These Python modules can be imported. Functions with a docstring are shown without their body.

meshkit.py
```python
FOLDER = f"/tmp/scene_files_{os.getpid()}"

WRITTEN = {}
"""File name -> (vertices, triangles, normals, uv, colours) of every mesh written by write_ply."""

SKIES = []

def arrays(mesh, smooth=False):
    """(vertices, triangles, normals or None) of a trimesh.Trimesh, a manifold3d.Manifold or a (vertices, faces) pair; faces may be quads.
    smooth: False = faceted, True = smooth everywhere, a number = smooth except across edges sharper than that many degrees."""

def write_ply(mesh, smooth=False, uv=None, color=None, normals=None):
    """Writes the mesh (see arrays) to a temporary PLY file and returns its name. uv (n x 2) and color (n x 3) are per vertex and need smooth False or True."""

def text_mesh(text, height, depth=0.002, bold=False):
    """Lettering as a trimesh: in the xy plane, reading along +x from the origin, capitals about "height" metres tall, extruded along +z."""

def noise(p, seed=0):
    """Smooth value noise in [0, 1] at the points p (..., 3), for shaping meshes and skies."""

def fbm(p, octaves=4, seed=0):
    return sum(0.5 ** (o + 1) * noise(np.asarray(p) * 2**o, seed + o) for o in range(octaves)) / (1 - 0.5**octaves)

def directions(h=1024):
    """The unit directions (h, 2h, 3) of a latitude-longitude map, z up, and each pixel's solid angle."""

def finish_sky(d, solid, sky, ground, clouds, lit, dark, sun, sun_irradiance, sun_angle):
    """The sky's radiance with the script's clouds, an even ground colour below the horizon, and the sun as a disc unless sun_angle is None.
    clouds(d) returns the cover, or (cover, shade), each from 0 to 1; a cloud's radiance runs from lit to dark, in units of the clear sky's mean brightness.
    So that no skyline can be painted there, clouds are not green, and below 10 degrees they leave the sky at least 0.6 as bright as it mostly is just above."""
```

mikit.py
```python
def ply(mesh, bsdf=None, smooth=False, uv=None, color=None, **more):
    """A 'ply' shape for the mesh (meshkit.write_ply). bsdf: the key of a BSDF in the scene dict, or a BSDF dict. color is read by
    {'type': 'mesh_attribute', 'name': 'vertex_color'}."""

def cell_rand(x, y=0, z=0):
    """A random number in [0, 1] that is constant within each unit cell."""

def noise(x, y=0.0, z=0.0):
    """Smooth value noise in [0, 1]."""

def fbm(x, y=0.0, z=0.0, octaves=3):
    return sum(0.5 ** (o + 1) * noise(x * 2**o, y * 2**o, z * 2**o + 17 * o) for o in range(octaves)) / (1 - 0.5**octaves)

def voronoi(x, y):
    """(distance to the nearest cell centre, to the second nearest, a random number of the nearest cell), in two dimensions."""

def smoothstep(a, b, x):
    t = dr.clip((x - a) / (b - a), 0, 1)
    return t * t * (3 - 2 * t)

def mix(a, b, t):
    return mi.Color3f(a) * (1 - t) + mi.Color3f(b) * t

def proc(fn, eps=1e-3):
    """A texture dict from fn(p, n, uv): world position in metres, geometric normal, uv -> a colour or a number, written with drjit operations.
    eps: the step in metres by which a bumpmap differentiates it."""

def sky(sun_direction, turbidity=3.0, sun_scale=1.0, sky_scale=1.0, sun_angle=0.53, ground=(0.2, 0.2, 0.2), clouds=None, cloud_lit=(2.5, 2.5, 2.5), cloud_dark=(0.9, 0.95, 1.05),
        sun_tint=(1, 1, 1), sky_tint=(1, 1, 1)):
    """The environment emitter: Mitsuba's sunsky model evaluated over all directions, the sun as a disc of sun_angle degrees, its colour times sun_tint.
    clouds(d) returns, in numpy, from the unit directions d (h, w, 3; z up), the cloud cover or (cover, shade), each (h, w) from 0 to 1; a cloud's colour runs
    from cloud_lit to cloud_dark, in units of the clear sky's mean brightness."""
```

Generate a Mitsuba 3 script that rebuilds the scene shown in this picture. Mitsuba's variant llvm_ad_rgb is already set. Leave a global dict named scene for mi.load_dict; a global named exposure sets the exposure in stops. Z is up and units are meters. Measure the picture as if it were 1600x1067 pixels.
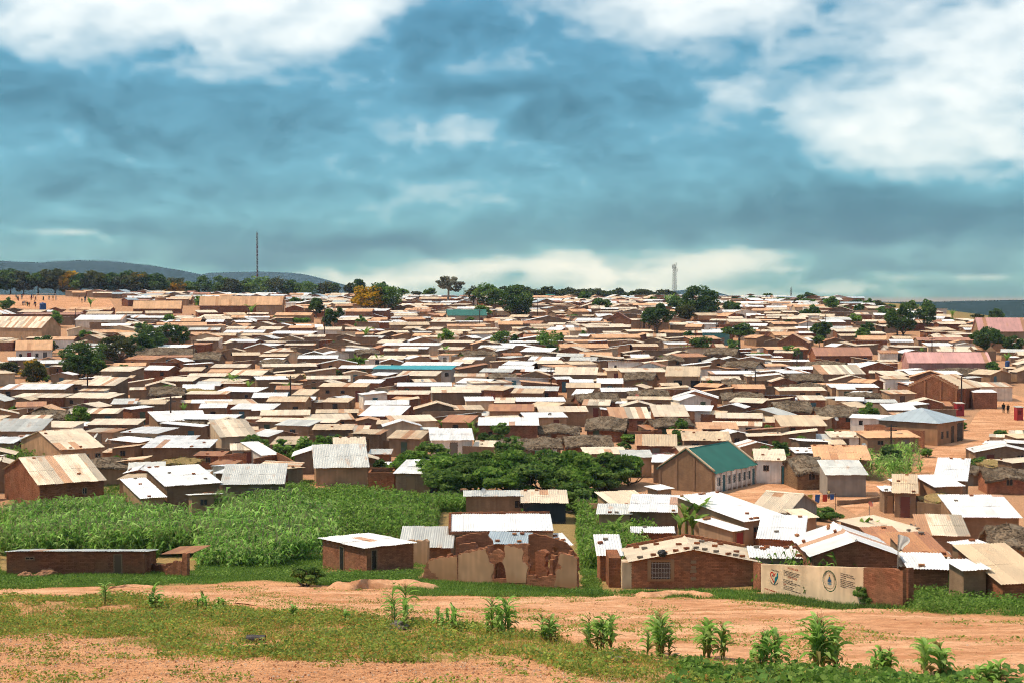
import math, numpy as np, trimesh, shapely
import drjit as dr
import mitsuba as mi
import mikit
from mikit import proc, noise, fbm, cell_rand, smoothstep, mix
from meshkit import text_mesh, fbm as nfbm, noise as nnoise
from scipy.interpolate import PchipInterpolator
from shapely.geometry import Polygon, Point
T = mi.ScalarTransform4f
scene, labels = {'type': 'scene'}, {}

# ---------------------------------------------------------------- camera, sky, exposure
CZ = 24.0                                        # height of the eye; the valley floor lies near 5
FOV = 40.0
FPX = 800 / math.tan(math.radians(FOV / 2))      # focal length in pixels of the 1600 px wide photograph
PITCH = math.atan((533.5 - 466) / FPX)
FWD = np.array([0, math.cos(PITCH), -math.sin(PITCH)])
UPV = np.array([0, math.sin(PITCH), math.cos(PITCH)])
CAM = np.array([0, 0, CZ])
HAZE = 0.9e-4
scene['camera'] = {'type': 'perspective', 'fov': FOV, 'fov_axis': 'x', 'near_clip': 0.5, 'far_clip': 20000.0,
                   'to_world': T().look_at(origin=CAM.tolist(), target=(CAM + FWD * 100).tolist(), up=[0, 0, 1])}
SUN = (-0.50, 0.03, 0.86)
exposure = 1.45


def sst(a, b, x):
    t = np.clip((x - a) / (b - a), 0, 1)
    return t * t * (3 - 2 * t)


def clouds(d):
    az, el = np.arctan2(d[..., 0], d[..., 1]), np.arcsin(np.clip(d[..., 2], -1, 1))
    a, e = np.degrees(az), np.degrees(el)
    # a layer of stratocumulus seen from below: features shrink towards the horizon
    k = 1.0 / (np.sin(np.maximum(el, 0)) + 0.13)
    q = np.stack([d[..., 0] * k, d[..., 1] * k, e * 0.02], -1)
    w = nfbm(q * 1.6 + 5.1, 4, 11) - 0.5
    w2 = nfbm(np.stack([a * .22, e * .5, a * 0 + 7], -1), 5, 71) - 0.5
    n1 = nfbm(q * 1.15 + w[..., None] * 0.9, 6, 3) - 0.5
    band = nfbm(np.stack([a * 0.07 + .6 * w2, e * 0.55 + .5 * w2, e * 0], -1) + w[..., None] * 0.7, 6, 21) - 0.5
    fine = nfbm(np.stack([a * 0.30 + 1.6 * w2, e * 0.75 + 1.2 * w2, a * 0], -1) + w[..., None] * 1.2, 6, 37) - 0.5
    puff = np.abs(nfbm(np.stack([a * .55 + 2 * w2, e * 1.2 + 1.5 * w2, a * 0 + 3], -1), 5, 91) * 2 - 1) - .22
    wisp = nfbm(np.stack([a * 1.1 + 4 * w2, e * 2.0 + 2 * fine, a * 0], -1), 5, 53) - 0.5
    s = 0.60 + 0.40 * n1 + 0.40 * band + 0.55 * fine + 0.30 * puff + 0.20 * wisp
    # the big masses over the town: azimuth, elevation, half-widths (degrees), amount (+ dark, - bright)
    wa, we = a + 5.0 * w + 5.0 * w2 + 2.0 * fine, e + 1.6 * w + 2.2 * w2 + 0.9 * fine
    for (A, E, RA, RE, m) in MASSES:
        s = s + m * np.exp(-((wa - A) / RA) ** 2 - ((we - E) / RE) ** 2)
    # unseen cloud shaped for light: dark around the view, bright overhead to lift shade
    s = s + .36 * sst(11.5, 14, e) * (1 - sst(20, 30, e)) + .10 * sst(25, 60, np.abs(a))
    hi = sst(22, 45, e)
    s = s * (1 - hi) + hi * (.10 + .8 * n1)
    s = .5 + .5 * np.tanh(1.75 * (s - .5))
    s = np.clip(s - .05, 0, 1)
    # bright cloud edge -> thin veil with the blue behind it -> dark underside
    cover = np.where(s < .5, 1 - s / .5, (s - .5) / .5)
    return cover, (s > .5) * 1.0


def M_(px, py, rx, ry, m):
    return (math.degrees(math.atan((px - 800) / FPX)), math.degrees(math.atan((466 - py) / FPX)), rx / 38.4, ry / 38.4, m)


MASSES = [M_(150, 5, 330, 85, -.58), M_(420, 20, 120, 40, -.20), M_(560, 28, 80, 42, -.40), M_(1110, 0, 240, 65, -.52), M_(1550, 90, 160, 90, -.45), M_(1500, 240, 230, 75, -.42), M_(1230, 130, 260, 80, -.20),
          M_(1360, 190, 90, 50, -.15), M_(680, 235, 190, 50, -.32), M_(430, 110, 190, 60, -.20), M_(200, 245, 330, 75, .24), M_(790, 130, 190, 90, .12), M_(560, 372, 340, 28, .46), M_(100, 310, 180, 30, .16),
          M_(1320, 345, 220, 44, .46), M_(1570, 365, 130, 40, .24), M_(990, 345, 140, 36, .16), M_(180, 350, 220, 16, -.20), M_(960, 420, 300, 24, -.66), M_(1420, 382, 90, 12, -.25), M_(1380, 440, 280, 12, -.32), M_(620, 432, 140, 14, -.34),
          M_(60, 400, 110, 9, -.30), M_(330, 400, 130, 18, .26), M_(1500, 418, 170, 12, .22), M_(790, 390, 40, 10, -.35), M_(1200, 402, 70, 10, -.15)]
scene['sky'] = mikit.sky(SUN, turbidity=3, sun_scale=1.0, clouds=clouds, cloud_lit=(4.9, 5.1, 5.1), cloud_dark=(0.012, 0.28, 0.46), sky_tint=(.52, 1.06, 1.06), ground=(0.25, 0.2, 0.14), sun_tint=(1.0, 0.97, 0.92))

# ---------------------------------------------------------------- terrain
_D = [-300, -60, 0, 4, 10, 20, 35.5, 42.3, 52, 66.6, 82, 100, 122, 146, 180, 220, 262, 305, 370, 440, 520, 628, 800, 1200, 2500, 9000]
_Z = [6, 1.5, -1.7, -2.5, -4.4, -7.1, -9.75, -10.7, -12.2, -14.3, -16.4, -18.5, -19.2, -19.4, -18.8, -17.3, -15.4, -13.0, -9.2, -5.2, -2.6, -1.1, -1.2, -2.2, -10, -40]
_prof = PchipInterpolator(_D, _Z)
_g = PchipInterpolator([-2, -.364, -.2, 0, .2, .27, .32, .364, .5, 2], [4, 2.6, 1.3, 0, 0, -1.4, -6.0, -9.5, -11, -12])


def hgt(x, y):
    """World height of the ground."""
    x, y = np.asarray(x, float), np.asarray(y, float)
    u = np.clip(x / np.maximum(y, 30), -1.9, 1.9)
    z = _prof(np.clip(y, -300, 9000)) + sst(340, 620, y) * _g(u) - sst(700, 1600, y) * sst(.2, .3, u) * 32
    near = 1 - sst(90, 200, y)
    p = np.stack(np.broadcast_arrays(x * .14, y * .14, 0 * x), -1)
    return CZ + z + near * 0.45 * (nfbm(p, 3, 5) - .5) + (1 - sst(60, 90, y)) * 0.16 * (nfbm(p * 7, 2, 9) - .5)


def ray(px, py):
    d = FWD + np.array([1.0, 0, 0]) * ((px - 800) / FPX) + UPV * ((533.5 - py) / FPX)
    return d


_ts = np.geomspace(15, 3000, 900)


def gp(px, py, h=0.0):
    """The point on the ground (or h above it) that stands at this place of the photograph."""
    d = ray(px, py)
    P = CAM[None] + d[None] * _ts[:, None]
    f = P[:, 2] - hgt(P[:, 0], P[:, 1]) - h
    i = np.nonzero(f < 0)[0]
    if len(i) == 0:
        t = _ts[-1]
    else:
        i = max(i[0], 1)
        t = _ts[i - 1] + (_ts[i] - _ts[i - 1]) * f[i - 1] / (f[i - 1] - f[i])
    return CAM + d * t


def pix(P):
    v = np.asarray(P, float) - CAM
    dep = v @ FWD
    return 800 + FPX * v[..., 0] / dep, 533.5 - FPX * (v @ UPV) / dep


def wpoly(pts):
    return Polygon([gp(*p)[:2] for p in pts]).buffer(0)


# ---------------------------------------------------------------- materials
def n2(x, y, z=0.0):
    """Value noise in two dimensions (cheaper than noise); z picks another pattern."""
    x, y = mi.Float(x), mi.Float(y)
    i, j = dr.floor(x), dr.floor(y)
    t, u = (x - i) * (x - i) * (3 - 2 * (x - i)), (y - j) * (y - j) * (3 - 2 * (y - j))
    return dr.lerp(dr.lerp(cell_rand(i, j, z), cell_rand(i + 1, j, z), t), dr.lerp(cell_rand(i, j + 1, z), cell_rand(i + 1, j + 1, z), t), u)


def f2(x, y, z=0, o=2):
    return sum(0.5 ** (k + 1) * n2(x * 2**k, y * 2**k, z + 17 * k) for k in range(o)) / (1 - 0.5**o)


def C(r, g, b):
    return mi.Color3f(r, g, b)


def pick(fam, cols):
    out = C(*cols[0])
    for i, c in enumerate(cols[1:], 1):
        out = dr.select(fam == i, C(*c), out)
    return out


WALLS = ['brick', 'mud', 'tan', 'cream', 'white', 'grey', 'stone', 'teal', 'dark', 'pink', 'plaster']
WCOL = [(.29, .13, .078), (.26, .18, .122), (.38, .26, .17), (.62, .50, .36), (.74, .72, .67), (.30, .28, .25), (.27, .18, .11), (.10, .30, .33), (.03, .04, .05), (.62, .33, .28), (.42, .26, .16)]


def wall_fn(p, n, uv):
    fam, hid = dr.floor(uv.y / 64), dr.floor(uv.x / 64)
    u, v = uv.x - hid * 64, uv.y - fam * 64
    c = pick(fam, WCOL)
    r1, r2 = cell_rand(hid, 3), cell_rand(hid, 8)
    c = c * (0.78 + 0.44 * r1) * mix((1.06, .97, .9), (.96, 1.0, 1.05), r2)
    row = dr.floor(v / .085)
    us = u / .24 + .5 * (row - 2 * dr.floor(row / 2))
    bu, bv = us - dr.floor(us), v / .085 - row
    joint = dr.select((bu < .07) | (bv < .16), mi.Float(1), mi.Float(0))
    isb = dr.select((fam < .5) | (fam == 6), mi.Float(1), dr.select(fam == 1, mi.Float(.35), mi.Float(.0)))
    bt = cell_rand(dr.floor(us), row, hid)
    c = c * (1 + isb * (.5 * bt - .25)) * (1 - isb * joint * .32)
    s = f2(u * 1.3 + hid * 7.3, v * 1.1, 0, 3)
    streak = n2(u * 6, v * .6 + hid, 3)
    c = c * (.74 + .52 * s) * (.88 + .24 * streak)
    patch = smoothstep(.56, .64, f2(u * .7 + 9 * hid, v * 1.0, 4, 2)) * dr.select(fam == 0, mi.Float(.55), mi.Float(.25))
    c = mix(c, c * .6 + C(.10, .065, .04), patch)
    splash = smoothstep(.9, .0, v + .5 * s) * dr.select((fam > 1.5), mi.Float(.7), mi.Float(.35))
    return mix(c, C(.34, .165, .085), splash)


ROOFS = ['white', 'cream', 'grey', 'rust', 'stripe', 'orange', 'green', 'pink', 'blue', 'tile', 'teal', 'tan']
RCOL = [(.70, .71, .73), (.63, .53, .41), (.50, .51, .50), (.36, .16, .08), (.58, .49, .38), (.60, .34, .18), (.012, .125, .105), (.62, .33, .31), (.33, .40, .46), (.36, .17, .11), (.05, .30, .36), (.57, .44, .30)]


def roof_fn(p, n, uv):
    fam, hid = dr.floor(uv.y / 64), dr.floor(uv.x / 64)
    u, v = uv.x - hid * 64, uv.y - fam * 64
    c = pick(fam, RCOL)
    r1 = cell_rand(hid, 5)
    c = c * (.9 + .16 * r1)
    k = dr.floor(u / .8)
    ks = k + 31 * dr.select(cell_rand(hid, 21) < .35, dr.floor(v / 2.6), mi.Float(0))
    t = cell_rand(ks, hid, 2)
    t2 = cell_rand(ks, hid, 9)
    plain = (fam == 6) | (fam == 8) | (fam == 10)
    strong = dr.select(fam == 4, mi.Float(1), dr.select(plain, mi.Float(.08), dr.select(fam == 0, mi.Float(.26), mi.Float(.26))))
    c = c * (1 + strong * (.8 * t - .4))
    # sheets that rusted: some wholly, most along their edges and in streaks down the slope
    f = f2(u * 2.6 + hid * 3.1, v * .45 + hid, 2, 3)
    fb = f2(u * .6 + hid, v * .5, 7, 2)
    amt = dr.select(fam == 4, mi.Float(.18), dr.select(fam == 3, mi.Float(.5), dr.select(fam == 0, mi.Float(.018), dr.select(plain, mi.Float(0), mi.Float(.035)))))
    whole = dr.select(t2 < amt, mi.Float(.85), mi.Float(0))
    st = smoothstep(.62 - .25 * amt, .80 - .2 * amt, .6 * f + .4 * fb) * dr.select(plain, mi.Float(0), dr.select(fam == 0, mi.Float(.16), mi.Float(.55)))
    rust = mix((.34, .145, .065), (.50, .26, .12), f)
    c = mix(c, rust, dr.maximum(whole, st))
    lap = dr.abs(u / .8 - k - .5)
    c = c * (1 - .22 * smoothstep(.45, .49, lap))
    return c * (.86 + .28 * f2(u * 1.3 + hid, v * 1.0, 5, 2))


def thatch_fn(p, n, uv):
    f = fbm(p.x * 7, p.y * 7, p.z * 12, 3)
    g = f2(p.x * 1.1, p.y * 1.1, 1, 2)
    c = mix((.045, .034, .026), (.23, .175, .125), smoothstep(.2, .8, f))
    c = c * (.55 + .9 * g)
    return mix(c, C(.30, .26, .21), smoothstep(.60, .72, n2(p.x * 2.3, p.y * 2.3, 9)) * .35)


def ground_fn(p, n, uv):
    near = smoothstep(150., 40., p.y)
    a = f2(p.x * .35, p.y * .35, 0, 3)
    b = f2(p.x * 4.5, p.y * 4.5, 0, 3)
    c = mix((.39, .175, .088), (.64, .36, .20), a * .6 + b * .4)
    c = mix(c, mix((.33, .19, .12), (.46, .28, .175), b), smoothstep(80., 140., p.y) * .8)
    g = smoothstep(.38, .62, uv.x * .9 + .45 * (b - .5) + .5 * (a - .5))
    gc = mix((.09, .115, .03), (.20, .21, .07), b)
    far = smoothstep(550., 900., p.y)
    gc = mix(gc, C(.075, .09, .035), far)
    c = mix(c, gc, g * (.55 + .3 * far))
    return c * (.8 + .4 * n2(p.x * 17, p.y * 17, 0)) * (1 - near * .25 * smoothstep(.55, .75, n2(p.x * 9, p.y * 9, 3)))


def road_fn(p, n, uv):
    a = f2(p.x * .25, p.y * .8, 0, 3)
    b = f2(p.x * 3.2, p.y * 5, 0, 3)
    c = mix((.42, .195, .10), (.66, .395, .245), smoothstep(.2, .8, a * .6 + b * .4))
    rut = smoothstep(.58, .72, f2(p.x * .5, p.y * 2.6, 5, 3))
    return mix(c, C(.36, .17, .085), rut * .5) * (.88 + .24 * n2(p.x * 13, p.y * 13, 0))


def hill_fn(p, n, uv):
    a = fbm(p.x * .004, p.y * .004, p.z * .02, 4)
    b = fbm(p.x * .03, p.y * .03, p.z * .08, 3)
    return mix((.006, .017, .013), (.020, .036, .024), a * .5 + b * .5)  # forest green lowered further, painting in the cloud shadow on the hills


def principled(col, rough=.9, spec=.2, **k):
    return {'type': 'twosided', 'b': {'type': 'principled', 'base_color': col, 'roughness': rough, 'specular': spec, **k}}


def matte(col):
    return {'type': 'twosided', 'b': {'type': 'diffuse', 'reflectance': col}}


def rgb(*c):
    return {'type': 'rgb', 'value': list(c)}


VC = {'type': 'mesh_attribute', 'name': 'vertex_color'}
scene['wall_mat'] = matte(proc(wall_fn))
scene['tin_mat'] = principled(proc(roof_fn), .42, .5)
scene['thatch_mat'] = matte(proc(thatch_fn))
scene['ground_mat'] = matte(proc(ground_fn))
scene['road_mat'] = matte(proc(road_fn))
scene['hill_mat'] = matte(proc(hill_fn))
scene['leaf_mat'] = {'type': 'principledthin', 'base_color': VC, 'roughness': .5, 'diff_trans': .9, 'eta': 1.35}
scene['paint_mat'] = principled(VC, .55, .4)
scene['matt_mat'] = matte(VC)


# ---------------------------------------------------------------- mesh helpers
class MB:
    """Collects faces with uv (or colour) of their own."""

    def __init__(s):
        s.v, s.f, s.t, s.n = [], [], [], 0

    def poly(s, pts, uv=None):
        m = len(pts)
        s.v += [np.asarray(q, float) for q in pts]
        s.t += list(uv) if uv is not None else [(0, 0)] * m
        s.f += [(s.n, s.n + i, s.n + i + 1) for i in range(1, m - 1)]
        s.n += m

    def box(s, o, a, b, c, uv=(0, 0), us=1.0):
        """Corner o, edge vectors a, b, c."""
        o, a, b, c = (np.asarray(q, float) for q in (o, a, b, c))
        if np.dot(np.cross(a, b), c) < 0:
            a, b = b, a
        for (p, e, g) in ((o, b, a), (o + c, a, b), (o, a, c), (o + b, c, a), (o, c, b), (o + a, b, c)):
            le, lg = np.linalg.norm(e) * us, np.linalg.norm(g) * us
            s.poly([p, p + e, p + e + g, p + g], [(uv[0], uv[1]), (uv[0] + le, uv[1]), (uv[0] + le, uv[1] + lg), (uv[0], uv[1] + lg)])

    def tri(s, V, F, uv=(0, 0)):
        V = np.asarray(V, float)
        s.v += list(V)
        s.t += [uv] * len(V)
        s.f += [tuple(int(i) + s.n for i in q) for q in F]
        s.n += len(V)

    def ok(s):
        return s.n > 0

    def uv(s, bsdf, **k):
        return mikit.ply((np.array(s.v), np.array(s.f)), bsdf, False, uv=np.array(s.t, float), **k)

    def col(s, c, bsdf='paint_mat', **k):
        return mikit.ply((np.array(s.v), np.array(s.f)), bsdf, False, color=np.tile(np.asarray(c, float), (s.n, 1)), **k)


_used = {}


def num(name):
    """A fresh key: name, name_001, name_002 ..."""
    k = _used.get(name, 0)
    _used[name] = k + 1
    return name if k == 0 else f'{name}_{k:03d}'


def put(parent, part, shape):
    key = num(parent + '__' + part)
    scene[key] = shape
    return key


PENDING = []          # (key, words, px, py): labels finished at the end with their place among the landmarks


def thing(name, label, cat, group=None, at=None):
    key = num(name)
    labels[key] = {'category': cat}
    if group:
        labels[key]['group'] = group
    if at is None:
        labels[key]['label'] = label
    else:
        PENDING.append((key, label, float(at[0]), float(at[1])))
    return key


def struct(name, shape, label=None, kind='structure'):
    key = num(name)
    scene[key] = shape
    labels[key] = {'kind': kind}
    if label:
        labels[key]['label'] = label
        labels[key]['category'] = name.replace('_', ' ')
    return key


def tube(pts, radii, n=6):
    """A tapered tube along the points, as (V, F)."""
    pts, V, F = np.asarray(pts, float), [], []
    for i, p in enumerate(pts):
        d = pts[min(i + 1, len(pts) - 1)] - pts[max(i - 1, 0)]
        d /= np.linalg.norm(d) + 1e-9
        x = np.cross(d, [0, 0, 1] if abs(d[2]) < .9 else [1, 0, 0])
        x /= np.linalg.norm(x)
        y = np.cross(d, x)
        for k in range(n):
            a = 2 * math.pi * k / n
            V.append(p + radii[i] * (math.cos(a) * x + math.sin(a) * y))
    for i in range(len(pts) - 1):
        for k in range(n):
            a, b = i * n + k, i * n + (k + 1) % n
            F += [(a, b, b + n), (a, b + n, a + n)]
    V += [pts[0], pts[-1]]
    for k in range(n):
        F += [(len(V) - 2, (k + 1) % n, k), (len(V) - 1, (len(pts) - 1) * n + k, (len(pts) - 1) * n + (k + 1) % n)]
    return np.array(V), np.array(F)


def vcol(V, F, c, bsdf='matt_mat', smooth=False, **k):
    c = np.asarray(c, float)
    return mikit.ply((np.asarray(V), np.asarray(F)), bsdf, smooth, color=np.tile(c, (len(V), 1)) if c.ndim == 1 else c, **k)
# ---------------------------------------------------------------- houses
rng = np.random.default_rng(7)
FOOT = []            # footprints already taken
_hid = [0]
KINDNAME = {'brick': ('brick_house', 'brick'), 'mud': ('mud_house', 'mud'), 'tan': ('plastered_house', 'tan'), 'cream': ('plastered_house', 'cream'),
            'white': ('whitewashed_house', 'whitewashed'), 'grey': ('block_house', 'grey'), 'stone': ('stone_house', 'stone'), 'teal': ('painted_house', 'teal'),
            'dark': ('mud_house', 'dark mud'), 'pink': ('painted_house', 'pink'), 'plaster': ('plastered_house', 'brown')}
ROOFWORD = {'white': 'white tin roof', 'cream': 'pale tin roof', 'grey': 'grey tin roof', 'rust': 'rusty tin roof', 'stripe': 'striped tin roof',
            'orange': 'orange tin roof', 'green': 'dark green roof', 'pink': 'pink roof', 'blue': 'blue-grey roof', 'tile': 'red tiled roof', 'teal': 'teal tin roof', 'tan': 'tan tin roof',
            'thatch': 'thatched roof', 'sod': 'grass-grown roof', 'none': 'no roof'}
DOORC = [(.10, .06, .04), (.05, .13, .17), (.16, .05, .04), (.20, .18, .15), (.06, .10, .07), (.03, .03, .03)]
FARW, FARR, FARN = MB(), MB(), [0]


def wall_prism(mb, Pf, W, L, zb, zt, hid, fam):
    """Four walls; zt(x, y) is the height of the wall top; gables come from extra points."""
    ring = [((0, 0), (W, 0)), ((W, 0), (W, L)), ((W, L), (0, L)), ((0, L), (0, 0))]
    u0 = 0.0
    for (a, b) in ring:
        a, b = np.array(a, float), np.array(b, float)
        ln = np.linalg.norm(b - a)
        m = (a + b) / 2
        top = [b, a]
        za, zc, zm = zt(*a), zt(*b), zt(*m)
        pts = [Pf(a[0], a[1], zb), Pf(b[0], b[1], zb), Pf(b[0], b[1], zc)]
        hs = [(u0, 0), (u0 + ln, 0), (u0 + ln, zc - zb)]
        if zm > max(za, zc) + .02 or zm > (za + zc) / 2 + .02:
            pts.append(Pf(m[0], m[1], zm)), hs.append((u0 + ln / 2, zm - zb))
        pts.append(Pf(a[0], a[1], za)), hs.append((u0, za - zb))
        mb.poly(pts, [(hid * 64 + p, fam * 64 + q) for p, q in hs])
        u0 += ln


def slab(mb, p0, u, v, ul, vl, th, hid, fam):
    p0, u, v = np.asarray(p0), np.asarray(u), np.asarray(v)
    n = np.cross(u, v)
    q = [p0, p0 + u * ul, p0 + u * ul + v * vl, p0 + v * vl]
    t = [(0, 0), (ul, 0), (ul, vl), (0, vl)]
    uv = [(hid * 64 + a, fam * 64 + b) for a, b in t]
    mb.poly([x + n * th for x in q], uv)
    mb.poly(q[::-1], uv[::-1])
    for i in range(4):
        j = (i + 1) % 4
        mb.poly([q[i], q[j], q[j] + n * th, q[i] + n * th], [uv[i], uv[j], uv[j], uv[i]])


def sheets(parent, p0, u, v, ul, vl, hid, fam, r, wav=.022, pitchw=.16):
    """Corrugated sheets laid side by side up a slope, each one an entry."""
    n = max(1, round(ul / .8))
    sw = ul / n
    p0, u, v = np.asarray(p0), np.asarray(u), np.asarray(v)
    nn = np.cross(u, v)
    rows = 2 if vl > 4.2 else 1
    for j in range(rows):
        for i in range(n):
            lift = .05 + .014 * (i % 2) + .02 * j
            a0 = -r.uniform(0, .10) if j == 0 else vl / rows * j - .15
            a1 = vl / rows * (j + 1) + (r.uniform(-.06, .06) if j == rows - 1 else 0)
            tw = r.normal(0, .010, 4)
            m = max(4, int(round((sw + .06) / pitchw)) * 2)
            mb = MB()
            us = np.linspace(i * sw - .03, (i + 1) * sw + .03, m + 1)
            zs = lift + np.where(np.arange(m + 1) % 2 == 0, -wav, wav)
            for k in range(m):
                f0, f1 = k / m, (k + 1) / m
                pts, uv = [], []
                for (uu, zz, vv, tt, f) in ((us[k], zs[k], a0, (tw[0], tw[1]), f0), (us[k + 1], zs[k + 1], a0, (tw[0], tw[1]), f1), (us[k + 1], zs[k + 1], a1, (tw[2], tw[3]), f1), (us[k], zs[k], a1, (tw[2], tw[3]), f0)):
                    pts.append(p0 + u * uu + v * vv + nn * (zz + tt[0] * (1 - f) + tt[1] * f))
                    uv.append((hid * 64 + (i + .02 + .96 * f) * .8, fam * 64 + max(vv, 0) + .02))
                mb.poly(pts, uv)
            put(parent, 'sheet', mb.uv('tin_mat'))


def heap_roof(Pf, W, L, H, rise, kind, r, o=.3, nx=14, ny=10, thick=.22, mono=False):
    """A soft uneven roof of thatch or sod as a closed height field."""
    xs, ys = np.linspace(-o, W + o, nx), np.linspace(-o, L + o, ny)
    X, Y = np.meshgrid(xs, ys)
    prof = (Y / max(L, .1)) * .5 if mono else 1 - np.abs(2 * np.clip(Y / L, -.2, 1.2) - 1)
    sd = r.uniform(0, 99)
    nz = 1.0 * (nfbm(np.stack([X * 1.0 + sd, Y * 1.0, 0 * X], -1), 2, 4) - .5) + .18 * (nfbm(np.stack([X * 3.1 + sd, Y * 3.1, 0 * X], -1), 2, 8) - .5)
    Z = H + rise * prof + .36 * nz - .12 * np.cos(X / max(W, 1) * 6.3)
    edge = r.normal(0, .07, X.shape)
    P = np.array([[Pf(X[j, i] + (edge[j, i] if i in (0, nx - 1) else 0), Y[j, i] + (edge[j, i] if j in (0, ny - 1) else 0), Z[j, i]) for i in range(nx)] for j in range(ny)]).reshape(-1, 3)
    Fc = [(j * nx + i, j * nx + i + 1, (j + 1) * nx + i + 1, (j + 1) * nx + i) for j in range(ny - 1) for i in range(nx - 1)]
    n0 = len(P)
    V = np.vstack([P, P - [0, 0, thick]])
    rim = [i for i in range(nx)] + [j * nx + nx - 1 for j in range(1, ny)] + [(ny - 1) * nx + i for i in range(nx - 2, -1, -1)] + [j * nx for j in range(ny - 2, 0, -1)]
    Fs = [(rim[(k + 1) % len(rim)], rim[k], rim[k] + n0, rim[(k + 1) % len(rim)] + n0) for k in range(len(rim))]
    Fb = [(d + n0, c + n0, b + n0, a + n0) for a, b, c, d in Fc]
    uv = np.tile([[.95 if kind == 'sod' else 0, 0]], (len(V), 1))
    return mikit.ply((V, np.array(Fc + Fs + Fb)), 'ground_mat' if kind == 'sod' else 'thatch_mat', False, uv=uv[np.arange(len(V))])


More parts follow.
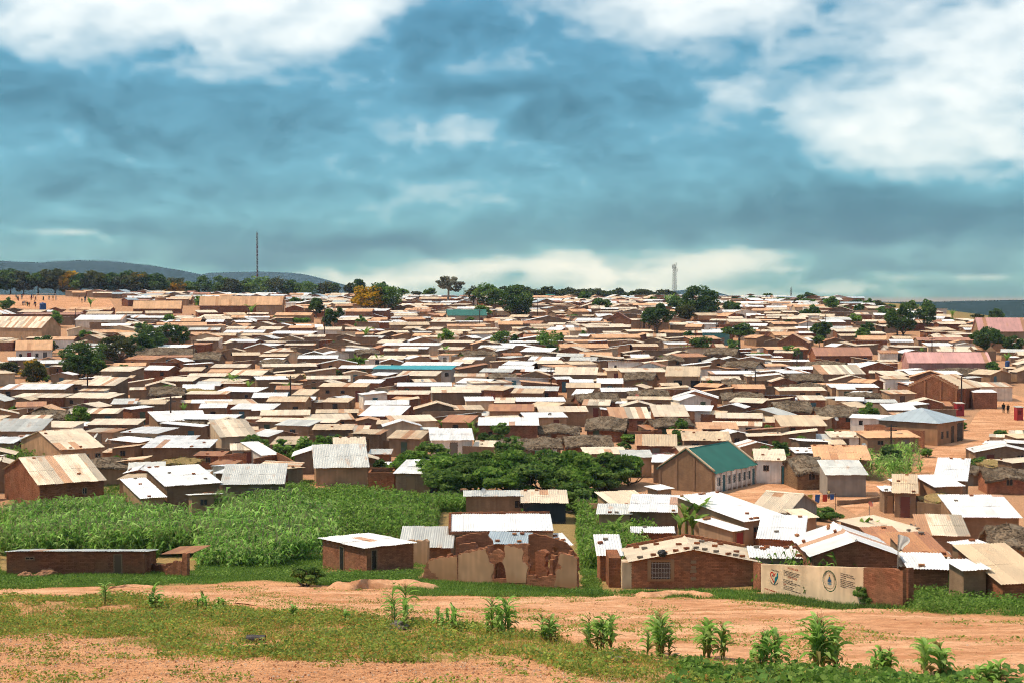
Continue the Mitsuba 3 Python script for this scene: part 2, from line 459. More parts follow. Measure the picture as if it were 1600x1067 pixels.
def straw(parent, Pf, W, L, H, rise, r, kind):
    n = int(26 * W * L / 4) + 60
    x, y = r.uniform(-.35, W + .35, n), r.uniform(-.35, L + .35, n)
    q = r.random(n) < .3
    y[q] = r.uniform(-.45, -.2, q.sum())
    z = H + (rise * (1 - np.abs(2 * np.clip(y / L, -.15, 1.15) - 1)) if kind == 'thatch' else rise * .5 * np.clip(y / L, 0, 1)) + r.normal(.06, .10, n) - .12 * np.cos(x / max(W, 1) * 6.3)
    P = np.array([Pf(x[i], y[i], z[i]) for i in range(n)])
    d = np.c_[r.normal(0, .5, n), r.normal(0, 1, n) - .4, r.normal(-.15, .35, n) + (.5 if kind == 'sod' else 0)]
    d = d / np.linalg.norm(d, axis=1, keepdims=True) * r.uniform(.15, .45, (n, 1))
    s = np.c_[r.normal(size=(n, 2)), r.normal(0, .3, n)]; s = s / np.linalg.norm(s, axis=1, keepdims=True) * r.uniform(.02, .06, (n, 1))
    V = np.stack([P - s, P + s, P + d], 1).reshape(-1, 3)
    c = np.array([(.20, .155, .11), (.12, .095, .07), (.28, .24, .19), (.07, .055, .04)] if kind == 'thatch' else [(.16, .21, .05), (.22, .24, .07), (.11, .16, .04), (.30, .27, .10)])[r.integers(4, size=n)] * r.uniform(.7, 1.2, (n, 1))
    key = put(parent, 'straw' if kind == 'thatch' else 'grass', vcol(V, np.arange(len(V)).reshape(-1, 3), np.repeat(c, 3, 0)))
    labels[key] = {'kind': 'stuff'}


def opening(parent, kind, Pf, face, W, L, c, w, h, z0, r, fine, colr=None):
    """A door or window on the front ('f'), right ('r') or left ('l') wall, c along the wall."""
    def Q(t, out, z):
        return Pf(t, -out, z) if face == 'f' else Pf(W + out, t, z) if face == 'r' else Pf(-out, L - t, z)
    def bx(mb, t0, t1, za, zb_, out, inn=.05):
        a = Q(t0, -inn, za)
        mb.box(a, Q(t1, -inn, za) - a, Q(t0, out, za) - a, Q(t0, -inn, zb_) - a)
    colr = colr or DOORC[r.integers(len(DOORC))]
    if kind == 'door':
        mb = MB(); bx(mb, c - w / 2, c + w / 2, z0, z0 + h, .03)
        d = put(parent, 'door', mb.col(colr))
        if fine:
            fr = MB(); e = .07
            bx(fr, c - w / 2 - e, c - w / 2, z0, z0 + h + e, .045); bx(fr, c + w / 2, c + w / 2 + e, z0, z0 + h + e, .045); bx(fr, c - w / 2, c + w / 2, z0 + h, z0 + h + e, .045)
            put(d, 'frame', fr.col((.22, .15, .10)))
    else:
        mb = MB(); bx(mb, c - w / 2, c + w / 2, z0, z0 + h, .012)
        d = put(parent, 'window', mb.col((.018, .018, .02)))
        if fine:
            fr = MB(); e = .06
            bx(fr, c - w / 2 - e, c - w / 2, z0 - e, z0 + h + e, .05); bx(fr, c + w / 2, c + w / 2 + e, z0 - e, z0 + h + e, .05)
            bx(fr, c - w / 2, c + w / 2, z0 + h, z0 + h + e, .05); bx(fr, c - w / 2, c + w / 2, z0 - e, z0, .07); bx(fr, c - .02, c + .02, z0, z0 + h, .035)
            put(d, 'frame', fr.col((.26, .17, .11)))


def place_front(xa, xb, y, rot, L, xs, H):
    """Corner A, axes and sizes of a house whose front eave spans xa..xb (photograph pixels) and whose nearest eave corner lies at row y."""
    c, s = math.cos(math.radians(rot)), math.sin(math.radians(rot))
    ex, ey = np.array([c, s, 0]), np.array([-s, c, 0])
    right_near = rot < 0
    N = gp(xb if right_near else xa, y, H)
    ez = N[2]

    def along(P, d, px):
        k = (px - 800) / FPX
        v = P - CAM
        # (v.x + t d.x) = k (v.F + t d.F)
        return (k * (v @ FWD) - v[0]) / (d[0] - k * (d @ FWD))
    if right_near:
        W = abs(along(N, -ex, xa))
        A = N - ex * W
        if xs is not None:
            L = abs(along(N, ey, xs))
    else:
        W = abs(along(N, ex, xb))
        A = N
        if xs is not None:
            L = abs(along(N, ey, xs))
    return A, ex, ey, W, min(L * .88 if xs is None and L else L or 4.0, 13 if abs(rot) > 32 else 7.5 if abs(rot) > 19 else 5.5), ez


def house(A, ex, ey, W, L, ez, H, roof='mono', rc='cream', wc='mud', pitch=None, rise=None, ops=None, desc=None, name=None, group=None, far=False, o=.22, weights=0, label=None, cat=None, annex=False):
    r = np.random.default_rng(abs(int(A[0] * 97 + A[1] * 131)) % 100000)
    _hid[0] = (_hid[0] + 1) % 150
    hid, fam, rf = _hid[0], WALLS.index(wc), ROOFS.index(rc) if rc in ROOFS else 0
    def Pf(x, y, z):
        return np.array([A[0] + ex[0] * x + ey[0] * y, A[1] + ex[1] * x + ey[1] * y, z])
    cs = [Pf(x, y, 0)[:2] for x, y in ((0, 0), (W, 0), (W, L), (0, L))]
    FOOT.append(Polygon(cs))
    zb = float(min(hgt(*c) for c in cs)) - .25
    D = A[1] + L * .3
    s = FPX / max(D, 10)
    tp = math.tan(math.radians(pitch if pitch is not None else 5.5))
    o = min(o, .12 + D * .001)
    if roof in ('thatch', 'sod'):
        rise = rise if rise is not None else (.22 * L if roof == 'thatch' else .3)
    elif rise is None:
        rise = (L if roof in ('gable', 'hip') else W) / 2 * math.tan(math.radians(pitch if pitch is not None else 15))
    zt = {'mono': lambda x, y: ez + y * tp, 'monob': lambda x, y: ez + (L - y) * tp, 'monor': lambda x, y: ez + x * tp, 'monol': lambda x, y: ez + (W - x) * tp,
          'gable': lambda x, y: ez + rise * (1 - abs(2 * y / L - 1)), 'gablex': lambda x, y: ez + rise * (1 - abs(2 * x / W - 1)), 'hip': lambda x, y: ez,
          'thatch': lambda x, y: ez + rise * (1 - abs(2 * y / L - 1)) - .1, 'sod': lambda x, y: ez, 'none': lambda x, y: ez}[roof]
    planes = []
    def plane(a, b, c):            # a eave start, b eave end, c a point up the slope above a (local x, y, z)
        a, b, c = Pf(*a), Pf(*b), Pf(*c)
        u, v = b - a, c - a
        planes.append((a, u / np.linalg.norm(u), v / np.linalg.norm(v), np.linalg.norm(u), np.linalg.norm(v)))
    if roof == 'mono':
        plane((-o, -o, ez - o * tp), (W + o, -o, ez - o * tp), (-o, L + o, ez + (L + o) * tp))
    elif roof == 'monob':
        plane((W + o, L + o, ez - o * tp), (-o, L + o, ez - o * tp), (W + o, -o, ez + (L + o) * tp))
    elif roof == 'monor':
        plane((-o, L + o, ez - o * tp), (-o, -o, ez - o * tp), (W + o, L + o, ez + (W + o) * tp))
    elif roof == 'monol':
        plane((W + o, -o, ez - o * tp), (W + o, L + o, ez - o * tp), (-o, -o, ez + (W + o) * tp))
    elif roof == 'gable':
        k = rise / (L / 2)
        plane((-o, -o, ez - o * k), (W + o, -o, ez - o * k), (-o, L / 2, ez + rise))
        plane((W + o, L + o, ez - o * k), (-o, L + o, ez - o * k), (W + o, L / 2, ez + rise))
    elif roof == 'gablex':
        k = rise / (W / 2)
        plane((-o, L + o, ez - o * k), (-o, -o, ez - o * k), (W / 2, L + o, ez + rise))
        plane((W + o, -o, ez - o * k), (W + o, L + o, ez - o * k), (W / 2, -o, ez + rise))
    wm = FARW if far else MB()
    if roof == 'none':
        th = .2
        hs = [H * r.uniform(.75, 1.0) for _ in range(4)]
        for (a, b, h) in (((0, 0), (W, th), hs[0]), ((0, L - th), (W, L), hs[1]), ((0, th), (th, L - th), hs[2]), ((W - th, th), (W, L - th), hs[3])):
            p = Pf(a[0], a[1], zb)
            wm.box(p, Pf(b[0], a[1], zb) - p, Pf(a[0], b[1], zb) - p, [0, 0, ez - zb - (H - h)], uv=(hid * 64, fam * 64))
    else:
        wall_prism(wm, Pf, W, L, zb, zt, hid, fam)
    if far:
        FARN[0] += 1
        for pl in planes:
            slab(FARR, *pl, .05, hid, rf)
        return None
    small = W * L < 13 and roof != 'none'
    nm, wword = KINDNAME[wc]
    if roof == 'thatch':
        nm = 'thatched_house'
    elif roof == 'none':
        nm = 'roofless_house'
    elif small:
        nm = nm.replace('house', 'shed')
    nm = name or nm
    ct = cat or ('shed' if 'shed' in nm else 'house')
    words = desc or f"{wword} {'shed' if small else 'house'} with {ROOFWORD[rc if roof not in ('thatch', 'sod', 'none') else roof]}"
    mid = Pf(W / 2, 0, ez)
    key = thing(nm, label if label else words, ct, group or (None if label else 'houses of the hillside township'), None if label else pix(mid))
    put(key, 'wall', wm.uv('wall_mat'))
    if roof in ('thatch', 'sod'):
        scene[key + '__roof'] = heap_roof(Pf, W, L, ez, rise, roof, r, mono=roof == 'sod', nx=24 if s > 8 else 9, ny=17 if s > 8 else 7)
        if s > 8:
            straw(key + '__roof', Pf, W, L, ez, rise, r, roof)
    elif roof == 'hip':
        mb = MB()
        e = min(L / 2, W / 2)
        k = [(-o, -o, ez), (W + o, -o, ez), (W + o, L + o, ez), (-o, L + o, ez)]
        a, b = (e, L / 2, ez + rise), (W - e, L / 2, ez + rise)
        for f in ((k[0], k[1], b, a), (k[1], k[2], b), (k[2], k[3], a, b), (k[3], k[0], a)):
            P = [Pf(*q) for q in f]
            u = (P[1] - P[0]) / np.linalg.norm(P[1] - P[0])
            uv = []
            for q in P:
                t = (q - P[0]) @ u
                uv.append((hid * 64 + 2 + t, rf * 64 + 1 + np.linalg.norm(q - P[0] - u * t)))
            mb.poly(P, uv)
        mb.poly([Pf(*q) for q in k[::-1]], [(hid * 64, rf * 64)] * 4)
        scene[key + '__roof'] = mb.uv('tin_mat')
    elif planes:
        if s > 12.3:
            for pl in planes:
                sheets(key + '__roof', *pl, hid, rf, r)
            if roof in ('gable', 'gablex'):
                a, u, v, ul, vl = planes[0]
                n = np.cross(u, v)
                mb = MB(); mb.box(a + v * (vl - .12) + n * .04, u * ul, v * .12 + n * .05, [0, 0, .05], uv=(hid * 64, rf * 64))
                put(key + '__roof', 'ridge_cap', mb.uv('tin_mat'))
        else:
            mb = MB()
            for pl in planes:
                slab(mb, *pl, .05, hid, rf)
            scene[key + '__roof'] = mb.uv('tin_mat')
    # a lean-to against one end of some houses
    if annex and roof not in ('none',):
        aw, al, ah = r.uniform(1.3, 2.6), L * r.uniform(.5, .85), H * r.uniform(.62, .82)
        side = r.random() < .5
        x0 = W + .003 if side else -aw - .003
        y0 = r.uniform(-.5, L - al)
        za = ez - H + ah
        def Pa(x, y, z): return Pf(x0 + x, y0 + y, z)
        am = MB(); tpa = math.tan(math.radians(r.uniform(2, 9)))
        wf = WALLS.index(wc) if r.random() < .6 else WALLS.index('mud')
        wall_prism(am, Pa, aw, al, zb, lambda x, y: za + y * tpa, (hid + 40) % 150, wf)
        put(key, 'annex', am.uv('wall_mat'))
        am = MB(); a_, b_, c_ = Pa(-.1, -.2, za - .2 * tpa), Pa(aw + .1, -.2, za - .2 * tpa), Pa(-.1, al + .1, za + (al + .1) * tpa)
        u_, v_ = b_ - a_, c_ - a_
        rr2 = ROOFS.index(str(r.choice(['white', 'cream', 'tan', 'rust', 'stripe', 'grey'])))
        slab(am, a_, u_ / np.linalg.norm(u_), v_ / np.linalg.norm(v_), np.linalg.norm(u_), np.linalg.norm(v_), .04, (hid + 40) % 150, rr2)
        scene[key + '__annex__roof'] = am.uv('tin_mat')
    # openings
    Hb = ez - float(hgt(*Pf(W / 2, 0, 0)[:2]))
    if ops is None and roof != 'none':
        ops = []
        k = max(1, int(W / 2.4))
        sl = [(i + .5) * W / k for i in range(k)]
        p = .55 if s > 6 else .35
        if r.random() < p:
            i = r.integers(k); ops.append(('door', 'f', sl[i], .8, min(1.85, Hb - .25), 0)); sl.pop(i)
        for q in sl:
            if r.random() < .42 and s > 7:
                ops.append(('window', 'f', q, r.uniform(.5, .75), r.uniform(.45, .7), .55 * Hb))
    for op in ops or []:
        kd, face, c, w, h, z0 = op[:6]
        base = float(hgt(*(Pf(c, 0, 0) if face == 'f' else Pf(W, c, 0) if face == 'r' else Pf(0, L - c, 0))[:2]))
        if kd == 'door':
            h = min(h, ez - base - .12)
        elif base + z0 + h > ez - .08:
            z0 = ez - .1 - h - base
        opening(key, kd, Pf, face, W, L, c, w, h, base + z0, r, s > 12.3, op[6] if len(op) > 6 else None)
    if not weights and planes and s > 12.3 and label is None and r.random() < .45: weights = int(r.integers(1, 5))
    if weights and planes:
        a, u, v, ul, vl = planes[0]
        n = np.cross(u, v)
        for i in range(weights):
            uu, vv = (r.uniform(.3, ul - .3), r.choice([.25, vl - .5, r.uniform(.3, vl - .4)]))
            brick(a + u * uu + v * vv + n * .085, u, v, n, r, f"loose {['brick', 'block'][i % 2]} on {ROOFWORD[rc]}", pix(a + u * ul / 2))
    return key


BR = [(.30, .12, .065), (.24, .10, .06), (.22, .19, .165), (.36, .17, .09)]


def brick(p, u, v, n, r, label, at, w=.30, d=.15, h=.11, c=None):
    a = r.normal(0, .18)
    u2, v2 = u * math.cos(a) + v * math.sin(a), -u * math.sin(a) + v * math.cos(a)
    mb = MB(); mb.box(p - u2 * w / 2, u2 * w, v2 * d, n * h)
    k = thing('loose_brick', label, 'brick', 'bricks and blocks weighing down tin roofs', at)
    scene[k] = mb.col(c or BR[r.integers(len(BR))], 'matt_mat')
    return k


def F(xa, xb, y, rot=0, L=4.5, H=2.2, roof='mono', rc='cream', wc='mud', xs=None, **k):
    if abs(rot) < 6 and xs is None and 480 < y < 800 and 'desc' not in k:
        rot = rot + float(np.random.default_rng(int(xa * 7 + y)).normal(0, 6))
    A, ex, ey, W, L, ez = place_front(xa, xb, y, rot, L, xs, H)
    return house(A, ex, ey, W, L, ez, H, roof, rc, wc, **k)
# ---------------------------------------------------------------- the ground and the far land
MEADOW = [wpoly(q) for q in ([(-80, 922), (-80, 872), (240, 900), (300, 880), (420, 872), (500, 868), (700, 868), (880, 800), (960, 800), (960, 900), (1190, 915), (1200, 938), (1000, 930), (900, 930), (660, 922), (560, 916), (420, 906)],
                             [(1412, 955), (1412, 890), (1545, 905), (1560, 925), (1680, 925), (1680, 968)], [(0, 880), (30, 760), (250, 740), (450, 745), (720, 770), (760, 800), (700, 880), (0, 900)],
                             [(1180, 940), (1180, 912), (1420, 935), (1420, 952)], [(860, 800), (1000, 840), (930, 880), (880, 880)])]
WEEDB = wpoly([(-90, 930), (150, 926), (300, 940), (420, 955), (560, 962), (700, 975), (800, 985), (930, 1015), (1040, 1035), (1160, 1045), (1300, 1058), (1680, 1100), (1680, 1180), (1150, 1110), (930, 1065), (830, 1030), (620, 1036), (400, 1028), (200, 1004), (100, 990), (-90, 995)])


def greenness(x, y):
    pts = shapely.points(x, y)
    g = np.zeros(len(x))
    for P in MEADOW:
        g = np.maximum(g, np.clip(.9 - shapely.distance(pts, P) / 1.5, 0, .9))
    d = shapely.distance(pts, WEEDB)
    g = np.maximum(g, .46 * np.clip(1 - d / 1.2, 0, 1))
    g = np.maximum(g, .85 * sst(560, 800, y))
    u = x / np.maximum(y, 20)
    g = np.maximum(g, .9 * sst(.22, .28, u) * sst(420, 500, y))
    return g


ys = np.concatenate([np.linspace(-300, 0, 16), np.linspace(3, 30, 28), np.arange(31, 130, .7), np.geomspace(130.5, 700, 150), np.geomspace(720, 9000, 40)])
us = np.concatenate([np.linspace(-1.9, -.45, 14), np.linspace(-.42, .42, 190), np.linspace(.45, 1.9, 14)])
U, Y = np.meshgrid(us, ys)
X = U * np.maximum(Y, 60)
Z = hgt(X.ravel(), Y.ravel()).reshape(X.shape)
V = np.stack([X, Y, Z], -1).reshape(-1, 3)
n = len(us)
jj, ii = np.meshgrid(np.arange(len(ys) - 1), np.arange(n - 1), indexing='ij')
a = (jj * n + ii).ravel()
Fq = np.stack([a, a + 1, a + n + 1, a + n], -1)
struct('ground', mikit.ply((V, Fq), 'ground_mat', True, uv=np.stack([greenness(V[:, 0], V[:, 1]), np.zeros(len(V))], -1)))


def sheet(name, left, right, lift=.035, na=90, nc=14, jag=.35):
    """A road, path or yard laid on the ground between two lines given in the photograph."""
    def line(q):
        P = np.array([gp(*p)[:2] for p in q])
        t = np.r_[0, np.cumsum(np.linalg.norm(np.diff(P, axis=0), axis=1))]
        s = np.linspace(0, t[-1], na)
        return np.stack([np.interp(s, t, P[:, 0]), np.interp(s, t, P[:, 1])], -1)
    a, b = line(left), line(right)
    w = np.linspace(0, 1, nc)
    P = a[:, None] * (1 - w[None, :, None]) + b[:, None] * w[None, :, None]
    k = nfbm(np.stack([P[..., 0] * .5, P[..., 1] * .5, P[..., 0] * 0], -1), 3, 8) - .5
    for e in (0, nc - 1):
        P[:, e, :] += (k[:, e] * 2 * jag)[:, None]
    z = hgt(P[..., 0].ravel(), P[..., 1].ravel()).reshape(P.shape[:2]) + lift
    edge = np.ones(nc); edge[[0, -1]] = -2.2
    V = np.concatenate([P, (z + (edge[None] - 1) * lift)[..., None]], -1).reshape(-1, 3)
    q = [(j * nc + i, j * nc + i + 1, (j + 1) * nc + i + 1, (j + 1) * nc + i) for j in range(na - 1) for i in range(nc - 1)]
    q = np.array(q)
    t = V[q[0]]
    if np.cross(t[1] - t[0], t[2] - t[0])[2] < 0:
        q = q[:, ::-1]
    struct(name, mikit.ply((V, q), 'road_mat', True))
    return Polygon(np.vstack([a, b[::-1]])).buffer(0)


ROAD = sheet('dirt_road', [(-90, 922), (100, 917), (300, 918), (420, 914), (560, 921), (660, 921), (800, 925), (905, 929), (1000, 929), (1200, 938), (1420, 951), (1500, 960), (1700, 976)],
             [(-90, 934), (150, 931), (300, 939), (420, 952), (550, 963), (700, 972), (800, 984), (930, 1008), (1040, 1028), (1160, 1046), (1300, 1062), (1450, 1076), (1700, 1104)], na=260, nc=24, jag=.8)
PATH = sheet('dirt_track', [(1560, 612), (1545, 625), (1520, 645), (1512, 660), (1495, 672), (1470, 690), (1445, 710), (1425, 728), (1390, 745), (1340, 762), (1300, 785)],
             [(1700, 640), (1660, 660), (1620, 676), (1580, 690), (1540, 702), (1505, 714), (1476, 730), (1452, 746), (1412, 766), (1384, 784), (1340, 806)], na=110, jag=.5)
YARD = sheet('church_yard', [(1120, 776), (1140, 768), (1185, 752), (1190, 738), (1225, 738)], [(1180, 790), (1240, 792), (1300, 790), (1360, 766), (1380, 752)], na=60, nc=20, jag=.3)
PITCH_P = sheet('football_pitch', [(-60, 483), (90, 485), (180, 483)], [(-60, 462), (60, 462), (170, 468)], na=30, nc=14, lift=.1, jag=.1)
FOOTP = sheet('field_path', [(462, 752), (500, 757), (570, 766), (620, 776)], [(452, 757), (500, 765), (570, 774), (620, 783)], na=40, nc=5, jag=.3)


def hill(crest, D, base, back, front, seed, amp, nx=260, ny=34):
    """A range of hills: crest line given by its places in the photograph, at distance D."""
    cx, cy = zip(*crest)
    px = np.linspace(cx[0], cx[-1], nx)
    py = np.interp(px, cx, cy)
    ztop = CZ + (466 - py) / FPX * D
    V = []
    for t in np.linspace(0, 1, ny):
        y = D - front + t * (front + back)
        k = t * (front + back) / front
        f = math.sin(min(k, 1) * math.pi / 2) if k <= 1 else math.cos((t * (front + back) - front) / back * math.pi / 2)
        x = (px - 800) / FPX * D * (y / D) ** .5
        z = base + (ztop - base) * f
        q = np.stack([x * .002, np.full(nx, y * .002), z * 0], -1)
        z = z - amp * (1 - abs(k - 1) if k < 2 else 0) * 0 - amp * abs(nfbm(q, 4, seed) - .5) * 2 * (f * (1 - f) * 4) ** .7 + amp * .06 * (nfbm(q * 14, 2, seed) - .5)
        V.append(np.stack([x, np.full(nx, y), z], -1))
    V = np.array(V).reshape(-1, 3)
    q = np.array([(j * nx + i, j * nx + i + 1, (j + 1) * nx + i + 1, (j + 1) * nx + i) for j in range(ny - 1) for i in range(nx - 1)])
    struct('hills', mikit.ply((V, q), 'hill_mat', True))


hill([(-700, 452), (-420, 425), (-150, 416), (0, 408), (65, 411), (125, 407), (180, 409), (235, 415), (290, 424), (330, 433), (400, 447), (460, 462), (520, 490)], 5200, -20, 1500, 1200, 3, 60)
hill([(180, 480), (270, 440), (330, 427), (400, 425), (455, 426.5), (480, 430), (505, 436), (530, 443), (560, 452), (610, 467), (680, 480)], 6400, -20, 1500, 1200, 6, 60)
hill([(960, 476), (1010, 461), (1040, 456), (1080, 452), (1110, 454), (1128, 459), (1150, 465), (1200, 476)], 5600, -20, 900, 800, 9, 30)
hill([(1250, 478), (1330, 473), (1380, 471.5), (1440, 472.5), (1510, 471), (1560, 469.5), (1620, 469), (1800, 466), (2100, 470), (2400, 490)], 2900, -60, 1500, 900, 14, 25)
# ---------------------------------------------------------------- houses read off the photograph one by one
W_, D_ = 'window', 'door'
# lower left
F(62, 162, 756, 33, xs=-14, H=2.7, roof='gable', rc='stripe', wc='brick', rise=1.7, ops=[(W_, 'f', 4.0, .35, .5, 1.5)], weights=2)
F(96, 160, 702, 38, xs=19, H=2.8, roof='gable', rc='cream', wc='plaster', rise=1.5, ops=[(D_, 'f', 2.6, .85, 2.0, 0, (.02, .09, .11)), (W_, 'f', 1.6, .5, .7, 1.3), (W_, 'f', 4.1, .55, .9, 1.2, )])
F(261, 343, 759, 28, xs=197, H=2.6, roof='mono', rc='white', wc='mud', pitch=6, ops=[], weights=6)
F(348, 441, 756, 6, L=5.5, H=2.5, roof='mono', rc='grey', wc='mud', pitch=13, ops=[])
F(223, 257, 778, 28, xs=189, H=1.9, roof='mono', rc='white', wc='tan', ops=[], weights=3)
F(300, 346, 777, 22, L=2.0, H=2.1, roof='monob', rc='grey', wc='tan', name='latrine', cat='latrine', desc='block latrine with thin grey roof', ops=[(W_, 'f', 1.0, .6, .5, 1.4), (W_, 'f', 2.2, .6, .5, 1.4)])
F(224, 325, 699, 0, L=5, H=2.0, rc='white', wc='mud', ops=[], weights=3)
F(-12, 62, 673, 4, L=5, H=2.2, roof='mono', rc='grey', wc='tan', pitch=14)
F(50, 100, 652, 8, L=5, H=2.0, roof='thatch', wc='mud')
F(-25, 19, 692, 0, L=4, rc='white'); F(23, 62, 689, 0, L=4, rc='white', wc='brick')
F(100, 182, 646, 0, L=4.5, rc='stripe', wc='mud'); F(37, 97, 647, -3, L=5, roof='gablex', rc='orange', wc='mud', rise=1.1)
F(137, 213, 663, 0, L=4.5, rc='cream', wc='mud'); F(118, 152, 665, 0, L=3, rc='white', wc='brick', H=1.7)
F(248, 286, 658, 24, xs=216, H=2.3, rc='white', wc='mud'); F(276, 362, 655, -8, L=4, H=2.4, rc='white', wc='mud')
F(252, 314, 668, 4, L=4, H=1.8, roof='thatch', wc='mud'); F(313, 352, 637, 8, L=4, rc='white'); F(362, 425, 639, 0, L=5, rc='white', wc='mud')
F(175, 211, 631, 4, L=5, H=2.6, rc='grey', wc='mud'); F(213, 256, 631, 0, L=4, rc='tan', wc='mud')
F(346, 400, 682, 22, xs=327, H=2.6, rc='stripe', wc='cream', pitch=10); F(363, 410, 703, 12, L=4, H=2.0, rc='stripe', wc='cream')
F(411, 434, 711, 28, xs=374, H=1.8, rc='white', wc='white', ops=[(W_, 'l', 1.2, .5, .4, 1.1)]); F(425, 470, 694, 0, L=5, rc='tan', wc='mud')
F(242, 296, 725, 0, L=5, H=1.6, roof='sod', wc='brick'); F(305, 345, 712, -6, L=2.5, H=1.6, rc='rust', wc='brick')
F(330, 362, 726, 0, L=2.4, H=1.5, rc='rust', wc='tan')
# lower middle
F(494, 574, 730, 10, xs=468, H=1.95, roof='mono', rc='grey', wc='plaster', pitch=17, ops=[])
F(575, 616, 733, -4, L=3, H=2.1, roof='none', wc='brick')
F(618, 671, 740, -12, xs=690, H=2.0, rc='white', wc='mud', pitch=9, ops=[(D_, 'f', 1.6, .8, 1.8, 0, (.24, .16, .10))])
F(675, 738, 687, 0, L=4.5, H=2.2, rc='white', wc='white', ops=[(D_, 'f', 2.6, .8, 1.8, 0)], pitch=13)
F(608, 655, 685, -15, xs=668, H=2.3, rc='tan', wc='tan', pitch=11); F(552, 592, 678, -15, xs=604, H=2.4, rc='tan', wc='mud'); F(490, 548, 671, 0, L=4, H=2.4, rc='tan', wc='mud')
F(402, 522, 660, -3, L=3, H=2.3, rc='cream', wc='tan'); F(571, 637, 632, 0, L=4, rc='white', wc='white'); F(563, 622, 650, -12, xs=641, H=2.2, rc='white', wc='brick', pitch=10)
F(495, 558, 645, 4, L=3, rc='tan', wc='mud'); F(648, 718, 639, 0, L=5, roof='gablex', rc='tan', wc='mud', H=2.2, rise=.9); F(712, 755, 640, 0, L=4, rc='tan', wc='tan')
F(749, 840, 664, 0, L=6, H=2.6, rc='white', wc='brick', ops=[(W_, 'f', 1.4, .5, .8, 1.0)]); F(590, 624, 662, 0, L=3, rc='tan', wc='tan')
F(741, 790, 698, 0, L=4, H=1.2, rc='stripe', wc='mud', ops=[]); F(578, 608, 709, 0, L=3, H=1.2, rc='grey', wc='brick', ops=[])
F(418, 476, 627, 0, L=5, H=2.6, roof='gable', rc='tan', wc='tan'); F(395, 420, 641, 8, L=5, rc='white')
F(505, 542, 628, 0, L=4, H=1.8, rc='tan', wc='tan'); F(729, 771, 626, 0, L=4, rc='white', wc='cream'); F(774, 802, 629, 0, L=5, rc='cream', wc='tan')
F(605, 668, 616, 0, L=4, H=2.0, rc='cream', wc='brick'); F(676, 750, 613, 4, L=6, H=3.0, rc='cream', wc='mud', ops=[]); F(622, 704, 603, 0, L=4, rc='white', wc='brick')
F(621, 680, 587, -8, xs=692, H=2.4, rc='cream', wc='mud'); F(583, 704, 577, -4, L=5, H=2.4, rc='teal', wc='grey', ops=[(D_, 'f', 11, .9, 1.9, 0), (W_, 'f', 14, .7, .7, 1.1), (D_, 'f', 16, .9, 1.9, 0)])
F(628, 716, 571, -4, L=5, rc='white', wc='cream'); F(717, 752, 562, -8, L=4, rc='white', wc='tan'); F(705, 735, 568, -8, L=6, rc='cream', wc='tan')
F(554, 593, 598, 0, L=4, rc='white', wc='brick', H=2.4); F(500, 571, 604, -2, L=4, H=2.5, rc='tan', wc='mud'); F(457, 485, 617, -5, xs=510, H=2.3, rc='tan', wc='mud')
F(395, 446, 621, 6, L=5, rc='white'); F(480, 546, 592, 0, L=4, rc='cream'); F(432, 470, 608, 0, L=4, rc='rust'); F(402, 449, 593, 0, L=4, rc='white')
F(412, 494, 573, 4, L=4, H=2.6, rc='cream', wc='mud'); F(466, 526, 560, -4, L=5, rc='white'); F(406, 446, 557, 0, L=4, rc='tan'); F(597, 684, 540, -3, L=5, rc='white', wc='cream')
F(600, 652, 548, 0, L=4, rc='cream'); F(748, 800, 544, 0, L=5, rc='white', wc='tan', ops=[(D_, 'f', 4, 1.6, 2, 0, (.09, .02, .02))]); F(705, 775, 553, 0, L=4, H=3, roof='none', wc='tan'); F(535, 576, 548, 0, L=4, rc='white', wc='grey')
# middle
F(866, 931, 585, -6, xs=940, H=2.7, rc='cream', wc='tan', ops=[], pitch=10); F(972, 1041, 581, 0, L=5, H=2.7, rc='cream', wc='plaster', ops=[(D_, 'f', 2, 1.3, 1.9, 0, (.02, .02, .02)), (D_, 'f', 4.6, .9, 1.9, 0)])
F(1042, 1090, 587, -9, xs=1109, H=3.0, rc='tan', wc='tan', pitch=13, ops=[(D_, 'f', 1.9, 1.4, 2.2, 0, (.015, .015, .015)), (D_, 'f', 4.9, 1.6, 2.2, 0, (.015, .015, .015))], desc='open-fronted tan house with two dark doorways', o=.5)  # near-black slabs paint the dark inside of two open doorways
F(1098, 1157, 594, -4, L=5, H=2.5, rc='cream', wc='tan'); F(1112, 1180, 584, 0, L=4, rc='white'); F(934, 972, 599, -4, xs=989, rc='white', wc='mud'); F(886, 937, 605, 0, L=5, roof='gable', rc='tan', wc='tan')
F(800, 846, 614, -8, xs=851, rc='tan', wc='mud', H=2.4); F(895, 920, 617, -10, xs=931, rc='white', wc='white'); F(808, 882, 627, 0, L=4, rc='white', wc='brick'); F(844, 917, 643, 0, L=5, roof='gable', rc='cream', wc='mud')
F(822, 885, 652, -4, L=4, rc='white', wc='tan'); F(917, 975, 669, -8, L=7, H=1.8, roof='thatch', wc='brick'); F(841, 902, 674, 0, L=4, roof='thatch', wc='brick', H=1.7); F(887, 955, 695, 0, L=5, H=1.6, roof='thatch', wc='brick')
F(828, 876, 697, 6, L=4.5, H=1.6, roof='thatch', wc='mud'); F(786, 830, 698, 0, L=4.5, H=1.6, roof='thatch', wc='grey'); F(956, 1015, 653, 0, L=5, rc='stripe', wc='brick', pitch=14); F(995, 1055, 696, 0, L=4, rc='tan', wc='brick', pitch=14)
F(981, 1022, 671, 0, L=3, H=1.7, roof='none', wc='brick'); F(1024, 1075, 650, 0, L=6, rc='cream', wc='brick', pitch=12); F(1092, 1152, 670, 0, L=5, rc='orange', wc='brick'); F(1069, 1140, 688, -4, L=4, rc='tan', wc='mud', pitch=11)
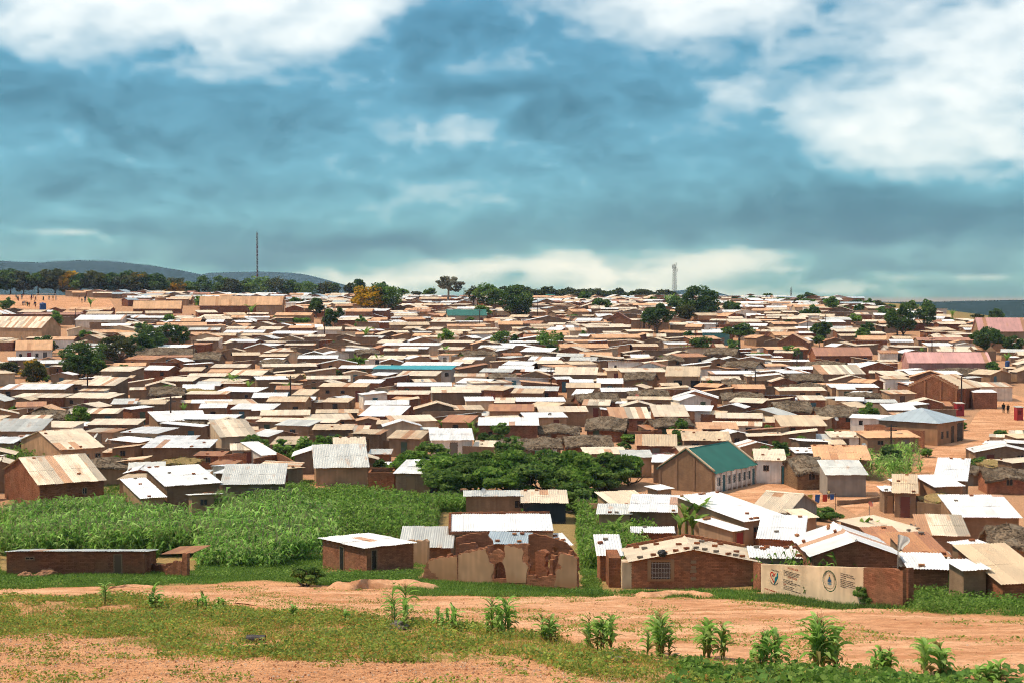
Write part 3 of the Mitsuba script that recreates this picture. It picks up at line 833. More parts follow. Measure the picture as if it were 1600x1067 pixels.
F(1021, 1053, 722, 0, L=4, rc='white', wc='mud'); F(975, 1018, 714, 0, L=4, rc='grey', wc='tan'); F(916, 978, 709, 0, L=4, rc='cream', wc='mud'); F(1182, 1226, 719, -8, xs=1250, H=2.5, rc='cream', wc='white', ops=[(W_, 'f', 1.0, .5, .5, 1.4), (D_, 'f', 3.0, .8, 1.9, 0, (.03, .16, .20))])
F(1028, 1049, 765, 38, xs=1012, H=2.3, rc='white', wc='tan', ops=[(W_, 'l', .8, .4, .9, .9), (W_, 'f', 1.2, .6, .8, 1.0)]); F(962, 1018, 791, 22, xs=934, H=1.8, rc='cream', wc='tan', pitch=11, weights=3)
F(818, 884, 785, 0, L=4.4, H=1.7, rc='cream', wc='dark', pitch=7, desc='low house with pale roof and black tarpaulin front', ops=[]); F(728, 814, 775, 4, L=2.6, H=2.0, rc='grey', wc='mud', pitch=3, ops=[(W_, 'f', 4.6, .7, .6, 1.0)])
F(1163, 1226, 814, 34, xs=1059, H=2.0, rc='white', wc='tan', pitch=7, ops=[(W_, 'f', 1.2, .5, .8, .7), (W_, 'f', 3.2, .5, .8, .7)], weights=9); F(1145, 1163, 829, 38, xs=1092, H=1.9, rc='white', wc='tan', ops=[(D_, 'f', .7, .7, 1.7, 0, (.25, .03, .03))])
F(986, 1056, 800, -8, xs=1080, H=1.9, rc='white', wc='mud', ops=[]); F(936, 984, 803, -6, L=3.5, H=1.7, rc='grey', wc='plaster', ops=[]); F(990, 1050, 832, -4, L=1.6, H=1.3, rc='white', wc='brick', ops=[])
# right
F(1465, 1506, 661, 48, xs=1373, H=2.9, roof='hip', rc='blue', wc='plaster', rise=1.6, o=.4, desc='large plastered house with grey-blue hipped roof', ops=[(W_, 'f', 1.4, .6, .9, .8), (W_, 'f', 2.9, .6, .9, .8), (D_, 'f', 4.4, .8, 2.2, 0, (.05, .03, .02)), (D_, 'f', 6.6, 1.6, 2.4, 0, (.02, .02, .02)), (W_, 'l', 2, .7, .8, 1)])
F(1521, 1558, 613, -5, L=3, H=2.6, rc='white', wc='brick', ops=[], o=.05); F(1533, 1582, 604, 0, L=5, H=2.4, rc='stripe', wc='white'); F(1222, 1290, 665, 0, L=4.5, H=2.0, rc='tan', wc='brick', pitch=14)
F(1216, 1270, 641, 0, L=6, roof='thatch', wc='mud', H=1.9); F(1280, 1341, 649, -3, L=6, roof='thatch', wc='brick', H=1.9); F(1246, 1291, 736, 8, xs=1218, H=1.9, roof='thatch', wc='stone'); F(1293, 1353, 741, -3, L=4.5, H=2.2, rc='grey', wc='grey', pitch=12)
F(1276, 1359, 718, -8, xs=1412, H=2.2, rc='orange', wc='mud', pitch=9, ops=[(W_, 'f', 3, .4, .4, 1.2)]); F(1262, 1320, 694, 0, L=3, rc='tan', wc='mud', H=1.6); F(1520, 1604, 722, 0, L=1.8, H=1.2, rc='tan', wc='brick', ops=[], pitch=2)
F(1490, 1540, 737, 0, L=3, roof='thatch', wc='mud', H=1.4); F(1548, 1612, 727, 0, L=4, roof='sod', wc='mud', H=1.6); F(1543, 1612, 746, 0, L=4, roof='thatch', wc='brick', H=1.7)
F(1462, 1508, 751, -20, xs=1530, H=2.3, rc='white', wc='mud', pitch=9, ops=[(W_, 'r', 3, .6, .6, 1.2)]); F(1402, 1438, 756, 4, L=2.2, rc='white', wc='brick', H=1.7); F(1462, 1504, 760, 12, xs=1431, H=2.4, rc='white', wc='plaster', pitch=8, ops=[(W_, 'f', 1, .4, .4, 1.3)])
F(1398, 1431, 770, -15, xs=1456, H=2.2, rc='tan', wc='mud', pitch=9); F(1382, 1397, 767, 0, L=2, H=2, rc='white', wc='mud', ops=[(D_, 'f', .5, .5, 1.6, 0, (.4, .25, .15))]); F(1455, 1522, 783, -3, L=3, H=1.6, roof='sod', wc='mud')
F(1496, 1592, 808, -4, L=6, H=2.3, rc='white', wc='mud', pitch=9, ops=[]); F(1442, 1511, 837, -10, L=5, H=1.8, rc='stripe', wc='mud', pitch=9, ops=[]); F(1527, 1566, 863, 24, xs=1488, H=1.9, rc='white', wc='mud', pitch=6, ops=[(W_, 'f', 1.6, .5, .8, .6)])
F(1552, 1615, 853, -12, L=5, H=1.8, roof='thatch', wc='mud'); F(1424, 1480, 869, 3, L=4, H=1.7, rc='rust', wc='mud', pitch=10, ops=[]); F(1378, 1422, 853, 6, L=4, H=1.5, rc='rust', wc='mud', ops=[], pitch=10); F(1506, 1541, 890, 10, xs=1483, H=1.4, rc='white', wc='mud', ops=[])
F(1424, 1482, 889, -6, L=3, H=1.2, rc='white', wc='brick', ops=[]); F(1567, 1640, 911, 14, L=4.2, H=.85, rc='tan', wc='brick', pitch=15, ops=[])
F(1272, 1404, 867, -1, L=6, H=1.9, roof='gablex', rc='white', wc='brick', rise=.75, ops=[], weights=5); F(1187, 1252, 843, -14, L=5.5, H=1.8, rc='white', wc='brick', pitch=9, ops=[], weights=2)
F(1390, 1441, 836, 38, xs=1314, H=1.9, rc='cream', wc='mud', pitch=6, ops=[(W_, 'l', 2.5, .5, .6, .6)], weights=3); F(1251, 1275, 809, 14, xs=1229, H=1.8, rc='cream', wc='tan', ops=[]); F(1176, 1229, 800, -36, xs=1276, H=1.8, roof='gable', rc='cream', wc='grey', rise=1.1, ops=[])
F(1177, 1252, 872, -6, L=2.2, H=1.5, rc='white', wc='grey', ops=[], weights=6); F(1335, 1420, 884, -4, L=2.6, H=1.3, rc='cream', wc='mud', ops=[], weights=5)
F(1283, 1351, 584, 0, L=6, rc='stripe', wc='mud', pitch=14); F(1300, 1372, 605, -4, L=4, rc='white', wc='tan'); F(1218, 1290, 610, 0, L=4, rc='cream', wc='plaster'); F(1240, 1287, 577, 0, L=4, rc='white', wc='brick')
F(1422, 1502, 585, -3, L=5, rc='white', wc='tan'); F(1390, 1430, 615, 0, L=4, rc='tan', wc='tan'); F(1310, 1336, 608, 0, L=5, rc='white', wc='cream', pitch=5)
# large roofs farther up
F(1420, 1548, 566, -2, L=9, H=3.2, roof='gable', rc='pink', wc='pink', rise=1.8, desc='long building with pink roof', ops=[], name='long_building', cat='building')
F(1275, 1363, 555, -2, L=6, H=2.6, roof='gable', rc='tile', wc='brick', rise=1.5); F(1200, 1262, 546, 0, L=5, rc='orange', wc='brick'); F(1530, 1640, 517, -2, L=16, H=4, roof='gable', rc='pink', wc='tan', rise=3, name='long_building', cat='building', desc='big shed with dusty pink roof')
F(1215, 1262, 535, -18, L=8, H=2.6, roof='gablex', rc='orange', wc='brick', rise=1.8); F(1435, 1522, 532, 0, L=5, rc='tile', wc='tan', roof='gable')
F(928, 1000, 528, 0, L=6, roof='gable', rc='orange', wc='tan'); F(877, 950, 543, 0, L=6, roof='gable', rc='orange', wc='cream'); F(948, 985, 500, -22, xs=986, L=8, H=3, roof='gablex', rc='tile', wc='brick', rise=2)
F(700, 760, 493, 0, L=8, H=2.6, roof='gable', rc='green', wc='cream', rise=1.6); F(540, 580, 487, 0, L=8, H=3.2, roof='gable', rc='orange', wc='brick'); F(580, 602, 486, -10, L=6, H=3.2, rc='white', wc='brick')
F(430, 485, 493, 0, L=9, H=2.6, roof='gable', rc='orange', wc='plaster'); F(1098, 1140, 520, 0, L=6, rc='white', wc='teal', H=3); F(1080, 1126, 530, 0, L=6, rc='orange', wc='brick', H=3)
F(880, 945, 534, 0, L=4, rc='orange', wc='cream', H=2); F(610, 670, 508, 0, L=6, roof='gable', rc='tan', wc='tan'); F(700, 758, 510, 0, L=5, rc='orange', wc='cream')
F(312, 440, 477, 6, xs=273, H=3.6, roof='gable', rc='orange', wc='brick', rise=2.6, desc='long brick school block with orange roof', ops=[], name='school_block', cat='school building')
F(208, 282, 482, 8, xs=175, H=2.9, roof='gable', rc='orange', wc='brick', rise=2.2, ops=[], name='school_block', cat='school building', desc='brick school block with orange gabled roof')
F(400, 440, 476, 0, L=10, H=4, roof='gable', rc='orange', wc='plaster', rise=2.4, name='school_block', cat='school building', desc='short school block with orange roof and veranda')
F(108, 172, 484, 0, L=6, H=2.0, rc='orange', wc='brick', roof='gable', name='school_block', cat='school building', desc='low school block with pale orange roof', ops=[])
F(-40, 65, 512, -28, xs=95, H=3.2, roof='gable', rc='stripe', wc='tan', rise=2.6, name='long_building', cat='building', desc='hall with streaked rusty roof and pilastered gable', ops=[])
F(25, 80, 546, 16, xs=-25, H=2.7, roof='gable', rc='orange', wc='white', rise=1.8, desc='white-fronted long house with orange gabled roof', ops=[(W_, 'f', .9, .6, .8, 1), (D_, 'f', 2.6, .8, 2, 0, (.2, .03, .03)), (W_, 'f', 4.2, .6, .8, 1), (D_, 'f', 5.8, .8, 2, 0, (.1, .1, .1))])
F(118, 190, 500, 0, L=8, H=2.8, rc='white', wc='white', pitch=12); F(138, 186, 503, 0, L=5, rc='cream', wc='cream'); F(30, 120, 492, 0, L=5, H=2.2, rc='tile', wc='brick')
F(160, 205, 578, 0, L=5, rc='tan', wc='mud'); F(158, 203, 580, -12, xs=250, rc='cream', wc='mud', H=2.8); F(200, 205, 590, 0, L=3, H=2, rc='tan')
F(85, 130, 600, 0, L=5, rc='tan', wc='mud'); F(130, 178, 602, -10, xs=200, rc='stripe', wc='mud', H=2.6, pitch=11); F(252, 300, 595, 0, L=5, rc='cream', wc='mud'); F(294, 350, 588, 0, L=4, rc='cream', wc='mud')
F(330, 384, 574, 0, L=5, rc='cream', wc='cream'); F(212, 300, 553, 0, L=7, roof='thatch', wc='mud'); F(300, 340, 560, 0, L=6, roof='thatch', wc='mud', H=2.5); F(228, 290, 543, 0, L=5, rc='white')
F(60, 118, 568, 0, L=5, rc='white', wc='grey'); F(350, 410, 520, 0, L=6, rc='white', wc='cream'); F(0, 100, 608, 3, L=6, rc='white', wc='mud'); F(20, 95, 621, 0, L=4, rc='stripe', wc='brick')
F(235, 285, 615, 0, L=5, roof='thatch', wc='mud'); F(270, 330, 612, 0, L=4, roof='sod', wc='mud'); F(100, 170, 622, -3, L=5, rc='cream', wc='mud'); F(340, 400, 612, -3, L=5, rc='white')


def boundary(pts, h=1.6, wc='mud', th=.2, base_only=False, label=None, name='boundary_wall', wavy=.12, ragged=None):
    """A free-standing wall through ground points of the photograph; its top is a little uneven."""
    P = [gp(*p)[:2] for p in pts]
    _hid[0] = (_hid[0] + 1) % 150
    fam = WALLS.index(wc)
    r = np.random.default_rng(int(abs(P[0][0] * 71 + P[0][1] * 13)))
    mb = MB()
    uo = 0
    for a, b in zip(P[:-1], P[1:]):
        a, b = np.array([*a, 0]), np.array([*b, 0])
        L = np.linalg.norm(b - a)
        d = (b - a) / L
        nn = np.array([-d[1], d[0], 0]) * th
        k = max(1, int(L / (ragged or 2.0)))
        t = np.linspace(0, L, k + 1)
        tops = h + r.normal(0, wavy, k + 1)
        for i in range(k):
            p0, p1 = a + d * t[i], a + d * t[i + 1]
            z0, z1 = float(hgt(*p0[:2])), float(hgt(*p1[:2]))
            ta, tb = z0 + tops[i], z1 + (tops[i] if ragged else tops[i + 1])
            q = [p0 + [0, 0, z0 - .3], p1 + [0, 0, z1 - .3], p1 + [0, 0, tb], p0 + [0, 0, ta]]
            H_, F_ = _hid[0] * 64, fam * 64
            uv = [(H_ + uo + t[i], F_), (H_ + uo + t[i + 1], F_), (H_ + uo + t[i + 1], F_ + tops[i] + .3), (H_ + uo + t[i], F_ + tops[i] + .3)]
            mb.poly(q, uv)
            mb.poly([x + nn for x in q[::-1]], uv[::-1])
            mb.poly([q[3], q[2], q[2] + nn, q[3] + nn], [uv[3], uv[2], uv[2], uv[3]])
            if i == 0 or ragged: mb.poly([q[0], q[3], q[3] + nn, q[0] + nn], [uv[0], uv[3], uv[3], uv[0]])
            if i == k - 1 or ragged: mb.poly([q[2], q[1], q[1] + nn, q[2] + nn], [uv[2], uv[1], uv[1], uv[2]])
        uo = (uo + L) % 30
    m = len(P) // 2
    mid = (np.array(P[m - 1]) + np.array(P[m])) / 2
    key = thing(name, label or f'{ {"brick": "red brick", "mud": "brown mud", "tan": "tan plastered", "white": "white", "plaster": "brown plastered", "grey": "grey", "cream": "cream"}[wc]} boundary wall', 'wall', None if label else 'boundary walls between the houses', pix([*mid, hgt(*mid) + h / 2]))
    put(key, 'wall', mb.uv('wall_mat'))
    return key


for pts, h, wc in (([(126, 672), (190, 668)], 1.5, 'brick'), ([(452, 684), (490, 690), (553, 703)], 2.0, 'mud'), ([(343, 735), (400, 728)], 1.7, 'brick'), ([(398, 742), (432, 736), (458, 745)], 1.9, 'brick'), ([(404, 668), (455, 672), (487, 672)], 1.6, 'tan'),
                   ([(660, 666), (747, 664)], 2.2, 'mud'), ([(525, 664), (590, 670)], 1.6, 'mud'), ([(1350, 686), (1395, 694), (1443, 700)], 2.2, 'brick'), ([(1418, 800), (1500, 812)], 1.2, 'brick'),
                   ([(1432, 822), (1490, 828), (1580, 838)], 2.0, 'mud'), ([(1420, 905), (1480, 909), (1545, 917)], 1.2, 'mud'), ([(920, 812), (985, 826), (1030, 822), (1056, 815)], 1.5, 'mud'), ([(1010, 672), (1085, 672)], 1.7, 'brick'), ([(1160, 848), (1190, 858), (1232, 850)], 1.3, 'brick'),
                   ([(1330, 668), (1380, 672)], 1.6, 'brick'), ([(1275, 640), (1340, 652), (1405, 655)], 2.0, 'tan'), ([(860, 636), (905, 640)], 1.6, 'mud'), ([(985, 634), (1040, 632)], 1.4, 'mud'), ([(1170, 614), (1205, 613)], 2.2, 'mud'),
                   ([(560, 628), (640, 622), (700, 626)], 1.6, 'grey'), ([(100, 690), (190, 694)], 1.4, 'brick'), ([(210, 722), (330, 716)], 1.5, 'mud'), ([(1100, 618), (1180, 616)], 1.6, 'brick'), ([(740, 600), (800, 598)], 1.8, 'plaster'),
                   ([(100, 612), (135, 614), (165, 606)], 1.5, 'mud'), ([(1310, 790), (1382, 782)], .5, 'mud'), ([(820, 622), (800, 628)], 1.6, 'plaster'), ([(1192, 636), (1275, 628)], 1.6, 'mud'), ([(430, 586), (478, 584)], 2.2, 'grey'), ([(470, 598), (400, 600)], 1.6, 'mud')):
    boundary(pts, h, wc)
boundary([(1366, 690), (1390, 692)], 1.5, 'white', label='whitewashed parapet wall in front of the grey hip-roofed house, left piece')
boundary([(1397, 692), (1434, 698)], 1.5, 'white', label='whitewashed parapet wall in front of the grey hip-roofed house, right piece')
# ---------------------------------------------------------------- the buildings that stand out
def on_plane(A, B, px, py):
    """(t, z): where the ray of a photograph pixel meets the upright plane through ground points A and B; t in metres from A."""
    A, B = np.array([A[0], A[1], 0]), np.array([B[0], B[1], 0])
    d = (B - A) / np.linalg.norm(B - A)
    n = np.array([-d[1], d[0], 0])
    r = ray(px, py)
    k = ((A - CAM) @ n) / (r @ n)
    P = CAM + r * k
    return (P - A) @ d, P[2]


def frame_of(A, B):
    d = np.array([B[0] - A[0], B[1] - A[1], 0.0])
    d /= np.linalg.norm(d)
    return d, np.array([-d[1], d[0], 0])           # along, away from the viewer


def cut_wall(A, B, outline, th, wc, holes=(), out=0.0, hid=None, step=None, seed=0):
    """An upright slab whose outline (photograph pixels) is cut from the plane through A and B."""
    if hid is None:
        _hid[0] = (_hid[0] + 1) % 150
        hid = _hid[0]
    fam = WALLS.index(wc)
    d, n = frame_of(A, B)
    pts = [on_plane(A, B, *q) for q in outline]
    if step:                                       # a broken top: courses of brick stepping
        r = np.random.default_rng(seed)
        new = []
        for (p, q) in zip(pts, pts[1:] + pts[:1]):
            new.append(p)
            L = math.dist(p, q)
            if L > step * 1.5 and abs(p[1] - q[1]) < 3:
                k = int(L / step)
                for i in range(1, k):
                    f = i / k
                    t, z = p[0] + (q[0] - p[0]) * f, p[1] + (q[1] - p[1]) * f
                    if min(p[1], q[1]) < min(z for _, z in pts) + .25:
                        continue
                    dz = r.choice([-.07, 0, .05]) + r.normal(0, .015)
                    new += [(t - .012, new[-1][1]), (t + .012, z + dz)] if abs(p[1] - q[1]) < abs(p[0] - q[0]) else [(t + r.normal(0, .06), z)]
        pts = new
    P = Polygon(pts).buffer(0)
    for h in holes:
        P = P.difference(Polygon([on_plane(A, B, *q) for q in h]).buffer(0))
    ms = [trimesh.creation.extrude_polygon(g, th, engine='earcut') for g in getattr(P, 'geoms', [P]) if g.area > 1e-4]
    m = trimesh.util.concatenate(ms)
    V = np.array(m.vertices)[m.faces].reshape(-1, 3)
    z0 = V[:, 1].min()
    uv = np.stack([hid * 64 + 4 + np.clip(V[:, 0] + V[:, 2], 0, 55), fam * 64 + (V[:, 1] - z0)], -1)
    W3 = np.array([A[0], A[1], 0]) + d * V[:, :1] + n * (V[:, 2:] - out)
    W3[:, 2] = V[:, 1]
    Fc = np.arange(len(V)).reshape(-1, 3)
    t = W3[Fc]
    if np.mean(np.einsum('ij,ij->i', np.cross(t[:, 1] - t[:, 0], t[:, 2] - t[:, 0]), t.mean(1) - W3.mean(0))) < 0:
        Fc = Fc[:, ::-1]
    return mikit.ply((W3, Fc), 'wall_mat', False, uv=uv)


def Z(ox, oy, k):
    return lambda *pts: [(ox + x / k, oy + y / k) for x, y in pts]


def shift(A, B, back, side=0.0):
    d, n = frame_of(A, B)
    return (A[:2] + n[:2] * back + d[:2] * side), (B[:2] + n[:2] * back + d[:2] * side)


# --- the church hall with the green roof
A, ex, ey, W, L, ez = place_front(1117, 1181, 738, 54, None, 1029, 2.05)
hall = house(A, ex, ey, W, L, ez, 2.05, 'gable', 'green', 'mud', rise=2.1, ops=[], label='church hall with dark green roof, bare plastered gable and white side wall', name='church_hall', cat='church', o=.15)
zb = float(hgt(*A[:2])) - .2
mb = MB(); mb.box(A + ex * .12 - ey * .05 + [0, 0, zb - A[2] + .35], ex * (W - .2), ey * .05, [0, 0, ez - zb - .40], uv=(40, WALLS.index('white') * 64))
put(hall, 'side_wall', mb.uv('wall_mat'))
labels[hall + '__side_wall'] = {'label': 'white painted side wall under the eave'}
for i in range(9):
    mb = MB(); mb.box(A + ex * (W * i / 8 * .97 + .02) - ey * .16 + [0, 0, zb - A[2]], ex * .22, ey * .12, [0, 0, ez - zb - .18], uv=(40, WALLS.index('white') * 64))
    put(hall, 'pilaster', mb.uv('wall_mat'))
nm_, wmb = 0, None
for i in range(8):
    for q in (.33, .72):
        c = (i + q) * W / 8 * .97 + .1
        if i in (1, 7) and q == .33:
            mb = MB(); mb.box(A + ex * (c - .3) - ey * .075 + [0, 0, zb - A[2] + .2], ex * .8, ey * .05, [0, 0, 1.65]); put(hall, 'door', mb.col((.03, .12, .15)))
        elif not (i in (1, 7)):
            mb = MB(); mb.box(A + ex * (c - .14) - ey * .065 + [0, 0, zb - A[2] + .85], ex * .3, ey * .03, [0, 0, .85]); put(hall, 'window', mb.col((.03, .07, .09)))
for y in (0.05, .36, .67, .97):                      # pilasters on the gable
    yy = L * y
    h = ez - zb + 2.1 * (1 - abs(2 * y - 1)) - .15
    mb = MB(); mb.box(A + ey * (yy - .1) - ex * .08 + [0, 0, zb - A[2]], ey * .2, ex * .08, [0, 0, h], uv=(70 * 64, WALLS.index('mud') * 64)); put(hall, 'pilaster', mb.uv('wall_mat'))
for side in (0, 1):                                 # raised gable copings
    for s0 in (0, 1):
        a = A + ey * (L * s0) + ex * ((W + .02) * side - .14 + .1 * side) + [0, 0, .10 + ez - A[2]]
        b = A + ey * (L / 2) + ex * ((W + .02) * side - .14 + .1 * side) + [0, 0, ez - A[2] + 2.1 + .12]
        mb = MB(); mb.box(a, b - a, ex * .22, [0, 0, .14], uv=(9 * 64, WALLS.index('cream') * 64)); put(hall, 'coping', mb.uv('wall_mat'))

# --- the hall with the stepped gable above the track
A, ex, ey, W, L, ez = place_front(1497, 1532, 607, 42, None, 1420, 3.3)
st = house(A, ex, ey, W, L, ez, 3.3, 'gable', 'tan', 'brick', rise=1.9, ops=[], label='tall brick hall with stepped gable beside the dirt track', name='brick_hall', cat='hall', o=.1)
zb = float(hgt(*A[:2])) - .2
for i in range(18):
    y = L * (i + .5) / 18
    h = 1.9 * (1 - abs(2 * (i + .5) / 18 - 1))
    mb = MB(); mb.box(A + ey * (y - L / 36) - ex * .06 + [0, 0, ez - A[2] + h - .2], ey * (L / 18 - .003), ex * .25, [0, 0, .55], uv=(33 * 64 + i * .5, 0)); put(st, 'coping', mb.uv('wall_mat'))
for y in (.03, .34, .66, .97):
    mb = MB(); mb.box(A + ey * (L * y - .15) - ex * .14 + [0, 0, zb - A[2]], ey * .3, ex * .14, [0, 0, ez - zb + 1.9 * (1 - abs(2 * y - 1)) - .3], uv=(33 * 64, 0)); put(st, 'pilaster', mb.uv('wall_mat'))
for i in range(5):
    mb = MB(); mb.box(A + ex * (W * (i + .1) / 5) - ey * .12 + [0, 0, zb - A[2]], ex * .3, ey * .12, [0, 0, ez - zb - .2], uv=(33 * 64, 0)); put(st, 'pilaster', mb.uv('wall_mat'))

# --- pilasters of the long school block
for (xa, xb, y, rot, xs, H, n) in ((312, 440, 477, 6, 273, 3.6, 10), (208, 282, 482, 8, 175, 2.9, 6)):
    A, ex, ey, W, L, ez = place_front(xa, xb, y, rot, None, xs, H)
    for i in range(n):
        mb = MB(); mb.box(A + ex * (W * i / (n - 1) - .2 * (i > 0)) - ey * .15 + [0, 0, -H - .6 + ez - A[2]], ex * .35, ey * .15, [0, 0, H + .4], uv=(90 * 64, 0)); put('school_block' if xa == 312 else 'school_block_001', 'pilaster', mb.uv('wall_mat'))

# --- the brick house with the barred window, nearest on the right
A, ex, ey, W, L, ez = place_front(987, 1180, 876, 0, 4.2, None, 1.5)
bh = house(A, ex, ey, W, L, ez, 1.5, 'gablex', 'cream', 'brick', rise=.62, ops=[], label='brick house with barred window and pale roof weighed down by bricks', name='brick_house', o=.25)
zg = float(hgt(*A[:2]))
mb = MB(); mb.box(A + ex * -.50 - ey * .0 + [0, 0, zg - A[2] - .3], ex * .495, ey * .9, [0, 0, ez - zg + .22], uv=(12 * 64, WALLS.index('cream') * 64)); put(bh, 'corner_pier', mb.uv('wall_mat'))
labels[bh + '__corner_pier'] = {'label': 'cream painted corner pier at the left end'}
mb = MB(); mb.box(A + ex * -1.15 + ey * .9 + [0, 0, zg - A[2] - .3], ex * .64, ey * 2.6, [0, 0, ez - zg + .30], uv=(13 * 64, 0)); put(bh, 'side_wall', mb.uv('wall_mat'))
x0, x1, z0, z1 = .84, 2.27, zg + .42, zg + 1.60
fr = MB()
for (a, b, c, e) in ((x0, x0 + .2, z0, z1), (x1 - .2, x1, z0, z1), (x0 + .2, x1 - .2, z1 - .14, z1), (x0 + .2, x1 - .2, z0, z0 + .12)):
    fr.box(A + ex * a - ey * .07 + [0, 0, c - A[2]], ex * (b - a), ey * .07, [0, 0, e - c], uv=(20 * 64, WALLS.index('plaster') * 64))
wn = put(bh, 'window', fr.uv('wall_mat'))
mb = MB(); mb.box(A + ex * (x0 + .2) - ey * .012 + [0, 0, z0 + .12 - A[2]], ex * (x1 - x0 - .4), ey * .012, [0, 0, z1 - z0 - .26]); put(wn, 'pane', mb.col((.10, .06, .055)))
for i in range(7):
    mb = MB(); mb.box(A + ex * (x0 + .26 + i * .155) - ey * .05 + [0, 0, z0 + .12 - A[2]], ex * .018, ey * .018, [0, 0, z1 - z0 - .26]); put(wn, 'bar', mb.col((.45, .40, .38)))
for i in range(4):
    mb = MB(); mb.box(A + ex * (x0 + .2) - ey * .058 + [0, 0, z0 + .2 + i * .25 - A[2]], ex * (x1 - x0 - .4), ey * .016, [0, 0, .02]); put(wn, 'bar', mb.col((.45, .40, .38)))
for i, (dz, w) in enumerate(((.02, .30), (.42, .34), (.62, .26), (.92, .30))):          # lighter patch of mortar under the ridge
    mb = MB(); mb.box(A + ex * (W * .5 - w / 2) - ey * .018 + [0, 0, zg - A[2] + .45 + dz], ex * w, ey * .018, [0, 0, .17]); put(bh, 'patch', mb.col((.30, .21, .15), 'matt_mat'))
rr = np.random.default_rng(5)
for side in (0, 1):                                  # course of bricks along the far edge of the roof
    n = 13
    for i in range(n):
        f = (i + .5) / n
        x = f * W / 2 if side == 0 else W - f * W / 2
        p = A + ex * (x - .13) + ey * (L + .02) + [0, 0, ez - A[2] + .62 * f + .02]
        for q in range(2):
            mb = MB(); mb.box(p + [0, 0, .1 * q + rr.normal(0, .006)] + ex * (.06 * q), ex * rr.uniform(.24, .27), ey * .14, [0, 0, .095]); put(bh, 'brick', mb.col(BR[rr.integers(2)] if rr.random() < .8 else BR[3], 'matt_mat'))
for x, c in ((.45, 2), (1.15, 0), (1.75, 3), (2.35, 0), (2.95, 1), (3.45, 2), (3.9, 2), (4.5, 2), (5.2, 1), (5.55, 2), (5.9, 0)):
    z = ez + .62 * (1 - abs(2 * x / W - 1)) + .09
    brick(A + ex * x + ey * -.1 + [0, 0, z - A[2]], ex, ey, np.array([0, 0, 1.]), rr, 'brick on the front roof edge', pix(A + ex * x), c=BR[c])
for x, y in ((.5, 2.9), (.9, 2.2), (1.6, 2.7), (2.7, 1.4), (3.7, 1.5), (4.1, 2.6), (4.7, 1.8), (5.2, 2.9), (5.8, 1.2), (4.4, 3.2)):
    z = ez + .62 * (1 - abs(2 * x / W - 1)) + .09
    brick(A + ex * x + ey * y + [0, 0, z - A[2]], ex, ey, np.array([0, 0, 1.]), rr, 'brick higher up the roof', pix(A + ex * x + ey * y))
m = trimesh.creation.icosphere(3, .24)
v = np.array(m.vertices); v *= (1 + .75 * (nfbm(v * 9, 3, 2) - .5))[:, None]; v[:, 2] *= .8
k = thing('plastic_bundle', 'crumpled black plastic bundle on the roof edge above the barred window', 'bundle')
scene[k] = vcol(v + A + ex * 1.62 - ey * .12 + [0, 0, ez - A[2] + .45], m.faces, (.02, .022, .028), 'paint_mat')
F(938, 968, 867, 0, L=3.4, H=1.5, rc='white', wc='brick', ops=[], pitch=11)
CB = [gp(968, 856, 1.4), gp(1066, 834, 1.9)]

# --- the painted compound wall
A, B = gp(1189, 926)[:2], gp(1411, 950)[:2]
cw = thing('compound_wall', 'cream painted compound wall with round emblem, heart and lettering, brick at its right end', 'wall')
scene[cw + '__painted_panel'] = cut_wall(A, B, [(1189, 932), (1189, 880.5), (1240, 883), (1300, 885), (1349, 886.5), (1349, 952)], .2, 'cream')
scene[cw + '__brick_panel'] = cut_wall(A, B, [(1349.1, 955), (1349.1, 886.5), (1395, 887.5), (1399, 889.5), (1403, 892), (1410.5, 890), (1410.5, 958)], .2, 'brick')
scene[cw + '__pier'] = cut_wall(*shift(A, B, -.06), [(1410.7, 958), (1410.7, 888.5), (1415.5, 888.5), (1415.5, 958)], .3, 'brick')
put(cw, 'pier', cut_wall(*shift(A, B, .9), [(1413.5, 950), (1413.5, 887), (1419.5, 887), (1419.5, 950)], .3, 'brick'))
A0, B0 = gp(1177, 922)[:2], gp(1188, 924)[:2]
scene[cw + '__brick_end'] = cut_wall(A0, B0, [(1177, 930), (1177, 878), (1188.4, 880), (1188.4, 932)], .2, 'brick')
dW, nW = frame_of(A, B)
A3 = np.array([A[0], A[1], 0.])


def wall_mesh(m, px, py, colr, out=.006, part='lettering'):
    """A flat mesh in the xy plane set on the painted wall with its origin at a photograph pixel."""
    t, z = on_plane(A, B, px, py)
    v = np.array(m.vertices)
    V = A3 + dW * (t + v[:, :1]) - nW * (out + v[:, 2:])
    V[:, 2] = z + v[:, 1]
    return put(cw, part, vcol(V, m.faces[:, ::-1], colr, 'matt_mat'))


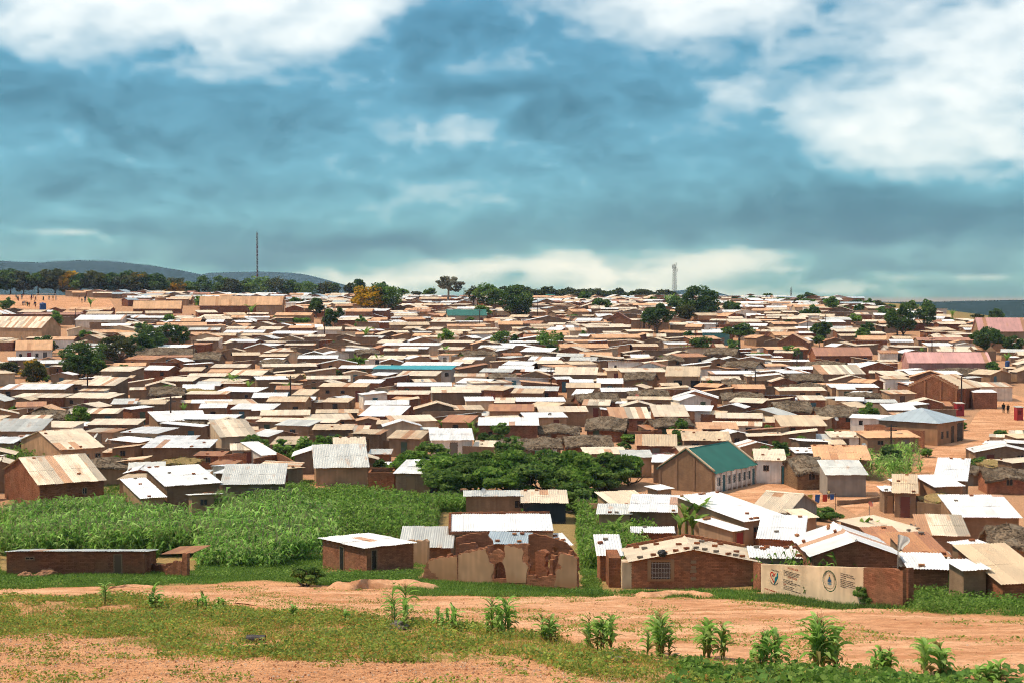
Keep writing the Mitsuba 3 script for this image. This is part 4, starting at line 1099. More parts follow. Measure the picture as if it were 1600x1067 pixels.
zc = Z(1180, 860, 6.154)
INK, RED = (.05, .045, .05), (.45, .07, .03)
for txt, x, y, h, c in (('OUR MISSION', 312, 170, .085, RED), ('Empowering orphans and vulnerable', 275, 192, .052, INK), ('children through education, health', 275, 206, .052, INK), ('care, food and loving families in a', 275, 220, .052, INK), ('safe and caring community.', 275, 234, .052, INK),
                        ('OUR VISION', 315, 260, .085, RED), ('Hope for every child', 272, 278, .055, INK), ('A society where children have a hope', 272, 293, .055, INK), ('and a future without poverty', 272, 307, .055, INK), ('Values', 272, 320, .05, RED), ('Honesty and excellence', 272, 335, .055, INK), ('Love, unity and service', 272, 350, .05, INK), ('Contact us for more information today', 272, 365, .055, INK),
                        ('Like a Prince', 158, 188, .075, INK), ('Ministry of the Nations', 92, 366, .055, RED), ('Tel. +260 977', 150, 385, .055, RED), ('IRP', 160, 246, .095, INK),
                        ('Contact: Head Teacher', 820, 220, .06, INK), ('Community School Project', 820, 238, .06, INK), ('and Centre', 820, 256, .055, INK), ('Meeting on every Sunday at', 820, 278, .055, INK), ('Mornings of worship and', 820, 294, .055, INK), ('Fellowship, Prayer in Church', 820, 310, .055, INK), ('Sunday School is at the Hall', 820, 328, .055, INK), ('all welcome', 820, 345, .055, INK)):
    wall_mesh(text_mesh(txt, h, .003), *zc((x, y))[0], c)
th = np.linspace(0, 2 * math.pi, 72)
hx, hy = 16 * np.sin(th) ** 3, 13 * np.cos(th) - 5 * np.cos(2 * th) - 2 * np.cos(3 * th) - np.cos(4 * th)
heart = Polygon(np.stack([hx, hy], -1) * .0195).buffer(0)
ring = heart.difference(heart.buffer(-.055))
ext = lambda P, h=.004: trimesh.util.concatenate([trimesh.creation.extrude_polygon(g, h, engine='earcut') for g in getattr(P, 'geoms', [P])])
o_ = zc((182, 252))[0]
wall_mesh(ext(ring.intersection(shapely.box(-1, -1, .12, 1))), *o_, (.50, .04, .03), part='heart_outline')
hand = Polygon([(.02, -.34), (.10, -.02), (.16, .04), (.22, .05), (.24, .17), (.30, .26), (.32, .10), (.27, -.03), (.17, -.17), (.08, -.30)]).buffer(.012)
wall_mesh(ext(hand), *o_, (.02, .16, .20), .012, 'hand_emblem')
for a in np.linspace(-2.5, -.65, 19):                 # lettering running round the heart's foot
    m = text_mesh('CARINGHANDSFORALL'[int((a + 2.5) / 1.85 * 16.4)], .055, .003)
    m.apply_transform(trimesh.transformations.rotation_matrix(a + math.pi / 2, [0, 0, 1])); m.apply_translation([.42 * math.cos(a), .42 * math.sin(a) + .02, 0])
    wall_mesh(m, *o_, INK)
o_ = zc((715, 290))[0]
disc = Point(0, 0).buffer(.49, 48)
wall_mesh(ext(disc.difference(Point(0, 0).buffer(.455, 48))), *o_, (.03, .10, .05), part='emblem_ring')
wall_mesh(ext(Point(0, 0).buffer(.36, 40).difference(Point(0, 0).buffer(.352, 40))), *o_, (.20, .16, .08), part='emblem_ring')
for i, ch in enumerate('COMMUNITY CHURCH CENTRE'):
    a = 2.75 - i * 2.36 / 22
    if ch == ' ':
        continue
    m = text_mesh(ch, .062, .003)
    m.apply_transform(trimesh.transformations.rotation_matrix(a - math.pi / 2, [0, 0, 1])); m.apply_translation([.385 * math.cos(a), .385 * math.sin(a), 0])
    wall_mesh(m, *o_, INK)
wall_mesh(ext(Polygon([(-.17, -.02), (-.10, .02), (-.13, .09), (-.06, .07), (-.05, .15), (0, .22), (.05, .15), (.07, .07), (.13, .10), (.11, .01), (.17, -.03), (.05, -.06), (-.06, -.06)])), *o_, (.04, .10, .20), .008, 'crest')
wall_mesh(ext(Polygon([(-.015, .22), (.015, .22), (.04, .26), (0, .31), (-.04, .26)])), *o_, (.55, .22, .04), .008, 'crest')
wall_mesh(ext(Polygon([(-.14, -.08), (.13, -.08), (.16, -.15), (.0, -.19), (-.12, -.16)])), *o_, (.16, .25, .30), .008, 'crest')
wall_mesh(text_mesh('In God we trust', .05, .003), *zc((662, 352))[0], (.30, .16, .08))
FOOT.append(Polygon([gp(940, 925)[:2], gp(1425, 955)[:2], gp(1425, 900)[:2], gp(940, 880)[:2]]))

# --- the ruined house
A, B = gp(662, 907)[:2], gp(901, 922)[:2]
z2 = Z(640, 780, 5.714)
ru = thing('ruined_house', 'roofless ruined house with broken plastered brick walls above the dirt road', 'ruin')
scene[ru + '__front_wall'] = cut_wall(A, B, z2((110, 760), (118, 690), (130, 610), (165, 548), (240, 520), (360, 508), (412, 500), (420, 560), (432, 566), (440, 480), (560, 452), (688, 428), (702, 478), (732, 492), (748, 452), (800, 448), (822, 470), (842, 468), (848, 408), (925, 395), (985, 392), (1065, 405), (1060, 470), (1052, 560), (1075, 590), (1060, 672), (1150, 695), (1230, 690), (1240, 668), (1300, 672),
                                             (1312, 600), (1330, 520), (1325, 475), (1400, 492), (1480, 512), (1500, 522), (1497, 830), (840, 770)), .18, 'brick', holes=[z2((752, 708), (758, 640), (765, 575), (812, 552), (838, 575), (858, 590), (852, 640), (862, 706))], step=.15, seed=1)
for q in (z2((160, 552), (235, 528), (330, 518), (424, 508), (424, 745), (270, 735), (255, 690), (215, 655), (170, 610)), z2((436, 490), (560, 462), (680, 440), (700, 500), (712, 560), (750, 575), (748, 650), (735, 700), (748, 745), (436, 745)),
          z2((850, 412), (920, 418), (1000, 430), (1020, 470), (1005, 520), (1012, 560), (1060, 605), (1045, 650), (1040, 745), (868, 740), (858, 640), (845, 590)), z2((1345, 482), (1420, 500), (1495, 528), (1493, 800), (1290, 770), (1310, 700), (1325, 620), (1380, 605), (1330, 570))):
    put(ru, 'plaster_patch', cut_wall(A, B, q, .02, 'plaster', out=.02, step=.16, seed=len(q)))
put(ru, 'back_wall', cut_wall(shift(A, B, 2.0)[0], shift(A, B, 6.2)[1], z2((405, 640), (412, 345), (440, 335), (560, 302), (680, 288), (705, 335), (742, 400), (742, 640)), .2, 'brick', step=.2, seed=5))
put(ru, 'inner_wall', cut_wall(shift(A, B, 1.0)[0], shift(A, B, 4.4)[1], z2((440, 640), (442, 402), (500, 392), (585, 386), (612, 432), (700, 412), (742, 405), (742, 640)), .2, 'brick', step=.2, seed=6))
put(ru, 'back_wall', cut_wall(shift(A, B, 2.0)[0], shift(A, B, 6.2)[1], z2((1058, 700), (1060, 318), (1118, 302), (1162, 320), (1240, 332), (1290, 352), (1400, 388), (1450, 440), (1490, 492), (1488, 700)), .2, 'brick', holes=[z2((1270, 425), (1320, 425), (1320, 472), (1270, 472)), z2((1232, 485), (1318, 482), (1300, 610), (1240, 640))], step=.2, seed=7))
put(ru, 'inner_wall', cut_wall(*shift(A, B, .9), z2((1122, 705), (1122, 470), (1150, 455), (1190, 452), (1222, 478), (1215, 560), (1232, 640), (1225, 700)), .35, 'brick', step=.2, seed=8))
dR, nR = frame_of(A, B)
for t0, wdt in ((.05, .2), (8.0, .2), (4.55, .18)):      # cross walls running back
    za = float(hgt(*(A + dR[:2] * min(t0, 7.9))))
    t0 = min(t0, on_plane(A, B, 901, 900)[0] - .2)
    P0 = A + dR[:2] * t0
    mb = MB()
    for i in range(8):
        h = (1.55 if t0 > 1 else 1.0) + .12 * math.sin(i * 2.1) + .05 * (i % 3)
        p = np.array([*(P0 + nR[:2] * (.19 + i * .3)), za - .4])
        mb.box(p, dR * wdt, nR * .298, [0, 0, h + .4], uv=(50 * 64 + i * .3, 0))
    put(ru, 'side_wall', mb.uv('wall_mat'))
FOOT.append(Polygon([gp(640, 925)[:2], gp(910, 925)[:2], gp(900, 800)[:2], gp(690, 800)[:2]]))
FA, FB_ = gp(630, 883)[:2], gp(668, 884)[:2]
k = thing('wall_fragment', 'lone fragment of plastered wall standing left of the ruined house', 'wall')
scene[k] = cut_wall(FA, FB_, [(630, 890), (630.5, 846), (640, 843), (655, 844.5), (664, 842), (668, 846), (667, 890)], .3, 'plaster', step=.2, seed=2)
# the white-roofed house right behind the ruin, with its brick parapet
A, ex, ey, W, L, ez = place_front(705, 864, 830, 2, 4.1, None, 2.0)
hb = house(A, ex, ey, W, L, ez, 2.0, 'mono', 'white', 'plaster', pitch=10, ops=[(D_, 'f', .9, 1.2, 1.7, 0, (.012, .01, .012))], label='house with large ribbed white roof and brick parapet right behind the ruin', name='brick_house', o=.02)  # its near-black slab paints the shade in an open doorway
tp = math.tan(math.radians(10))
for i in range(28):
    p = A + ex * (i * W / 28) + ey * (L + .05) + [0, 0, ez - A[2] + L * tp + .02]
    mb = MB(); mb.box(p, ex * (W / 28 - .012), ey * .14, [0, 0, .15 + .012 * (i % 3)]); put(hb, 'brick', mb.col(BR[(i * 7) % 2], 'matt_mat'))
for i in range(15):
    y = i * L / 15
    p = A - ex * .2 + ey * y + [0, 0, ez - A[2] + y * tp - 1.2 * (i == 0)]
    mb = MB(); mb.box(p, ex * .17, ey * (L / 15 - .01), [0, 0, .2 + 1.2 * (i == 0)]); put(hb, 'brick', mb.col(BR[(i * 5) % 2], 'matt_mat'))
for i in range(26):
    p = A + ex * (i * W / 26) - ey * .16 + [0, 0, ez - A[2] - .12]
    mb = MB(); mb.box(p, ex * (W / 26 - .012), ey * .13, [0, 0, .09]); put(hb, 'brick', mb.col(BR[(i * 3) % 2], 'matt_mat'))
F(866, 890, 852, 12, L=3.2, H=1.1, rc='white', wc='brick', ops=[], weights=5)
F(764, 822, 849, -9, L=1.8, H=1.4, rc='blue', wc='brick', ops=[], pitch=14, desc='brick lean-to with bluish tin roof')
F(573, 646, 856, 33, xs=504, H=1.55, rc='white', wc='brick', ops=[(D_, 'l', 2.9, .5, 1.5, 0, (.012, .01, .01)), (D_, 'f', .5, .3, 1.2, .2, (.012, .01, .01))], pitch=-3)
F(628, 703, 854, 0, L=4, H=1.1, rc='grey', wc='brick', ops=[], pitch=12)
# the bent sheet that slid off the roof
p0 = gp(733, 845, .6)
u = np.linspace(0, 1, 9)
V, Fq = [], []
for j, t in enumerate(np.linspace(0, 1, 9)):
    for i, s_ in enumerate(u):
        a = (s_ - .5) * 2.2
        V.append(p0 + np.array([1.9 * t - .2 + .42 * math.sin(a) * (1 - .35 * t), .4 - .3 * t + .42 * math.cos(a), 1.35 - 1.25 * t + .30 * math.cos(a) * (1 - .5 * t)]))
        if i < 8 and j < 8:
            q = j * 9 + i; Fq += [(q, q + 1, q + 10), (q, q + 10, q + 9)]
k = thing('bent_roof_sheet', 'rusty bent roof sheet curling over the broken walls of the ruin', 'roof sheet')
scene[k] = vcol(V, Fq, (.36, .23, .13), 'matt_mat', True)

# --- the long low shack on the left
A, ex, ey, W, L, ez = place_front(10, 225, 862, 0, 3.2, None, 1.42)
_hid[0] = 6
sh = house(A, ex, ey, W, L, ez, 1.42, 'mono', 'grey', 'brick', pitch=-8, ops=[(D_, 'f', W * .81, .40, 1.25, 0, (.11, .075, .055)), (W_, 'f', W * .17, .45, .10, 1.0)], label='long low mud shack with thin grey tin roof beside the dirt road', name='mud_shack', cat='shack', o=.12)
S0, S1 = gp(226, 900)[:2], gp(292, 902)[:2]
k = thing('broken_shed', 'half-collapsed brick shed with sagging dark sheet at the right end of the long shack', 'shed')
z4 = Z(0, 807, 4)
scene[k + '__wall'] = cut_wall(S0, S1, z4((905, 385), (905, 300), (930, 265), (985, 258), (1020, 285), (1035, 330), (1040, 385)), .25, 'stone', step=.2, seed=11)
put(k, 'wall', cut_wall(*shift(S0, S1, .5), z4((1030, 385), (1035, 325), (1085, 275), (1135, 280), (1135, 385)), .2, 'brick', step=.2, seed=12))
scene[k + '__pier'] = cut_wall(S0, S1, z4((1138, 390), (1138, 228), (1168, 228), (1168, 390)), .25, 'brick')
put(k, 'back_wall', cut_wall(*shift(S0, S1, 2.0), z4((905, 380), (905, 300), (1168, 290), (1168, 380)), .2, 'brick', step=.2, seed=13))
mb = MB(); a = gp(251, 866, 1.05); d_, n_ = frame_of(S0, S1)
b = gp(301, 864, 1.1); u_ = b - a
mb.box(a, u_, n_ * 1.8 + [0, 0, .22], [0, 0, .03], uv=(77 * 64, ROOFS.index('rust') * 64)); scene[k + '__roof'] = mb.uv('tin_mat')
V, Fq = tube([gp(226, 902), gp(233, 872, .25) + [0, .2, .35]], [.035, .03], 6)
k2 = thing('prop_pole', 'pale wooden pole leaning against the collapsed end of the long shack', 'pole'); scene[k2] = vcol(V, Fq, (.45, .28, .17))
FOOT.append(Polygon([gp(0, 905)[:2], gp(305, 905)[:2], gp(305, 870)[:2], gp(0, 870)[:2]]))

# --- the hut under a white tarpaulin
A, ex, ey, W, L, ez = place_front(203, 254, 741, 10, 3.2, None, 1.5)
tarp = house(A, ex, ey, W, L, ez, 1.5, 'gable', 'cream', 'brick', rise=.9, ops=[], label='brick hut with white tarpaulin draped over its front', name='tarp_hut', cat='hut')
nx, ny = 22, 14
V = []
for j in range(ny):
    f = j / (ny - 1)
    for i in range(nx):
        x = -.25 + (W + .5) * i / (nx - 1)
        y, z = (-.22 - .10 * math.sin(i * 1.7), ez - 1.15 + f * 2.0) if f < .6 else (-.22 + (f - .6) * 4.4, ez + .12 + (f - .6) * 2.1)
        w = nfbm(np.array([[x * 2.2, f * 3, 1.3]]), 3, 6)[0] - .5
        V.append(A + ex * x + ey * (y - .30 * abs(w) * 2) + [0, 0, z + .16 * w + .14 - A[2]])
Fq = [(j * nx + i, j * nx + i + 1, (j + 1) * nx + i + 1, (j + 1) * nx + i) for j in range(ny - 1) for i in range(nx - 1)]
k = thing('tarpaulin', 'crumpled white tarpaulin hanging over the front of the brick hut', 'tarpaulin')
scene[k] = vcol(V, np.array(Fq), (.62, .64, .63), 'matt_mat', True)
# ---------------------------------------------------------------- plants
def cards(P, size, r, up=.35, cols=None, aspect=1.7, droop=0.0):
    """Small leaf-shaped faces (two triangles each) at the points P."""
    n = len(P)
    d = r.normal(size=(n, 3)); d[:, 2] = np.abs(d[:, 2]) * up + d[:, 2] * (1 - up) * .6 - droop
    d /= np.linalg.norm(d, axis=1, keepdims=True)
    e = np.cross(d, r.normal(size=(n, 3))); e /= np.linalg.norm(e, axis=1, keepdims=True)
    s = (size * r.uniform(.6, 1.35, n))[:, None]
    a, b = d * s * aspect / 2, e * s / 2
    V = np.stack([P - a, P + b, P + a, P - b], 1).reshape(-1, 3)
    k = np.arange(n)[:, None] * 4
    Fc = np.concatenate([k + [0, 1, 2], k + [0, 2, 3]])
    return V, Fc, np.repeat(cols, 4, axis=0)


PAL = {'far': [(.055, .085, .032), (.085, .12, .042), (.13, .15, .055)], 'dark': [(.055, .115, .033), (.09, .16, .045), (.135, .205, .06)], 'mid': [(.085, .17, .038), (.135, .23, .055), (.19, .29, .08)], 'olive': [(.065, .082, .03), (.10, .115, .042), (.14, .145, .06)],
       'yellow': [(.50, .30, .02), (.60, .38, .03), (.14, .16, .04)], 'grey': [(.16, .17, .11), (.24, .25, .17), (.36, .34, .26)], 'fresh': [(.11, .22, .038), (.165, .29, .055), (.23, .36, .09)],
       'acacia': [(.10, .21, .034), (.155, .28, .05), (.22, .34, .08)], 'maize': [(.14, .29, .055), (.22, .40, .085), (.34, .50, .16)], 'weed': [(.20, .30, .055), (.32, .40, .085), (.46, .41, .11), (.46, .30, .085), (.26, .38, .11)]}


def pal(name, n, r, w=None):
    c = np.array(PAL[name])
    i = r.choice(len(c), n, p=w)
    return c[i] * r.uniform(.75, 1.25, (n, 1))


def crown(kind, seed, n=2600, shape='round', leaf=.34, clumps=26):
    """Leaves of a crown of unit width 1 x 1 x 1 (centre at 0,0,.5), as arrays."""
    r = np.random.default_rng(seed)
    C_ = []
    while len(C_) < clumps:
        q = r.uniform(-1, 1, 3)
        d = np.linalg.norm(q)
        if shape == 'flat':
            ok_ = d < 1 and d > .35 and q[2] > -.5
            q = q * [1, 1, .75]
        elif shape == 'cone':
            ok_ = math.hypot(q[0], q[1]) < (1 - (q[2] + 1) / 2) * .95 + .06
        elif shape == 'airy':
            ok_ = .35 < d < 1 and r.random() < .8
        else:
            ok_ = .48 < d < 1 and not (q[2] < -.55 and r.random() < .7)
        if ok_:
            C_.append(q * .5 * (.80 if shape != 'cone' else .95))
    C_ = np.array(C_)
    k = n // clumps
    P, cols = [], []
    for c in C_:
        rad = r.uniform(.10, .19) * (.6 if shape == 'airy' else .55 if shape == 'cone' else 1)
        g = r.normal(size=(k, 3)); g /= np.linalg.norm(g, axis=1, keepdims=True)
        P.append(c + g * (rad * r.uniform(.35, 1, k) ** .5)[:, None] * [1, 1, .75])
        t = r.uniform(.8, 1.2)
        w = r.dirichlet([1.2] * len(PAL[kind]))
        if kind == 'yellow': w = np.array([.4, .4, .2])
        cols.append(pal(kind, k, r, w) * t)
    P = np.vstack(P); P[:, 2] += .5
    return cards(P, leaf, r, cols=np.vstack(cols))


_cr = {}


def tree(px, yb, yt, w, kind='dark', shape='round', label=None, group=None, name='tree', trunk=.32, n=2600, lift=0.0, D=None, leaf=None):
    if D is None and yb < 475:
        D = 610 if px < 260 else 660
    if D is None:
        P = gp(px, yb)
    else:                                           # on the far plateau, which the eye meets almost edge-on
        P = CAM + ray(px, 466) * D
        P[2] = hgt(P[0], P[1])
    s = FPX / P[1]
    top = (CAM + ray(px, yt) * P[1] / ray(px, yt)[1])[2]
    Ht, Wd = max(top - float(P[2]), 1.0), w / s
    r = np.random.default_rng(int(px * 13 + yt * 7) % 99991)
    z0 = float(P[2])
    key = thing(name, label or {'far': 'dark green tree', 'dark': 'dark green tree', 'mid': 'mid green tree', 'olive': 'olive green tree', 'yellow': 'tree covered in yellow flowers', 'grey': 'thin grey-green tree', 'fresh': 'fresh green tree', 'acacia': 'spreading acacia tree'}[kind] + {'round': ' with rounded crown', 'flat': ' with flat spreading crown', 'cone': ' shaped like a cone', 'airy': ' with loose airy crown'}[shape],
                'tree', group or 'trees of the township', pix(P + [0, 0, Ht * .6]))
    tk = trunk * Ht
    lean = r.normal(0, .04, 2) * Ht
    rt = max(.05 * Wd, .12)
    V, Fc = tube([[0, 0, -.4], [lean[0] * .4, lean[1] * .4, tk * .6], [lean[0], lean[1], tk * 1.3], [lean[0] * 1.2, lean[1] * 1.2, Ht * .75]], [rt, rt * .75, rt * .5, rt * .15], 7)
    TV, TF = [V], [Fc]; off = len(V); V0, F0 = V, Fc
    for i in range(5):
        a = i * 1.3 + r.uniform(0, .6)
        q = [[lean[0] * .7, lean[1] * .7, tk * r.uniform(.7, 1.2)], [math.cos(a) * Wd * .18, math.sin(a) * Wd * .18, tk * 1.2 + Ht * .1], [math.cos(a) * Wd * .34, math.sin(a) * Wd * .34, tk + Ht * .33]]
        v, f = tube(q, [rt * .4, rt * .28, rt * .08], 5); TV.append(v); TF.append(f + off); off += len(v)
    if s < 4.5: TV, TF = [V0], [F0]
    scene[key + '__trunk'] = vcol(np.vstack(TV) + [P[0], P[1], z0], np.vstack(TF), (.13, .10, .075) if shape != 'airy' else (.30, .26, .21))
    ch = Ht - tk * .8
    lf = leaf or max(.26, 2.1 / s)
    n = int(min(n * 1.25, 14 * Wd * max(ch, Wd * .6) / (lf * lf) + 300))
    # the crown is built at true size, so leaves keep their size whatever the tree's
    V, Fc, col = crown(kind, int(px * 3 + yt) % 9973, n, shape, 1.0, clumps=int(np.clip(12 + Wd * 2.4, 14, 46)))
    k = V.reshape(-1, 4, 3); c = k.mean(1, keepdims=True)
    V = (c * [Wd * 1.12, Wd * 1.12, ch * 1.06] + (k - c) * lf).reshape(-1, 3) + [P[0] + lean[0], P[1] + lean[1], z0 + tk * .8]
    scene[key + '__crown'] = vcol(V, Fc, col, 'leaf_mat')
    FOOT.append(Point(P[0], P[1]).buffer(min(Wd * .25, 2.5)))
    if w >= 22 and yb < 620 and name == 'tree':     # the yard in front of the tree stays open
        FOOT.append(shapely.box(P[0] - Wd * .42, P[1] - min(4.5 + .006 * P[1] * Ht * .6, 9), P[0] + Wd * .42, P[1] + 1))
    return key


# left treeline behind the football pitch
TL = 'trees behind the football pitch'
for i, (x, t, w, k) in enumerate(((-12, 417, 52, 'olive'), (14, 420, 44, 'dark'), (38, 425, 40, 'olive'), (60, 421, 46, 'dark'), (86, 420, 52, 'olive'), (104, 425, 40, 'yellow'), (122, 424, 44, 'dark'), (150, 421, 54, 'olive'), (172, 427, 42, 'dark'), (194, 421, 46, 'olive'), (204, 424, 40, 'dark'), (224, 426, 52, 'olive'), (243, 425, 46, 'dark'), (214, 427, 36, 'yellow'))):
    tree(x, 466 + (i % 3), t, w, k, 'round' if i % 3 else 'flat', group=TL, n=5200, trunk=.01, leaf=.75)
tree(275, 470, 439, 42, 'yellow', 'round', label='bushy tree thick with yellow flowers', n=2600, trunk=.1)
tree(347, 470, 456, 22, 'yellow', n=700, trunk=.15)
for i, (x, t, w) in enumerate(((275, 431, 34), (318, 432, 24), (340, 430, 26), (362, 436, 24), (385, 436, 26), (408, 432, 40), (432, 433, 36), (452, 437, 30), (478, 440, 38), (508, 441, 30), (521, 442, 20), (300, 438, 26), (545, 443, 16), (557, 437, 18), (604, 439, 14))):
    tree(x, 458, t, w * 1.25, ('olive', 'dark', 'mid')[i % 3], group='far trees along the skyline', n=1200, trunk=.06)
tree(574, 492, 446, 56, 'yellow', 'round', label='broad tree with yellow-flowering left half', n=2600, trunk=.15); tree(600, 492, 442, 48, 'mid', n=3000, trunk=.12); tree(578, 490, 452, 50, 'olive', n=1500, trunk=.1)
tree(700, 478, 428, 50, 'grey', 'airy', label='tall eucalyptus with loose grey-green crown', n=2300, trunk=.42)
tree(797, 500, 448, 54, 'dark', n=4200, trunk=.15); tree(762, 486, 444, 48, 'mid', n=3000, trunk=.18); tree(740, 482, 448, 26, 'olive', n=900); tree(812, 500, 470, 30, 'dark', n=1500, trunk=.1)
tree(494, 498, 465, 24, 'dark', n=1500, trunk=.2); tree(531, 500, 467, 18, 'dark', n=1300, trunk=.1, shape='cone'); tree(516, 516, 483, 24, 'dark', n=1600, trunk=.1); tree(475, 482, 468, 14, 'olive', n=400)
tree(628, 468, 451, 22, 'mid', n=600); tree(668, 466, 451, 24, 'mid', n=600); tree(650, 468, 455, 18, 'olive', n=400); tree(560, 452, 436, 16, 'dark', n=500)
for i in range(24):
    x = 790 + i * 11.2
    tree(x, 466, 448 + 3.2 * math.sin(i * 1.9) + .33 * i, 30 + 7 * math.sin(i * 2.7), ('far', 'olive', 'far')[i % 3], 'flat' if i % 2 else 'round', group='far trees along the skyline', n=800, trunk=.06)
tree(1093, 498, 446, 62, 'dark', n=4600, trunk=.14); tree(1104, 499, 470, 36, 'dark', n=1700, trunk=.1); tree(1026, 522, 475, 48, 'dark', n=3400, trunk=.22); tree(1014, 519, 482, 30, 'mid', n=1200, trunk=.2); tree(1068, 506, 477, 34, 'olive', n=1700, trunk=.2); tree(1142, 492, 471, 30, 'dark', n=1500, trunk=.12)
tree(1155, 546, 503, 50, 'dark', 'flat', label='umbrella-shaped dark tree standing over tin roofs', n=3000, trunk=.38); tree(1284, 534, 501, 34, 'dark', n=2300, trunk=.1); tree(1281, 542, 524, 16, 'mid', n=600); tree(1356, 527, 504, 22, 'dark', n=1300, trunk=.1)
tree(1412, 532, 474, 46, 'dark', n=4000, trunk=.2); tree(1446, 520, 476, 36, 'dark', n=2600, trunk=.2); tree(1402, 524, 488, 32, 'olive', n=1600, trunk=.2); tree(1230, 514, 490, 14, 'dark', 'cone', n=900, trunk=.05)
tree(1542, 552, 509, 50, 'dark', n=3600, trunk=.12); tree(1581, 554, 524, 32, 'dark', n=2000, trunk=.1); tree(1528, 500, 491, 20, 'olive', n=500); tree(1200, 474, 459, 16, 'dark', n=500); tree(1265, 470, 457, 18, 'dark', n=600); tree(1250, 472, 461, 12, 'mid', n=300)
for i in range(18):
    tree(1150 + i * 14 + 5 * math.sin(i * 3.1), 476 + .35 * i, 464 + .55 * i + 3 * math.sin(i * 2.3), 24 + 6 * math.sin(i * 1.7), ('far', 'olive', 'mid')[i % 3], group='far trees on the right-hand skyline', n=600, trunk=.06)
for i, (x, b, t, w) in enumerate(((1335, 507, 491, 24), (1362, 494, 486, 20), (1390, 500, 484, 20), (1315, 488, 478, 22), (1420, 488, 480, 14), (1480, 503, 497, 20), (1340, 480, 468, 16), (1372, 480, 470, 14))):
    tree(x, b, t, w, ('fresh', 'mid')[i % 2], n=420, trunk=.1)
# dark clump on the left
tree(130, 590, 529, 66, 'dark', n=4600, trunk=.1); tree(118, 594, 552, 42, 'dark', n=2500, trunk=.08); tree(150, 592, 556, 34, 'mid', n=1500, trunk=.1); tree(181, 572, 524, 60, 'olive', n=4000, trunk=.12)
tree(218, 566, 519, 48, 'dark', n=2800, trunk=.1); tree(238, 556, 512, 44, 'dark', n=2600, trunk=.1); tree(263, 546, 506, 32, 'dark', n=1500, trunk=.1); tree(282, 544, 507, 30, 'dark', n=1400, trunk=.1); tree(52, 604, 560, 38, 'yellow', label='shrubby tree dotted with orange-yellow flowers', n=1100, trunk=.1); tree(54, 606, 563, 36, 'olive', n=1500, trunk=.1)
tree(12, 590, 566, 34, 'olive', n=1500, trunk=.1); tree(78, 556, 533, 24, 'olive', n=700)
# the acacia thicket in the middle
for i, (x, b, t, w, k) in enumerate(((640, 758, 706, 84, 'acacia'), (690, 768, 703, 92, 'acacia'), (742, 770, 704, 92, 'mid'), (795, 770, 700, 100, 'acacia'), (850, 768, 703, 96, 'mid'), (900, 765, 701, 96, 'acacia'), (948, 764, 708, 80, 'mid'), (985, 758, 713, 72, 'acacia'), (715, 776, 726, 90, 'mid'), (775, 778, 728, 90, 'acacia'), (830, 778, 728, 90, 'mid'), (885, 774, 726, 80, 'acacia'), (935, 772, 732, 70, 'mid'), (665, 750, 708, 70, 'mid'))):
    tree(x, b, t - 3, w, k, 'flat' if i % 2 else 'round', group='acacia trees of the thicket', n=6800, trunk=.03, leaf=.26)
tree(900, 800, 753, 76, 'mid', 'round', label='dense rounded bush beside the black tarpaulin front', n=5000, trunk=.02, name='bush', leaf=.26)
tree(1062, 690, 655, 28, 'mid', 'round', label='rounded green bush behind the orange-roofed house', n=2000, trunk=.02, name='bush', leaf=.24)
for (x, b, t, w) in ((556, 572, 558, 34), (545, 578, 566, 24), (700, 568, 550, 14), (470, 509, 495, 26), (447, 513, 503, 24), (428, 502, 494, 14), (580, 525, 517, 18), (520, 541, 533, 14), (832, 526, 512, 16), (895, 503, 492, 20), (1040, 575, 556, 30), (1182, 566, 549, 28), (875, 546, 520, 12), (912, 530, 517, 10), (733, 508, 495, 14),
                     (22, 650, 634, 24), (180, 630, 620, 22), (22, 722, 701, 50), (178, 728, 712, 26), (870, 683, 668, 24), (950, 684, 668, 20), (982, 692, 678, 26), (975, 702, 690, 20), (1200, 690, 660, 20), (1448, 714, 700, 16), (1255, 806, 786, 46), (1285, 812, 792, 60), (1210, 845, 828, 40), (1245, 855, 838, 40), (1180, 836, 822, 34), (1130, 850, 826, 60), (1320, 840, 818, 50),
                     (1500, 672, 655, 18), (1565, 690, 672, 30), (1590, 690, 676, 24), (1420, 872, 858, 20), (640, 630, 622, 24), (1440, 540, 530, 10), (205, 680, 672, 12), (700, 700, 690, 18), (475, 600, 586, 14), (610, 630, 622, 10), (1065, 690, 676, 20), (1230, 720, 712, 14), (480, 714, 692, 64), (455, 712, 700, 40), (1005, 700, 688, 14), (240, 880, 866, 20)):
    tree(x, b, t, w, ('fresh', 'mid')[x % 2], 'round', name='bush', label=('bright green bush', 'green bush')[x % 2], group='bushes among the houses', n=1300, trunk=.01, leaf=.24 if b > 640 else None)


